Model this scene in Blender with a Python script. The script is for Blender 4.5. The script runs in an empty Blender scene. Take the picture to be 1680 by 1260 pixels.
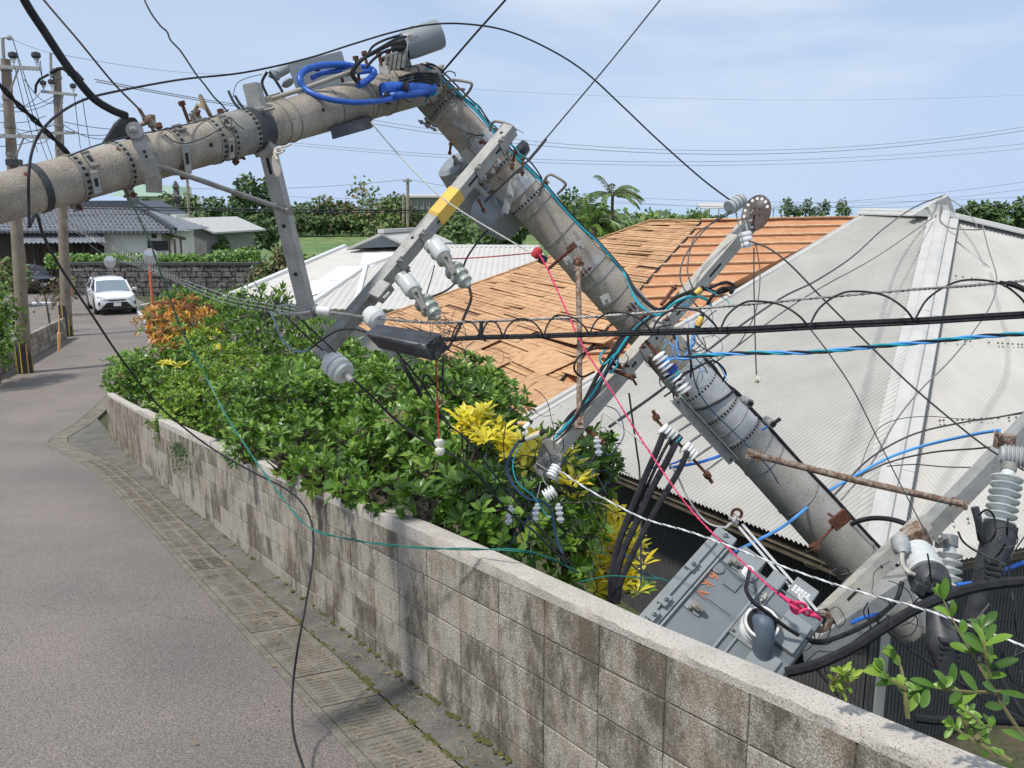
import bpy, bmesh, math, random
from mathutils import Vector, Matrix, noise
random.seed(7)
R = math.radians
V = Vector
S = bpy.context.scene
COL = S.collection
# ------------------------------------------------------------------ camera
F = 1450.0                       # focal length in pixels of the 1680 px wide frame
PITCH = R(11.5)
SP, CP = math.sin(PITCH), math.cos(PITCH)
CZ = 2.0                         # camera height, z=0 is the road under the photographer
cd = bpy.data.cameras.new('camera'); cam = bpy.data.objects.new('camera', cd); COL.objects.link(cam)
cam.location = (0, 0, CZ); cam.rotation_euler = (R(90) - PITCH, 0, 0)
cd.sensor_width = 36; cd.lens = 36 * F / 1680; cd.clip_start = 0.05; cd.clip_end = 20000
S.camera = cam
# ------------------------------------------------------------------ world and sun
SUN_AZ = V((-0.80, -0.60, 0)).normalized(); SUN_EL = R(60)
w = bpy.data.worlds.new('World'); S.world = w; w.use_nodes = True
nt = w.node_tree; nt.nodes.clear()
o = nt.nodes.new('ShaderNodeOutputWorld'); bg = nt.nodes.new('ShaderNodeBackground')
sky = nt.nodes.new('ShaderNodeTexSky'); sky.sky_type = 'NISHITA'; sky.sun_disc = False
sky.sun_elevation = SUN_EL; sky.sun_rotation = math.atan2(SUN_AZ.x, SUN_AZ.y)
sky.air_density = 1.0; sky.dust_density = 0.6; sky.ozone_density = 2.2; sky.altitude = 0
tc = nt.nodes.new('ShaderNodeTexCoord'); mp = nt.nodes.new('ShaderNodeMapping'); mp.inputs['Scale'].default_value = (1.0, 1.6, 5.5)
mp.inputs['Rotation'].default_value = (0.25, 0.1, 0.4)
nz = nt.nodes.new('ShaderNodeTexNoise'); nz.inputs['Scale'].default_value = 1.7; nz.inputs['Detail'].default_value = 7; nz.inputs['Roughness'].default_value = .52
nz.inputs['Distortion'].default_value = .35
cr = nt.nodes.new('ShaderNodeValToRGB'); cr.color_ramp.elements[0].position = .40; cr.color_ramp.elements[1].position = .68
cr.color_ramp.elements[0].color = (.16, .16, .16, 1); cr.color_ramp.elements[1].color = (.9, .9, .9, 1)
mx = nt.nodes.new('ShaderNodeMix'); mx.data_type = 'RGBA'; mx.inputs[7].default_value = (4.75, 6.05, 8.2, 1)
L = nt.links.new
L(tc.outputs['Generated'], mp.inputs[0]); L(mp.outputs[0], nz.inputs['Vector']); L(nz.outputs[0], cr.inputs[0]); sx = nt.nodes.new('ShaderNodeSeparateXYZ'); L(tc.outputs['Generated'], sx.inputs[0])
hr = nt.nodes.new('ShaderNodeMapRange'); hr.inputs['From Min'].default_value = 0; hr.inputs['From Max'].default_value = .42; hr.inputs['To Min'].default_value = 1.0; hr.inputs['To Max'].default_value = .55; L(sx.outputs[2], hr.inputs[0])
mxm = nt.nodes.new('ShaderNodeMath'); mxm.operation = 'MAXIMUM'; L(cr.outputs[0], mxm.inputs[0]); L(hr.outputs[0], mxm.inputs[1])
L(mxm.outputs[0], mx.inputs[0])
L(sky.outputs[0], mx.inputs[6]); mp2 = nt.nodes.new('ShaderNodeMapping'); mp2.inputs['Scale'].default_value = (1.2, 1.5, 4.5); mp2.inputs['Location'].default_value = (3.1, .4, 0); mp2.inputs['Rotation'].default_value = (-.15, .22, .1); L(tc.outputs['Generated'], mp2.inputs[0])
nz2 = nt.nodes.new('ShaderNodeTexNoise'); nz2.inputs['Scale'].default_value = 1.5; nz2.inputs['Detail'].default_value = 8; nz2.inputs['Distortion'].default_value = .5; L(mp2.outputs[0], nz2.inputs['Vector'])
cr2 = nt.nodes.new('ShaderNodeValToRGB'); cr2.color_ramp.elements[0].position = .38; cr2.color_ramp.elements[1].position = .60; cr2.color_ramp.elements[1].color = (.85, .85, .85, 1); L(nz2.outputs[0], cr2.inputs[0])
mx2 = nt.nodes.new('ShaderNodeMix'); mx2.data_type = 'RGBA'; mx2.inputs[7].default_value = (8.6, 8.8, 9.3, 1); hx = nt.nodes.new('ShaderNodeMapRange'); hx.inputs['From Min'].default_value = -.35; hx.inputs['From Max'].default_value = .45; hx.inputs['To Min'].default_value = .15; L(sx.outputs[0], hx.inputs[0])
hm = nt.nodes.new('ShaderNodeMath'); hm.operation = 'MULTIPLY'; L(cr2.outputs[0], hm.inputs[0]); L(hx.outputs[0], hm.inputs[1]); hz_ = nt.nodes.new('ShaderNodeMapRange'); hz_.inputs['From Min'].default_value = .04; hz_.inputs['From Max'].default_value = .22; hz_.inputs['To Min'].default_value = .1; L(sx.outputs[2], hz_.inputs[0])
hm2 = nt.nodes.new('ShaderNodeMath'); hm2.operation = 'MULTIPLY'; L(hm.outputs[0], hm2.inputs[0]); L(hz_.outputs[0], hm2.inputs[1]); L(hm2.outputs[0], mx2.inputs[0]); L(mx.outputs[2], mx2.inputs[6])
L(mx2.outputs[2], bg.inputs[0]); L(bg.outputs[0], o.inputs[0])
bg.inputs[1].default_value = 0.112
sl = bpy.data.lights.new('sun', 'SUN'); sl.energy = 3.5; sl.angle = R(4.0); sl.color = (1, .95, .87)
so = bpy.data.objects.new('sun', sl); COL.objects.link(so)
tosun = V((SUN_AZ.x * math.cos(SUN_EL), SUN_AZ.y * math.cos(SUN_EL), math.sin(SUN_EL)))
so.rotation_euler = tosun.to_track_quat('Z', 'Y').to_euler()
S.view_settings.view_transform = 'Standard'; S.view_settings.look = 'None'; S.view_settings.exposure = 0.0; S.view_settings.gamma = 1
S.render.engine = 'CYCLES'
S.cycles.max_bounces = 6; S.cycles.transparent_max_bounces = 6

# ------------------------------------------------------------------ pixel -> world helpers (positions measured off the photograph)
def ray(px, py):
    u = (px - 840) / F; v = (py - 630) / F
    return V((u, CP - v * SP, -(SP + v * CP)))
def P(px, py, d):                # d = distance along the optical axis
    return V((0, 0, CZ)) + ray(px, py) * d
def W(px, py, Y):                # Y = horizontal distance ahead
    r = ray(px, py); return V((0, 0, CZ)) + r * (Y / r.y)
def WZ(px, py, drop):            # on a level drop metres below the camera
    r = ray(px, py); return V((0, 0, CZ)) + r * (-drop / r.z)
def lerp(a, b, t): return a + (b - a) * t
def interp(x, tab):
    if x <= tab[0][0]: return tab[0][1]
    for (a, b), (c, d) in zip(tab, tab[1:]):
        if x <= c: return b + (d - b) * (x - a) / (c - a)
    return tab[-1][1]
ROADTAB = [(-12, .2), (0, 2.06), (2, 2.385), (4, 2.70), (7, 3.19), (11.2, 3.87), (13.4, 4.19), (17.4, 4.74), (21, 5.0), (28, 5.1), (41, 5.2), (55, 5.3), (70, 5.4)]
def _sm(Y):
    return (interp(Y - .8, ROADTAB) + interp(Y, ROADTAB) * 2 + interp(Y + .8, ROADTAB)) / 4
def road_z(Y): return CZ - _sm(Y)
WN = V((.857, .515, 0)).normalized(); WA = V((-WN.y, WN.x, 0)); WO = V((-.06, 3.94, 0))
def sa(s, a):                    # point from distance across (s, + = yard side) and along (a) the wall
    p = WO + WN * s + WA * a
    return p
# ------------------------------------------------------------------ mesh builder
class MB:
    def __init__(s): s.v = []; s.f = []; s.m = []; s.sm = []
    def add(s, vs, fs, mi=0, smooth=False):
        b = len(s.v); s.v += [tuple(x) for x in vs]
        for f in fs: s.f.append([i + b for i in f]); s.m.append(mi); s.sm.append(smooth)
    def box(s, c, ax, ay, az, mi=0):      # centre and three half vectors
        c = V(c); ax = V(ax); ay = V(ay); az = V(az)
        vs = [c + ax * i + ay * j + az * k for k in (-1, 1) for j in (-1, 1) for i in (-1, 1)]
        if ax.cross(ay).dot(az) < 0: vs = [c + ax * -i + ay * j + az * k for k in (-1, 1) for j in (-1, 1) for i in (-1, 1)]
        s.add(vs, [(0, 2, 3, 1), (4, 5, 7, 6), (0, 1, 5, 4), (2, 6, 7, 3), (0, 4, 6, 2), (1, 3, 7, 5)], mi)
    def bx(s, x0, x1, y0, y1, z0, z1, mi=0):
        s.box(((x0 + x1) / 2, (y0 + y1) / 2, (z0 + z1) / 2), ((x1 - x0) / 2, 0, 0), (0, (y1 - y0) / 2, 0), (0, 0, (z1 - z0) / 2), mi)
    def tube(s, pts, r, n=8, mi=0, cap=True):
        pts = [V(p) for p in pts]; k = len(pts)
        rs = r if isinstance(r, (list, tuple)) else [r] * k
        t0 = (pts[1] - pts[0]).normalized(); up = V((0, 0, 1)) if abs(t0.z) < .9 else V((1, 0, 0))
        a = t0.cross(up).normalized(); vs = []
        for i, p in enumerate(pts):
            t = (pts[min(i + 1, k - 1)] - pts[max(i - 1, 0)])
            t = t.normalized() if t.length > 1e-9 else t0
            a = a - t * a.dot(t)
            a = a.normalized() if a.length > 1e-6 else t.orthogonal().normalized()
            b = t.cross(a)
            for j in range(n):
                q = 2 * math.pi * j / n; vs.append(p + (a * math.cos(q) + b * math.sin(q)) * rs[i])
        fs = [(i * n + j, i * n + (j + 1) % n, (i + 1) * n + (j + 1) % n, (i + 1) * n + j) for i in range(k - 1) for j in range(n)]
        s.add(vs, fs, mi, True)
        if cap:
            s.add(vs[:n][::-1], [tuple(range(n))], mi); s.add(vs[-n:], [tuple(range(n))], mi)
    def lathe(s, p0, p1, prof, n=20, mi=0, cap=True):   # prof = (t along, radius)
        p0 = V(p0); p1 = V(p1); s_ = []
        ax = (p1 - p0); d = ax.normalized(); a = d.orthogonal().normalized(); b = d.cross(a); vs = []
        for t, r in prof:
            for j in range(n):
                q = 2 * math.pi * j / n; vs.append(p0 + ax * t + (a * math.cos(q) + b * math.sin(q)) * max(r, 1e-5))
        k = len(prof)
        s.add(vs, [(i * n + j, i * n + (j + 1) % n, (i + 1) * n + (j + 1) % n, (i + 1) * n + j) for i in range(k - 1) for j in range(n)], mi, True)
        if cap:
            s.add(vs[:n][::-1], [tuple(range(n))], mi); s.add(vs[-n:], [tuple(range(n))], mi)
    def cyl(s, p0, p1, r, n=16, mi=0): s.lathe(p0, p1, [(0, r), (1, r)], n, mi)
    def prism(s, poly, d, mi=0):          # planar polygon extruded by d
        poly = [V(p) for p in poly]; n = len(poly); d = V(d)
        nr = (poly[1] - poly[0]).cross(poly[2] - poly[1])
        if nr.dot(d) > 0: poly = poly[::-1]
        vs = poly + [p + d for p in poly]
        s.add(vs, [tuple(range(n)), tuple(range(2 * n - 1, n - 1, -1))] + [(i, i + n, (i + 1) % n + n, (i + 1) % n) for i in range(n)], mi)
    def obj(s, name, mats, parent=None, bevel=0, sharp=38, **tags):
        me = bpy.data.meshes.new(name); org = V((0, 0, 0))
        if parent is not None:
            q = parent
            while q: org = org + q.location; q = q.parent
        me.from_pydata([(x[0] - org.x, x[1] - org.y, x[2] - org.z) for x in s.v], [], s.f)
        if not isinstance(mats, (list, tuple)): mats = [mats]
        for m in mats: me.materials.append(m)
        if any(s.m): me.polygons.foreach_set('material_index', s.m)
        if any(s.sm):
            me.polygons.foreach_set('use_smooth', s.sm)
            if sharp: me.set_sharp_from_angle(angle=R(sharp))
        me.update()
        ob = bpy.data.objects.new(name, me); COL.objects.link(ob)
        if parent is not None: ob.parent = parent
        if bevel:
            bm = ob.modifiers.new('bevel', 'BEVEL'); bm.width = bevel; bm.segments = 2; bm.limit_method = 'ANGLE'; bm.angle_limit = R(40)
        for k, v in tags.items(): ob[k] = v
        return ob
def thing(name, loc, label, cat, group=None):
    e = bpy.data.objects.new(name, None); e.empty_display_size = .1; COL.objects.link(e); e.location = loc
    e['label'] = label; e['category'] = cat
    if group: e['group'] = group
    return e
def copy_thing(src, loc=None, rotz=None, scale=None, label=None, group=None):
    r = src.copy(); COL.objects.link(r)
    if loc is not None: r.location = loc
    if rotz is not None: r.rotation_euler = (0, 0, rotz)
    if scale is not None: r.scale = scale
    if label: r['label'] = label
    if group: r['group'] = group
    for ch in list(src.children):
        c = ch.copy(); COL.objects.link(c); c.parent = r
        for g in list(ch.children):
            q = g.copy(); COL.objects.link(q); q.parent = c
    return r
def spline(pts, step=6):
    pts = [V(p) for p in pts]
    if len(pts) < 3: return [pts[0].lerp(pts[-1], i / 4) for i in range(5)]
    out = []
    q = [pts[0] * 2 - pts[1]] + pts + [pts[-1] * 2 - pts[-2]]
    for i in range(1, len(q) - 2):
        p0, p1, p2, p3 = q[i - 1:i + 3]
        for k in range(step):
            t = k / step; t2 = t * t; t3 = t2 * t
            out.append(.5 * ((2 * p1) + (p2 - p0) * t + (2 * p0 - 5 * p1 + 4 * p2 - p3) * t2 + (3 * p1 - p0 - 3 * p2 + p3) * t3))
    out.append(pts[-1]); return out
def PP(seq):                     # pixel polyline -> points; a missing depth is interpolated
    n = len(seq); ds = [p[2] if len(p) > 2 else None for p in seq]
    for i in range(n):
        if ds[i] is None:
            a = max(j for j in range(i) if len(seq[j]) > 2); b = min(j for j in range(i, n) if len(seq[j]) > 2)
            ds[i] = ds_ = lerp(seq[a][2], seq[b][2], (i - a) / (b - a))
    return [P(p[0], p[1], d) for p, d in zip(seq, ds)]
# ------------------------------------------------------------------ materials
def new_mat(name):
    m = bpy.data.materials.new(name); m.use_nodes = True
    return m, m.node_tree, m.node_tree.nodes['Principled BSDF']
def c4(c): return (c[0], c[1], c[2], 1)
def mat(name, base, rough=.6, metal=0, var=None, vs=6.0, lo=.35, hi=.7, var2=None, vs2=30, lo2=.5, hi2=.7, bump=0, bs=60, spec=.5, coat=0, stretch=None, island=None, transl=None):
    m, t, b = new_mat(name); N = t.nodes.new; K = t.links.new
    b.inputs['Base Color'].default_value = c4(base); b.inputs['Roughness'].default_value = rough; b.inputs['Metallic'].default_value = metal
    b.inputs['Specular IOR Level'].default_value = spec; b.inputs['Coat Weight'].default_value = coat
    tc = N('ShaderNodeTexCoord'); vec = tc.outputs['Object']
    if stretch:
        mp = N('ShaderNodeMapping'); mp.inputs['Scale'].default_value = stretch; K(vec, mp.inputs[0]); vec = mp.outputs[0]
    cur = None
    if island:
        g = N('ShaderNodeNewGeometry'); r = N('ShaderNodeValToRGB'); r.color_ramp.interpolation = 'LINEAR'
        e = r.color_ramp.elements; e[0].color = c4(island[0]); e[1].color = c4(island[-1])
        for i, c in enumerate(island[1:-1]):
            x = e.new((i + 1) / (len(island) - 1)); x.color = c4(c)
        K(g.outputs['Random Per Island'], r.inputs[0]); cur = r.outputs[0]
    def layer(cur, col, sc, lo, hi, det=6):
        n = N('ShaderNodeTexNoise'); n.inputs['Scale'].default_value = sc; n.inputs['Detail'].default_value = det; n.inputs['Roughness'].default_value = .6
        K(vec, n.inputs['Vector'])
        r = N('ShaderNodeValToRGB'); r.color_ramp.elements[0].position = lo; r.color_ramp.elements[1].position = hi; K(n.outputs[0], r.inputs[0])
        x = N('ShaderNodeMix'); x.data_type = 'RGBA'; K(r.outputs[0], x.inputs[0])
        if cur is None: x.inputs[6].default_value = c4(base)
        else: K(cur, x.inputs[6])
        x.inputs[7].default_value = c4(col); return x.outputs[2]
    if var: cur = layer(cur, var, vs, lo, hi)
    if var2: cur = layer(cur, var2, vs2, lo2, hi2, 3)
    if cur is not None: K(cur, b.inputs['Base Color'])
    if bump:
        n = N('ShaderNodeTexNoise'); n.inputs['Scale'].default_value = bs; n.inputs['Detail'].default_value = 5; K(vec, n.inputs['Vector'])
        u = N('ShaderNodeBump'); u.inputs['Strength'].default_value = bump; u.inputs['Distance'].default_value = .01; K(n.outputs[0], u.inputs['Height']); K(u.outputs[0], b.inputs['Normal'])
    if transl:
        tr = N('ShaderNodeBsdfTranslucent'); ad = N('ShaderNodeMixShader'); ad.inputs[0].default_value = transl
        if cur is not None: K(cur, tr.inputs[0])
        else: tr.inputs[0].default_value = c4(base)
        K(b.outputs[0], ad.inputs[1]); K(tr.outputs[0], ad.inputs[2]); K(ad.outputs[0], t.nodes['Material Output'].inputs[0])
    return m
m_conc = mat('pole_concrete', (.47, .42, .35), .9, 0, (.235, .195, .15), 3.2, .40, .64, (.20, .175, .14), 190, .48, .66, .6, 170)
m_conc2 = mat('pole_concrete_smooth', (.46, .435, .395), .85, 0, (.32, .30, .265), 4, .35, .7, (.25, .22, .18), 60, .55, .75, .3, 90)
m_pgal = mat('galvanised_sleeve', (.50, .515, .52), .55, .15, (.37, .38, .38), 9, .35, .65, (.42, .42, .42), 30, .5, .7, .1, 60)
m_oldp = mat('weathered_brown_concrete', (.27, .225, .175), .9, 0, (.18, .145, .11), 3, .35, .65, (.34, .30, .24), 12, .55, .75, .3, 60)
m_galv = mat('galvanised_steel', (.40, .40, .38), .6, .2, (.29, .285, .265), 14, .35, .7, (.22, .2, .17), 60, .6, .72, .15, 80)
m_galvd = mat('weathered_steel', (.29, .285, .26), .65, .2, (.18, .17, .145), 18, .35, .7, (.30, .29, .27), 60, .55, .7, .2, 80)
m_galvl = mat('pale_channel_steel', (.48, .46, .405), .6, .1, (.34, .305, .245), 12, .4, .75, None, 1, 0, 1, .1, 60)
m_rust = mat('rusted_steel', (.17, .065, .035), .85, .2, (.09, .035, .025), 25, .35, .65, (.26, .11, .05), 60, .55, .7, .4, 120)
m_rustp = mat('rust_pitted_galvanised', (.34, .29, .24), .8, .2, (.19, .10, .055), 40, .42, .58, (.13, .07, .05), 10, .55, .75, .3, 100)
m_hole = mat('dark_opening', (.02, .02, .02), .9)
m_blk = mat('black_cable_sheath', (.016, .016, .019), .6, 0, (.03, .03, .034), 30, .4, .7, spec=.25)
m_blk2 = mat('weathered_black_plastic', (.03, .032, .037), .5, 0, (.075, .078, .085), 12, .45, .75, None, 1, 0, 1, .1, 50)
m_dwire = mat('dark_grey_wire', (.06, .06, .06), .5, .2)
m_gwire = mat('grey_strand_wire', (.33, .32, .30), .5, .5, (.2, .19, .18), 60, .4, .6)
m_wwire = mat('white_twisted_wire', (.75, .75, .76), .5)
m_grn = mat('green_sheathed_wire', (.01, .16, .12), .45)
m_teal = mat('teal_cable_sheath', (.02, .33, .42), .4)
m_blue = mat('blue_cable_sheath', (.02, .14, .62), .4, 0, (.04, .22, .75), 20)
m_lblue = mat('light_blue_cable_sheath', (.10, .36, .80), .4)
m_wrap = mat('blue_spiral_wrap', (.012, .075, .36), .4, 0, (.02, .12, .5), 18)
m_pink = mat('pink_rope_yarn', (.85, .06, .20), .7, 0, (.65, .03, .12), 120)
m_red = mat('red_rope_yarn', (.45, .025, .03), .7)
m_rope = mat('white_rope_yarn', (.70, .68, .63), .8, 0, (.5, .48, .44), 90)
m_porc = mat('glazed_grey_porcelain', (.62, .64, .62), .22, 0, (.52, .54, .52), 5, .4, .7, None, 1, 0, 1, 0, 1, .6)
m_porcw = mat('white_porcelain', (.82, .82, .80), .18, spec=.6)
m_porcd = mat('dusty_grey_polymer', (.42, .44, .44), .5, 0, (.33, .34, .34), 10)
m_yel = mat('yellow_sleeve_plastic', (.80, .52, .08), .5, 0, (.66, .42, .09), 8)
m_grey = mat('grey_painted_steel', (.17, .195, .21), .45, 0, (.14, .16, .175), 4, .4, .7, (.17, .19, .2), 20, .6, .8, .05, 30, coat=.1)
m_grey2 = mat('pale_grey_painted_steel', (.27, .295, .305), .45, 0, (.22, .24, .25), 6)
m_gold = mat('tan_tape', (.62, .42, .17), .6)
m_white = mat('white_plastic', (.82, .82, .81), .4)
m_clear = mat('translucent_plastic', (.62, .64, .64), .3)
# ================================================================== SETTING
def smooth(a, b, x):
    t = min(1, max(0, (x - a) / (b - a))); return t * t * (3 - 2 * t)
def yard_drop(Y): return interp(Y, [(-10, 6.2), (11, 6.2), (16, 5.9), (24, 5.6), (50, 5.6), (60, 5.2), (90, 6.0), (330, 7.5), (420, 14), (700, 60), (3000, 90)])
def ground_z(s, a):
    p = sa(s, a); Y = max(-12, p.y)
    e = smooth(14.5, 17, a); e2 = smooth(19, 24, a); s0 = lerp(.03, 2.2, e) + 3.6 * e2; s1 = lerp(.11, 5.5, e) + 4 * e2
    t = smooth(s0, s1, s)
    if p.y > 55: t = max(t, smooth(55, 70, p.y))
    zr = road_z(Y) - .03
    if s < -9.5 and p.y < 44: zr += .25 * smooth(-9.5, -11, s)
    z = lerp(zr, CZ - yard_drop(p.y), t)
    if p.y > 70: z += (noise.noise(V((p.x * .02, p.y * .02, 0))) * .5) * smooth(70, 110, p.y)
    return z
m_soil = mat('yard_soil_and_grass', (.10, .085, .055), .95, 0, (.05, .085, .025), 2.5, .4, .6, (.03, .045, .02), 18, .5, .7, .5, 12)
m_grass = mat('field_grass', (.12, .21, .05), .95, 0, (.18, .25, .07), .05, .4, .6, (.055, .10, .03), .5, .45, .65, .4, 3)
SS = [-900, -500, -300, -180, -110, -70, -45, -30, -22, -17, -14, -12, -11, -10.5, -10, -9.5, -8, -6, -4, -2, -1, -.5, 0, .03, .05, .08, .11, .5, 1, 1.6, 2.2, 3, 4, 5, 6, 8, 11, 15, 20, 28, 40, 60, 90, 140, 220, 350, 600, 1200, 3000]
AA = [-14 + .5 * i for i in range(90)] + [32 + 1.5 * i for i in range(24)] + [70, 76, 84, 94, 106, 120, 140, 165, 195, 230, 270, 320, 380, 440, 520, 650, 900, 1300, 2200, 4000]
g = MB(); n = len(SS)
vs = []
for a in AA:
    for s in SS:
        p = sa(s, a); vs.append((p.x, p.y, ground_z(s, a)))
fs = []; fg = []
for i in range(len(AA) - 1):
    for j in range(n - 1):
        q = (i * n + j, i * n + j + 1, (i + 1) * n + j + 1, (i + 1) * n + j)
        (fg if sa(SS[j], AA[i]).y > 62 else fs).append(q[::-1])
g.add(vs, fs, 0, True)
for f in fg: g.f.append(f); g.m.append(1); g.sm.append(True)
g.obj('ground', [m_soil, m_grass], sharp=0, kind='structure')
m_sea = mat('hazed_sea_water', (.30, .42, .52), .45, 0, (.34, .46, .56), .002, .4, .6)  # distance haze is mixed into the pale water colour
g = MB(); g.add([(-19000, 420, -38), (19000, 420, -38), (19000, 19000, -38), (-19000, 19000, -38)], [(0, 1, 2, 3)]); g.obj('sea', m_sea, kind='structure')

# ---- asphalt
def asphalt_mat():
    m, t, b = new_mat('worn_asphalt'); N = t.nodes.new; K = t.links.new
    tc = N('ShaderNodeTexCoord'); n1 = N('ShaderNodeTexNoise'); n1.inputs['Scale'].default_value = 95; n1.inputs['Detail'].default_value = 3
    n2 = N('ShaderNodeTexNoise'); n2.inputs['Scale'].default_value = .55; n2.inputs['Detail'].default_value = 6
    n3 = N('ShaderNodeTexVoronoi'); n3.inputs['Scale'].default_value = 70
    for x in (n1, n2, n3): K(tc.outputs['Object'], x.inputs['Vector'])
    r1 = N('ShaderNodeValToRGB'); e = r1.color_ramp.elements; e[0].position = .36; e[0].color = (.125, .109, .097, 1); e[1].position = .66; e[1].color = (.30, .265, .24, 1)
    K(n1.outputs[0], r1.inputs[0])
    r2 = N('ShaderNodeValToRGB'); e = r2.color_ramp.elements; e[0].position = .3; e[0].color = (.80, .80, .82, 1); e[1].position = .72; e[1].color = (1.16, 1.13, 1.1, 1)
    K(n2.outputs[0], r2.inputs[0])
    mu = N('ShaderNodeMix'); mu.data_type = 'RGBA'; mu.blend_type = 'MULTIPLY'; mu.inputs[0].default_value = 1
    K(r1.outputs[0], mu.inputs[6]); K(r2.outputs[0], mu.inputs[7])
    # fine cracks
    n4 = N('ShaderNodeTexVoronoi'); n4.feature = 'DISTANCE_TO_EDGE'; n4.inputs['Scale'].default_value = .33
    nn = N('ShaderNodeTexNoise'); nn.inputs['Scale'].default_value = 1.6; nn.inputs['Detail'].default_value = 8
    va = N('ShaderNodeMix'); va.data_type = 'VECTOR'; va.inputs[0].default_value = .35; K(tc.outputs['Object'], nn.inputs['Vector']); K(tc.outputs['Object'], va.inputs[4]); K(nn.outputs['Color'], va.inputs[5]); K(va.outputs[1], n4.inputs['Vector'])
    r4 = N('ShaderNodeValToRGB'); e = r4.color_ramp.elements; e[0].position = .0; e[0].color = (.82, .82, .82, 1); e[1].position = .002; e[1].color = (1, 1, 1, 1); K(n4.outputs['Distance'], r4.inputs[0])
    m2 = N('ShaderNodeMix'); m2.data_type = 'RGBA'; m2.blend_type = 'MULTIPLY'; m2.inputs[0].default_value = 1
    K(mu.outputs[2], m2.inputs[6]); K(r4.outputs[0], m2.inputs[7]); K(m2.outputs[2], b.inputs['Base Color'])
    bu = N('ShaderNodeBump'); bu.inputs['Strength'].default_value = .5; bu.inputs['Distance'].default_value = .006
    K(n3.outputs['Distance'], bu.inputs['Height']); K(bu.outputs[0], b.inputs['Normal']); b.inputs['Roughness'].default_value = .88
    return m
m_asph = asphalt_mat()
def gut_s(a): return interp(a, [(-20, -.58), (9.5, -.58), (12, -.66), (14, -.9), (15.6, -1.15), (16.6, -1.1), (18, -.55), (21.6, .5), (26, 2.2)])
g = MB(); AR = [-13 + .4 * i for i in range(105)] + [29.5 + .9 * i for i in range(36)]
SR = [0, -.05, -.4, -1, -2, -3.2, -4.6, -6, -7.5, -9.3, -11, -14, -18, -26, -40]
vs = []
for a in AR:
    for k, s in enumerate(SR):
        s1 = gut_s(a) + s if a < 18 else lerp(gut_s(a), 5.6, smooth(20, 25, a)) + s
        if s1 < -9.35 and sa(s1, a).y < 35 and k > 8: s1 = -9.35 + (s1 + 9.35) * .01
        p = sa(s1, a); cam_ = .012 * math.sin(min(1, -s / 6) * math.pi)
        vs.append((p.x, p.y, road_z(p.y) + .004 + (cam_ if k else 0) - (.0 if k < 14 else 0)))
n = len(SR); g.add(vs, [((i + 1) * n + j, (i + 1) * n + j + 1, i * n + j + 1, i * n + j)[::-1] for i in range(len(AR) - 1) for j in range(n - 1) if vs[i * n + j][1] < 52.6], 0, True)
road = g.obj('road', m_asph, sharp=0, kind='structure')
# paint lines at the junction
m_paint = mat('worn_white_road_paint', (.72, .72, .70), .7, 0, (.35, .34, .33), 20, .5, .75)
g = MB()
for x0, x1, y0, y1 in ((52, 84, 494, 499), (94, 101, 496, 500), (203, 216, 483, 485)):
    q = [WZ(x0, y1, 5.18), WZ(x1, y1, 5.18), WZ(x1, y0, 5.18), WZ(x0, y0, 5.18)]
    g.add([(p.x, p.y, road_z(p.y) + .03) for p in q], [(0, 1, 2, 3)])
g.obj('road_marking', m_paint, kind='structure')

# ---- shoulder and gutter along the wall
m_shoul = mat('rough_cement_shoulder', (.165, .155, .135), .95, 0, (.09, .085, .07), 3.5, .38, .68, (.24, .225, .20), 60, .52, .72, .8, 70)
m_lid = mat('gutter_lid_concrete', (.25, .225, .185), .95, 0, (.15, .135, .105), 5, .38, .66, (.12, .105, .085), 70, .5, .68, .5, 90)
m_moss = mat('moss_clump', (.075, .085, .02), .95, 0, (.12, .10, .03), 30, .4, .6, None, 1, 0, 1, .8, 80)
g = MB(); vs = []; AR2 = [-13 + .25 * i for i in range(140)]
for a in AR2:
    if a > 22: break
    e0 = gut_s(a) + .36
    for k, t in enumerate((0, .2, .5, .8, 1)):
        s = lerp(e0, .015 if a < 15.8 else max(.05, e0 + .02), t); p = sa(s, a)
        vs.append((p.x, p.y, road_z(p.y) + .012 + .03 * t + .006 * noise.noise(V((s * 9, a * 3, 0)))))
k = len(vs) // 5; g.add(vs, [(i * 5 + j, i * 5 + j + 1, (i + 1) * 5 + j + 1, (i + 1) * 5 + j) for i in range(k - 1) for j in range(4)], 0, True)
g.obj('shoulder', m_shoul, sharp=0, kind='structure')
def wp(s, a, h): p = sa(s, a); return V((p.x, p.y, road_z(p.y) + h))
def sblock(g, s0, s1, a0, a1, h0, h1, mi=0, sf=lambda a: 0, j=0.0):
    c = []
    for h in (h0, h1):
        for s_, a_ in ((s0, a0), (s1, a0), (s1, a1), (s0, a1)): c.append(wp(s_ + sf(a_), a_, h + (random.uniform(-j, j) if j else 0)))
    g.add(c, [(0, 1, 2, 3), (7, 6, 5, 4), (0, 4, 5, 1), (1, 5, 6, 2), (2, 6, 7, 3), (3, 7, 4, 0)][::1], mi)
lid = lambda a: gut_s(a)
g = MB(); a = -12.0; kk = 0; GRATE = None
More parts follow.
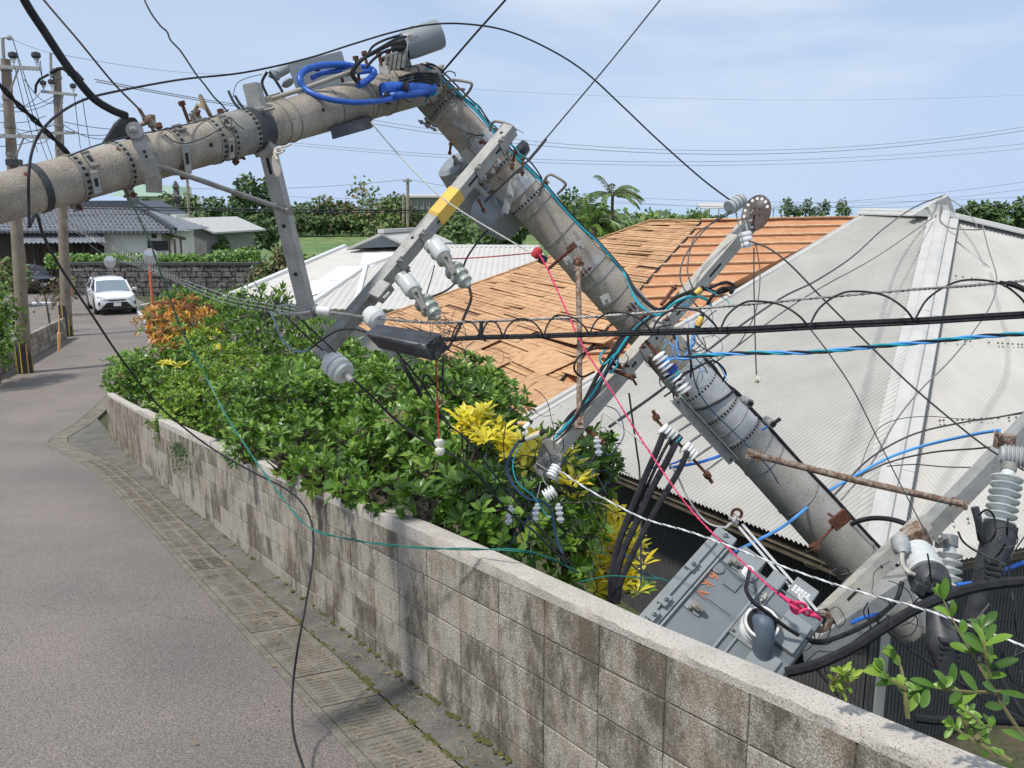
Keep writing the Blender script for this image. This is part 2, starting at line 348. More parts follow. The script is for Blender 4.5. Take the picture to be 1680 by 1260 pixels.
while a < 21.5:
    L_ = .5; jz = random.uniform(-.004, .004)
    pc = sa(lid(a) + .17, a + .25)
    isg = kk == 33
    if isg:
        GRATE = a
        # frame with real slots over a dark trough
        for s0, s1 in ((.0, .035), (.155, .185), (.305, .35)): sblock(g, s0, s1, a + .005, a + L_ - .01, -.03, .022, 0, lid)
        for q in range(9): sblock(g, .03, .31, a + .005 + q * .0545, a + .03 + q * .0545, -.03, .0215, 0, lid)
        sblock(g, .0, .35, a, a + L_, -.06, -.03, 1, lid)
    else:
        sblock(g, 0, .35, a + .004, a + L_ - .004, -.05, .018 + jz, 0, lid)
        if 10 < kk < 50:
            for q in range(9):
                for s0, s1 in ((.045, .155), (.185, .295)):
                    sblock(g, s0, s1, a + .045 + q * .046, a + .064 + q * .046, .01, .0225 + jz, 0, lid)
    a += L_; kk += 1
sblock_dark = None
g.obj('gutter_cover', [m_lid, m_hole], bevel=.003, label='ribbed concrete gutter lids with one slotted drain along the road', category='gutter cover')
g = MB()    # kerb strip of the gutter channel against the asphalt
a = -12.0
while a < 21.5: sblock(g, -.055, -.008, a + .002, a + .998, -.05, .02, 0, lid); a += 1.0
g.obj('gutter_edging', m_lid, bevel=.003, kind='structure')
# moss in the joints
g = MB(); rr = random.Random(4)
for i in range(420):
    a = rr.uniform(-1, 14); a = a if rr.random() < .5 else -.2 + abs(rr.gauss(0, 2.2))
    s = (gut_s(a) + .355 + rr.gauss(0, .012)) if rr.random() < .6 else -.012 - abs(rr.gauss(0, .02))
    c = wp(s, a, .016 + (.03 if s > -.1 else 0)); r = rr.uniform(.006, .022)
    vs = [c + V((rr.uniform(.7, 1.3) * r * math.cos(q * 1.05), rr.uniform(.7, 1.3) * r * math.sin(q * 1.05), 0)) for q in range(6)] + [c + V((0, 0, r * .5))]
    g.add(vs, [(q, (q + 1) % 6, 6) for q in range(6)], 0, True)
g.obj('moss', m_moss, sharp=0, kind='stuff', label='brown green moss in the joints beside the gutter lids', category='moss')
# litter: dry grass, straw, leaves
m_straw = mat('dry_straw', (.42, .31, .15), .8, island=[(.5, .38, .2), (.3, .2, .1), (.55, .45, .3), (.35, .3, .12)])
g = MB()
for i in range(170):
    a = rr.uniform(-1.5, 13); s = rr.uniform(gut_s(a), -.03); L_ = rr.uniform(.03, .16); q = rr.uniform(0, 6.28)
    if i < 26: a = -.72 + rr.gauss(0, .05); s = -.47 + rr.gauss(0, .03); L_ = rr.uniform(.05, .12)
    c = wp(s, a, .045 if s > gut_s(a) + .35 else .028); d = V((math.cos(q), math.sin(q), 0)) * L_
    cc = c + d * .5 + V((rr.uniform(-.02, .02), rr.uniform(-.02, .02), rr.uniform(0, .02))); e = c + d; e.z = c.z - .165 * d.y * .9
    g.tube([c, (c + cc) / 2 + V((0, 0, .004)), cc, e], .0016, 4)
m_fall = mat('fallen_leaves', (.12, .16, .04), .7, island=[(.10, .16, .03), (.20, .17, .06), (.28, .18, .08), (.14, .10, .05), (.30, .30, .08)])
g2 = MB()
for i in range(230):
    a = rr.uniform(-1.5, 14); s = rr.choice((rr.uniform(-.16, -.02), rr.uniform(gut_s(a), -.05), gut_s(a) - abs(rr.gauss(0, .35)))); c = wp(s, a, .05 if s > gut_s(a) + .35 else .032); q = rr.uniform(0, 6.28); L_ = rr.uniform(.015, .05)
    d = V((math.cos(q), math.sin(q), -.16 * math.sin(q))).normalized(); e = V((-d.y, d.x, 0)); g2.add([c, c + d * L_ * .5 + e * L_ * .22, c + d * L_ + V((0, 0, .006)), c + d * L_ * .5 - e * L_ * .22], [(0, 3, 2, 1)])
g2.obj('fallen_leaves', m_fall, kind='stuff', label='small fallen leaves along the gutter and road edge', category='leaves')
g.obj('dry_straw', m_straw, kind='stuff', label='scattered dry straw and stalks lying on the gutter lids', category='straw')

# ---- concrete block wall
def wall_mat(name, rust):
    m, t, b = new_mat(name); N = t.nodes.new; K = t.links.new
    tc = N('ShaderNodeTexCoord'); geo = N('ShaderNodeNewGeometry')
    def noi(sc, det=5, vec=None, rough=.6):
        n = N('ShaderNodeTexNoise'); n.inputs['Scale'].default_value = sc; n.inputs['Detail'].default_value = det; n.inputs['Roughness'].default_value = rough
        K(vec or tc.outputs['Object'], n.inputs['Vector']); return n.outputs[0]
    def ramp(f, a, b_, c0, c1):
        r = N('ShaderNodeValToRGB'); e = r.color_ramp.elements; e[0].position = a; e[1].position = b_; e[0].color = c4(c0); e[1].color = c4(c1); K(f, r.inputs[0]); return r.outputs[0]
    def mix(f, a, b_, mode='MIX'):
        x = N('ShaderNodeMix'); x.data_type = 'RGBA'; x.blend_type = mode
        if isinstance(f, float): x.inputs[0].default_value = f
        else: K(f, x.inputs[0])
        for s, v in ((6, a), (7, b_)):
            if isinstance(v, tuple): x.inputs[s].default_value = c4(v)
            else: K(v, x.inputs[s])
        return x.outputs[2]
    st = N('ShaderNodeMapping'); st.inputs['Scale'].default_value = (2.2, 2.2, 1.1); K(tc.outputs['Object'], st.inputs[0])
    base = ramp(noi(165, 4), .38, .62, (.22, .195, .155), (.58, .53, .45))           # coarse aggregate speckle
    blk = N('ShaderNodeMath'); blk.operation = 'MULTIPLY_ADD'; K(geo.outputs['Random Per Island'], blk.inputs[0]); blk.inputs[1].default_value = .13; blk.inputs[2].default_value = -.065
    sb = N('ShaderNodeMath'); sb.operation = 'ADD'; K(noi(2.1, 9, st.outputs[0], .78), sb.inputs[0]); K(blk.outputs[0], sb.inputs[1])
    st1 = ramp(sb.outputs[0], .45, .60, (0, 0, 0), (1, 1, 1))
    base = mix(st1, base, mix(.78, base, (.065, .052, .035)))
    br = ramp(noi(2.6, 6, st.outputs[0]), .52, .72, (0, 0, 0), (.6, .6, .6))
    base = mix(br, base, (.22, .165, .10))
    if rust:
        rs = ramp(noi(3.2, 6, st.outputs[0]), .47, .62, (0, 0, 0), (.85, .85, .85))
        base = mix(rs, base, (.13, .055, .03))
        base = mix(.25, base, (.25, .21, .17))
    K(base, b.inputs['Base Color']); b.inputs['Roughness'].default_value = .95; b.inputs['Specular IOR Level'].default_value = .2
    u = N('ShaderNodeBump'); u.inputs['Strength'].default_value = .9; u.inputs['Distance'].default_value = .008; K(noi(90, 5), u.inputs['Height']); K(u.outputs[0], b.inputs['Normal'])
    return m
m_wall = wall_mat('mottled_concrete_block', False); m_wallr = wall_mat('rust_streaked_concrete_block', True)
m_mort = mat('dark_mortar', (.20, .19, .17), .95, 0, (.10, .095, .08), 12, .4, .6, None, 1, 0, 1, .5, 60)
m_cope = mat('pale_cement_coping', (.56, .515, .455), .95, 0, (.43, .385, .335), 4, .4, .7, (.22, .20, .18), 130, .54, .66, .6, 110)
wt = thing('block_wall', wp(.07, 5, 0), 'long stained grey concrete block wall stepping down along the road in front of the shrubs', 'wall')
AEND = 15.7; H = .92
def build_wall(a_from, a_to, name, mt, label=None):
    g = MB(); c = MB(); a = a_from; rw = random.Random(11)
    rows = [(0.03, .135), (.135, .345), (.345, .555), (.555, .765), (.765, .955)]
    while a < a_to - .01:
        for h0, h1 in rows:
            out = rw.uniform(-.002, .002)
            sblock(g, -.006 + out, .116, a + .0035, a + .3965, h0 + .0035, h1 - .0035, 0)
        a += .4
    g.obj(name, mt, wt, bevel=.004, **({'label': label} if label else {}))
NEARA = -8.0; SPLIT = NEARA + .4 * 49
build_wall(NEARA, SPLIT, 'block_courses', m_wall)
build_wall(SPLIT, AEND, 'rusty_block_courses', m_wallr, 'far end of the wall with red brown rust streaks')
g = MB(); a = NEARA
while a < AEND: sblock(g, 0, .11, a, min(a + .4, AEND), -.3, .953, 0); a += .4
a = NEARA
while a < AEND: sblock(g, .1101, .27, a, min(a + .4, AEND), -4.2 if a < 10 else -2.5, -.05 if a < 0 else -.02, 0); a += .4
g.obj('mortar', m_mort, wt)
# coping: a cement cap with slightly ragged front edge
g = MB(); vs = []; a = NEARA; cols = 0; rc = random.Random(5)
while a <= AEND + .001:
    rg = rc.uniform(-.004, .004) + (-.0 if rc.random() > .06 else .012)
    hh = .012 * noise.noise(V((a * 1.3, 0, 3))) * .4; H = interp(a, [(-2.5, .99), (-1, .985), (0, 1.01), (1, 1.03)])
    top = H - (.03 if a > SPLIT - .05 else 0)
    for s, h in ((-.008, .945), (-.010 + rg, top - .008 + rc.uniform(-.003, .003)), (-.004 + rg, top + hh), (.05, top + .003 + hh), (.09, top + .002 + hh), (.118, top + hh), (.121, top - .01), (.121, .945)): vs.append(wp(s, a, h))
    cols += 1; a += .05
g.add(vs, [(i * 8 + j, (i + 1) * 8 + j, (i + 1) * 8 + j + 1, i * 8 + j + 1) for i in range(cols - 1) for j in range(7)] + [tuple(range(8)), tuple(range(cols * 8 - 1, cols * 8 - 9, -1))], 0, True)
g.obj('coping', m_cope, wt, sharp=35)

# ================================================================== ROOFS AND HOUSES
def corrug(name, poly, up, pitch, amp, m, parent, mi=0, sub=6, tag=None, skip=None, over=0.0, sag=None):
    """corrugated sheet filling a planar polygon, waves running along 'up'"""
    poly = [V(p) for p in poly]; o = poly[0]
    nrm = None
    for i in range(1, len(poly) - 1):
        c = (poly[i] - o).cross(poly[i + 1] - o)
        if c.length > 1e-6: nrm = c if nrm is None else nrm + c
    nrm.normalize()
    if nrm.z < 0: nrm = -nrm
    v = V(up); v = (v - nrm * v.dot(nrm)).normalized(); u = v.cross(nrm)
    q = [((p - o).dot(u), (p - o).dot(v)) for p in poly]
    u0 = min(a for a, b in q); u1 = max(a for a, b in q); n = int((u1 - u0) / pitch * sub); g = MB(); vs = []; valid = []
    for i in range(n + 1):
        x = u0 + (u1 - u0) * (i + .001) / (n + .002); ts = []
        for (a, b), (c, d) in zip(q, q[1:] + q[:1]):
            if (a - x) * (c - x) < 0: ts.append(b + (d - b) * (x - a) / (c - a))
        if len(ts) < 2: ts = [0, 0]
        t0, t1 = min(ts), max(ts); t0 -= over
        h = amp * math.sin(2 * math.pi * i / sub)
        K_ = 5
        for k in range(K_): 
            tt = lerp(t0, t1, k / (K_ - 1)); hh = h
            if sag: hh += sag * noise.noise(V((x * .5, tt * .5, 2.2)))
            vs.append(o + u * x + v * tt + nrm * hh)
    g.add(vs, [(i * 5 + k, (i + 1) * 5 + k, (i + 1) * 5 + k + 1, i * 5 + k + 1) for i in range(n) for k in range(4)], 0, True)
    ob = g.obj(name, m, parent, sharp=0)
    if tag: ob['label'] = tag
    return ob, nrm
def sheet_mat(name, c, c2, rough=.5, met=0.0, d=(.3, .27, .22)):
    return mat(name, c, rough, met, c2, 1.3, .38, .68, d, 9, .68, .78, .04, 30)
m_roofn = sheet_mat('weathered_pale_corrugated_sheet', (.41, .40, .365), (.485, .47, .435), d=(.38, .36, .32))
m_cap = mat('painted_ridge_cap', (.53, .52, .49), .65, 0, (.45, .445, .43), 3, .4, .7, (.33, .31, .28), 14, .7, .8)
m_screw = mat('weathered_roof_nail', (.20, .17, .14), .7, .3)
m_side = mat('dark_grey_siding', (.075, .076, .08), .75, 0, (.10, .10, .10), 7, .35, .7, None, 1, 0, 1, .2, 50)
m_soff = mat('aged_timber_eave', (.16, .125, .085), .85, 0, (.08, .065, .05), 8)
m_trim = mat('pale_metal_trim', (.45, .46, .45), .5, .2)
A_ = WZ(833, 703, 3.7); B_ = WZ(1425, 948, 3.7); C0 = WZ(1680, 898, 3.7)
Cc = B_ + (C0 - B_) * 3.2
R2 = V((7.68, 16.0, CZ - .2)); R1 = W(1430, 350, 17.7)
nh = thing('metal_roof_house', V((4, 12, CZ - 6.2)), 'house with pale corrugated metal hip roof and dark grey siding', 'house')
up1 = (R1 - A_)
corrug('roof', [A_, B_, R2, R1], up1, .066, .020, m_roofn, nh, over=.0, sag=.02)
e_ = (Cc - B_); upr = V((-e_.y, e_.x, 0)); upr.z = 0
R3 = R2 + V((6.5, 2.2, -1.2))
nr = (Cc - B_).cross(R2 - B_).normalized()
R3 = R2 + (Cc - B_).normalized() * 1.0
Dd = Cc + upr.normalized() * 1.0
# far end of the hip face: falls from the apex towards the right
hipr = W(1680, 385, 14.5); tt = (B_ - V((0, 0, CZ))).dot(nr) / (hipr - V((0, 0, CZ))).dot(nr); hipr = V((0, 0, CZ)) + (hipr - V((0, 0, CZ))) * tt
hipe = R2 + (hipr - R2) * 2.6
corrug('roof', [B_, Cc, hipe, R2], upr, .066, .017, m_roofn, nh, sag=.015, tag='right hand corrugated hip face with wire shadows')
# back faces so that the roof is closed
g = MB(); backc = R1 + V((.5, 5.5, -3.4)); g.add([R1, R2, backc + V((6, 0, 0)), backc + V((-4, 2, 0))], [(0, 1, 2, 3)]); g.add([R2, hipe, backc + V((6, 0, 0))], [(0, 1, 2)]); g.obj('roof', m_roofn, nh, label='rear slope of the metal roof')
# ridge caps: hip cap B->R2, ridge R1->R2, hip R2->hipe, verge A->R1
def cap(name, p, q, wd, h, m, par, segs=1, label=None, rise=.02, upv=V((0, 0, 1))):
    g = MB(); d = (q - p).normalized(); sd = d.cross(upv).normalized(); up = sd.cross(d)
    prof = [(-1, -.02), (-.98, .012), (-.45, .03), (-.40, h), (-.2, h + rise), (.2, h + rise), (.40, h), (.45, .03), (.98, .012), (1, -.02)]
    L_ = (q - p).length / segs
    for k in range(segs):
        a0 = p + d * (k * L_ - .04); a1 = p + d * (k + 1) * L_; off = .0 + .006 * (k % 2)
        vs = [b + sd * (x * wd) + up * (y + off) for b in (a0, a1) for x, y in prof]; n = len(prof)
        g.add(vs, [(j, j + n, j + 1 + n, j + 1) for j in range(n - 1)] + [tuple(range(n))[::-1], tuple(range(n, 2 * n))])
    ob = g.obj(name, m, par, bevel=.002)
    if label: ob['label'] = label
    return ob
cap('hip_cap', B_ + V((-.02, -.05, .0)), R2, .25, .085, m_cap, nh, 5)
cap('ridge_cap', R1 + V((-.15, 0, 0)), R2, .22, .08, m_cap, nh, 1)
cap('hip_cap', R2, hipe, .22, .07, m_cap, nh, 2)
cap('verge_cap', A_ + V((.06, -.10, .02)), R1 + V((.06, -.10, .02)), .13, .075, m_cap, nh, 3)
g = MB(); rp = V(R2)   # upturned end cap on the apex
d = (hipe - R2).normalized()
tip = W(1556, 320, 15.95)
g.prism([rp + V((-.55, .05, .0)), rp + V((-.35, .05, .12)), tip, tip + V((.04, 0, -.06)), rp + V((.28, .05, -.06))], V((.0, .22, 0)))
g.prism([rp + V((-.2, -.12, -.12)), rp + V((-.28, .02, .16)), rp + V((.0, .02, .30)), rp + V((.16, -.05, -.05))], V((.0, .2, 0)))
g.obj('ridge_end', m_cap, nh, bevel=.01)
# nail rows
g = MB(); rn = random.Random(3)
def nails(p0, p1, n, r):
    for i in range(n):
        if rn.random() < .35: continue
        c = p0.lerp(p1, (i + rn.random() * .6) / n); g.lathe(c + V((0, 0, .0)), c + V((0, 0, .03)), [(0, r), (.6, r), (1, r * .4)], 6)
for fr in (.10, .40, .72): nails(A_.lerp(R1, fr) + (B_ - A_) * .02, B_.lerp(R2, fr) - (B_ - A_) * .03, 34, .016)
for fr in (.08, .3, .52, .74): nails(B_.lerp(R2, fr) + V((.3, 0, 0)), Cc.lerp(hipe, fr), 60, .014)
g.obj('roof_nails', m_screw, nh, kind='stuff')
# walls and eaves
g = MB()
inA = A_.lerp(R1, .10); inB = B_.lerp(R2, .09); inC = Cc.lerp(hipe, .10)
zt = CZ - 3.62; zb = CZ - 6.4
def wallquad(p, q, step, amp=.011, width=None):
    d = V((q.x - p.x, q.y - p.y, 0)); L_ = d.length; d.normalize(); nn = V((d.y, -d.x, 0)); vs = []; n = int(L_ / step)
    rows = []
    for i in range(n):
        x0 = i * step; 
        for x, o_ in ((x0, 0), (x0 + step * .12, 0), (x0 + step * .16, amp), (x0 + step * .96, amp)): rows.append(V((p.x, p.y, 0)) + d * x + nn * o_)
    m_ = len(rows)
    vs = [V((r.x, r.y, zb)) for r in rows] + [V((r.x, r.y, zt)) for r in rows]
    return vs, [(i, i + 1, m_ + i + 1, m_ + i) for i in range(m_ - 1)]
vs, f = wallquad(inA, inB, .055); g.add(vs, f)
vs, f = wallquad(inB, inC, .055); g.add(vs, f)
g.obj('siding', m_side, nh, bevel=0)
g = MB()
for p, q, pi, qi in ((A_, B_, inA, inB), (B_, Cc, inB, inC)):
    dz = V((0, 0, -.05)); g.add([p + dz, q + dz, V((qi.x, qi.y, zt)), V((pi.x, pi.y, zt))], [(0, 1, 2, 3)])
    dd = (q - p).normalized(); g.box((p + q) / 2 + V((0, 0, -.085)) + V((dd.y * -.05, dd.x * .05, 0)), dd * (q - p).length / 2, V((-dd.y, dd.x, 0)) * .02, V((0, 0, .06)))
g.obj('eave_board', m_soff, nh)
g = MB()
for px in (1435,):
    b = W(px, 1100, 9.2); q = inB.lerp(inC, .12); q = V((b.x, b.y, 0)); d = (inC - inB); d.z = 0; d.normalize()
    k = (V((b.x, b.y, 0)) - V((inB.x, inB.y, 0))).dot(d); c = V((inB.x, inB.y, 0)) + d * max(.1, k) + V((d.y, -d.x, 0)) * .02
    g.box(V((c.x, c.y, (zt + zb) / 2)), d * .07, V((-d.y, d.x, 0)) * .012, V((0, 0, (zt - zb) / 2)))
g.obj('corner_trim', m_trim, nh, bevel=.003)

# ---- house stripped to plywood and orange felt
def ply_mat():
    m, t, b = new_mat('bare_plywood_and_boards'); N = t.nodes.new; K = t.links.new
    tc = N('ShaderNodeTexCoord'); st = N('ShaderNodeMapping'); st.inputs['Rotation'].default_value = (0, 0, R(67)); st.inputs['Scale'].default_value = (.45, 5, 5)
    K(tc.outputs['Object'], st.inputs[0]); g_ = N('ShaderNodeNewGeometry')
    n = N('ShaderNodeTexNoise'); n.inputs['Scale'].default_value = 2.4; n.inputs['Detail'].default_value = 8; K(st.outputs[0], n.inputs['Vector'])
    r = N('ShaderNodeValToRGB'); e = r.color_ramp.elements; e[0].position = .28; e[0].color = (.33, .14, .06, 1); e[1].position = .75; e[1].color = (.60, .39, .215, 1)
    x = e.new(.46); x.color = (.53, .31, .155, 1); K(n.outputs[0], r.inputs[0])
    hs = N('ShaderNodeHueSaturation'); ma = N('ShaderNodeMapRange'); ma.inputs['To Min'].default_value = .84; ma.inputs['To Max'].default_value = 1.12
    K(g_.outputs['Random Per Island'], ma.inputs[0]); K(ma.outputs[0], hs.inputs['Value']); K(r.outputs[0], hs.inputs['Color'])
    n2 = N('ShaderNodeTexNoise'); n2.inputs['Scale'].default_value = 1.3; n2.inputs['Detail'].default_value = 9; n2.inputs['Roughness'].default_value = .7; K(st.outputs[0], n2.inputs['Vector'])
    r2 = N('ShaderNodeValToRGB'); e = r2.color_ramp.elements; e[0].position = .56; e[0].color = (0, 0, 0, 1); e[1].position = .66; e[1].color = (.75, .75, .75, 1); K(n2.outputs[0], r2.inputs[0])
    mx = N('ShaderNodeMix'); mx.data_type = 'RGBA'; K(r2.outputs[0], mx.inputs[0]); K(hs.outputs[0], mx.inputs[6]); mx.inputs[7].default_value = (.20, .055, .045, 1)
    K(mx.outputs[2], b.inputs['Base Color']); b.inputs['Roughness'].default_value = .85
    return m
m_ply = ply_mat()
m_felt = mat('orange_roofing_felt', (.56, .275, .135), .8, 0, (.49, .22, .10), 1.2, .4, .65, (.64, .36, .20), 6, .55, .75, .25, 3)
m_batt = mat('timber_batten', (.62, .42, .25), .8, 0, (.48, .27, .14), 3, .4, .7)
Hh = V((5.47, 26, CZ - .47)); E2 = V((.45, 15.8, CZ - 3.7)); Ff = V((-4.65, 27.9, CZ - 3.7)); Gg = V((4.41, 28.3, CZ - .51))
J2 = W(1500, 356, 27.5)
ph = thing('plywood_roof_house', V((3, 21, CZ - 5.9)), 'house whose hip roof is stripped to bare boards and orange felt', 'house')
nL = (E2 - Ff).cross(Gg - Ff).normalized(); nL = nL if nL.z > 0 else -nL
dE = (E2 - Ff).normalized(); uE = nL.cross(dE); uE = uE if uE.z > 0 else -uE
def clipplane(y0, y1):           # eave coordinate interval of the face at height v
    def xs(v):
        hf = (Gg - Ff).dot(uE); a = (Gg - Ff).dot(dE) * v / hf
        hh = (Hh - Ff).dot(uE); b = (E2 - Ff).dot(dE) + ((Hh - Ff).dot(dE) - (E2 - Ff).dot(dE)) * v / hh
        return a, b
    return xs(y0), xs(y1)
g = MB(); rb = random.Random(8); Hf = (Gg - Ff).dot(uE); v = -.25; row = 0
g.add([Ff - nL * .03 , E2 - nL * .03, Hh - nL * .03, Gg - nL * .03], [(0, 1, 2, 3)], 1)
bw = .15
while v < Hf - .02:
    w_ = bw * rb.uniform(.85, 1.15); v1 = min(v + w_, Hf)
    (a0, b0), (a1, b1) = clipplane(v, v1); x = min(a0, a1); row += 1
    x = min(a0, a1) + 0; end = max(b0, b1)
    cuts = [x]
    step = 1.82
    xx = x + rb.uniform(.3, step)
    while xx < end: cuts.append(xx); xx += rb.choice((1.2, 1.82, 2.7, 3.6))
    cuts.append(end)
    for c0, c1 in zip(cuts, cuts[1:]):
        if rb.random() < .02: continue
        def at(x_, v_, lo, hi): return Ff + dE * min(max(x_, lo), hi) + uE * v_
        h0 = rb.uniform(.008, .03) + (.035 if rb.random() < .10 else 0); h1 = rb.uniform(.002, .010); h2 = rb.uniform(.008, .03) + (.04 if rb.random() < .10 else 0)
        j0 = rb.uniform(0, .035) * (rb.random() < .3); j1 = rb.uniform(0, .035) * (rb.random() < .3)
        q = [at(c0 + .006, v + j0, a0, b0) + nL * h0, at(c1 - .006, v + j1, a0, b0) + nL * h2, at(c1 - .006, v1 + .01, a1, b1) + nL * h1, at(c0 + .006, v1 + .01, a1, b1) + nL * h1]
        lo = [p - nL * .012 for p in q]
        g.add(q + lo, [(0, 1, 2, 3), (0, 4, 5, 1), (1, 5, 6, 2), (3, 7, 4, 0)])
    v = v1
g.obj('roof_boards', [m_ply, mat('dark_underlay', (.22, .12, .07), .9)], ph)
# larger loose sheets near the lower right corner
g = MB()
for k, (x, vv, L_, w_, rt) in enumerate(((12.3, .15, 1.8, .85, .02), (10.9, .95, 1.8, .8, -.03), (12.6, 1.15, 1.2, .6, .05), (9.2, .1, 1.8, .85, .01), (11.2, 2.2, .9, .5, .2), (7.4, .7, 1.8, .8, .0), (10.1, 1.9, 1.8, .45, .04))):
    c = Ff + dE * x + uE * (vv + .3) + nL * (.05 + .006 * k); a = (dE * math.cos(rt) + uE * math.sin(rt)); b = (uE * math.cos(rt) - dE * math.sin(rt))
    g.box(c, a * L_ / 2, b * w_ / 2, (nL + a * .02).normalized() * .008)
g.obj('loose_plywood', m_ply, ph, bevel=.002)
# right face in felt with battens
nF = (E2 - Hh).cross(J2 - Hh).normalized(); nF = nF if nF.z > 0 else -nF
dF = (J2 - Hh).normalized(); uF = nF.cross(dF); uF = uF if uF.z < 0 else -uF       # downwards
g = MB(); vs = []; NX, NV = 70, 56; Lf = (E2 - Hh).dot(uF); xE = (E2 - Hh).dot(dF); W_ = (J2 - Hh).dot(dF)
for j in range(NV + 1):
    t = j / NV; v = Lf * t
    for i in range(NX + 1):
        x = lerp(xE * t, W_ + 1.5 * t, i / NX); f = (v % .62) / .62
        sagv = .035 * math.sin(math.pi * f) ** .7 * (.5 + .9 * abs(noise.noise(V((x * .8, math.floor(v / .62) * 3.1, 1)))))
        vs.append(Hh + dF * x + uF * v + nF * (.0 - sagv + .02 * noise.noise(V((x * 2, v * 3, 0)))))
g.add(vs, [(j * (NX + 1) + i, (j + 1) * (NX + 1) + i, (j + 1) * (NX + 1) + i + 1, j * (NX + 1) + i + 1) for j in range(NV) for i in range(NX)], 0, True)
g.obj('felt', m_felt, ph, sharp=0)
v = .0
while v < Lf:
    g = MB(); t = v / Lf; x0 = xE * t; x1 = W_ + 1.5 * t; n = 14; pts = [Hh + dF * lerp(x0 + .02, x1, i / n) + uF * (v + .012 * noise.noise(V((i * .7, v, 5)))) + nF * (.035) for i in range(n + 1)]
    for p, q in zip(pts, pts[1:]):
        d = (q - p).normalized(); g.box((p + q) / 2, d * ((q - p).length / 2), uF * .04, nF * .02)
    v += .62
    g.obj('batten', m_batt, ph)
g = MB()   # ridge and hip boards
for p, q, w_ in ((Gg, Hh, .12), (Hh, J2, .12), (Ff, Gg, .10), (Hh, E2, .05)):
    d = (q - p).normalized(); sd = d.cross(V((0, 0, 1))).normalized(); n = 6
    for k in range(n):
        a = p.lerp(q, k / n); b = p.lerp(q, (k + .985) / n); z = V((0, 0, .035 + rb.uniform(-.008, .012)))
        if w_ > .06: g.box((a + b) / 2 + z, d * (b - a).length / 2, sd * w_, sd.cross(d) * .015)
        else: g.box((a + b) / 2 + V((rb.uniform(-.03, .03), 0, .0)), d * (b - a).length / 2, sd * .02, sd.cross(d) * .02, 1)
g.obj('ridge_board', [m_ply, m_hole], ph)
# rear slopes and walls
g = MB(); bk = V((13, 34.5, CZ - 3.7)); g.add([Gg, Hh, J2, bk, V((1.5, 37, CZ - 3.7)), Ff], [(0, 1, 2, 3), (0, 3, 4, 5)]); g.obj('rear_roof', m_ply, ph)
m_wallw = mat('pale_render_wall', (.55, .54, .50), .9, 0, (.45, .44, .40), 2)
g = MB(); a_ = Ff + V((.6, -.3, 0)); b_ = E2 + V((.7, .6, 0)); 
for p, q in ((a_, b_), (b_, V((9.5, 17, 0)))): 
    d = V((q.x - p.x, q.y - p.y, 0)); d.normalize(); m_ = (p + q) / 2; g.box(V((m_.x, m_.y, CZ - 4.8)), d * (V((q.x - p.x, q.y - p.y, 0)).length / 2), V((-d.y, d.x, 0)) * .06, V((0, 0, 1.12)))
g.obj('house_wall', m_wallw, ph)

# ---- pale hip roof house, middle distance
wh = thing('pale_roof_house', W(620, 480, 40), 'house with beige and white corrugated roofs and a small grey gable', 'house')
m_rb = sheet_mat('beige_corrugated_sheet', (.55, .525, .475), (.61, .585, .54)); m_rw = mat('new_white_corrugated_sheet', (.76, .78, .82), .4); m_gable = mat('blue_grey_gable', (.20, .235, .26), .7, 0, (.15, .18, .2), 3)
a = W(368, 490, 33); b = W(566, 405, 46); c = W(684, 405, 43.5); d = W(600, 438, 38); e = W(500, 506, 31)
def planar(o, p, q, pts):        # push points along their view ray onto plane o,p,q
    n = (p - o).cross(q - o); C = V((0, 0, CZ)); return [C + (x - C) * ((o - C).dot(n) / (x - C).dot(n)) for x in pts]
d, c2 = planar(a, b, e, [d, c])
corrug('roof', [a, b, c2, d, e], (b - a).cross(V((0, 0, -1))), .24, .02, m_rb, wh, sub=6)
up_ = (c2 - d)
s1 = planar(a, b, e, [W(500, 464, 36), W(545, 464, 36), W(583, 440, 38), W(596, 417, 40), W(640, 417, 41), W(590, 447, 38), W(520, 485, 34), W(505, 480, 34)])
nn = (b - a).cross(e - a).normalized(); nn = nn if nn.z > 0 else -nn
for poly in ([W(520, 463, 36), W(556, 439, 36), W(594, 439, 36), W(556, 463, 36)], [W(590, 439, 36), W(597, 417, 36), W(648, 417, 36), W(612, 438, 36)], [W(505, 487, 34), W(510, 463, 36), W(556, 463, 36), W(520, 485, 34)]):
    pl = planar(a, b, e, poly); corrug('roof_patch', [p + nn * .05 for p in pl], (b - a).cross(V((0, 0, -1))), .2, .018, m_rw, wh, sub=6, tag='newer bright white roof sheets')
f = W(582, 508, 31.5); h_ = W(740, 506, 31.5)
m2 = W(690, 405, 43.5)
corrug('roof', [d + V((0, 0, .03)), e + V((0, 0, .03)), f], V((0, 1, .4)), .24, .02, m_rb, wh, sub=6)
dd = V(d) + V((0, 0, .03)); k1 = W(885, 406, 43); k2 = W(940, 500, 34)
k1, m2, h2, k2 = planar(dd, f, h_, [k1, m2, W(760, 506, 31), k2])
corrug('roof', [dd, f, h2, k2, k1, m2], V((0, 1, .4)), .24, .022, m_rb, wh, sub=6)
g = MB()
def bar(g, p, q, w_, h=.06, mi=0, up=V((0, 0, 1))):
    d_ = (q - p).normalized(); sd = d_.cross(up).normalized(); g.box((p + q) / 2, d_ * (q - p).length / 2, sd * w_, sd.cross(d_) * h, mi)
for p, q, w_ in ((a, b, .10), (d, m2, .13), (d, e, .10), (d, f, .09), (m2, k1, .08), (a, e, .05)): bar(g, p + V((0, 0, .06)), q + V((0, 0, .06)), w_)
g.obj('hip_cap', mat('white_ridge_cap', (.72, .73, .73), .45), wh)
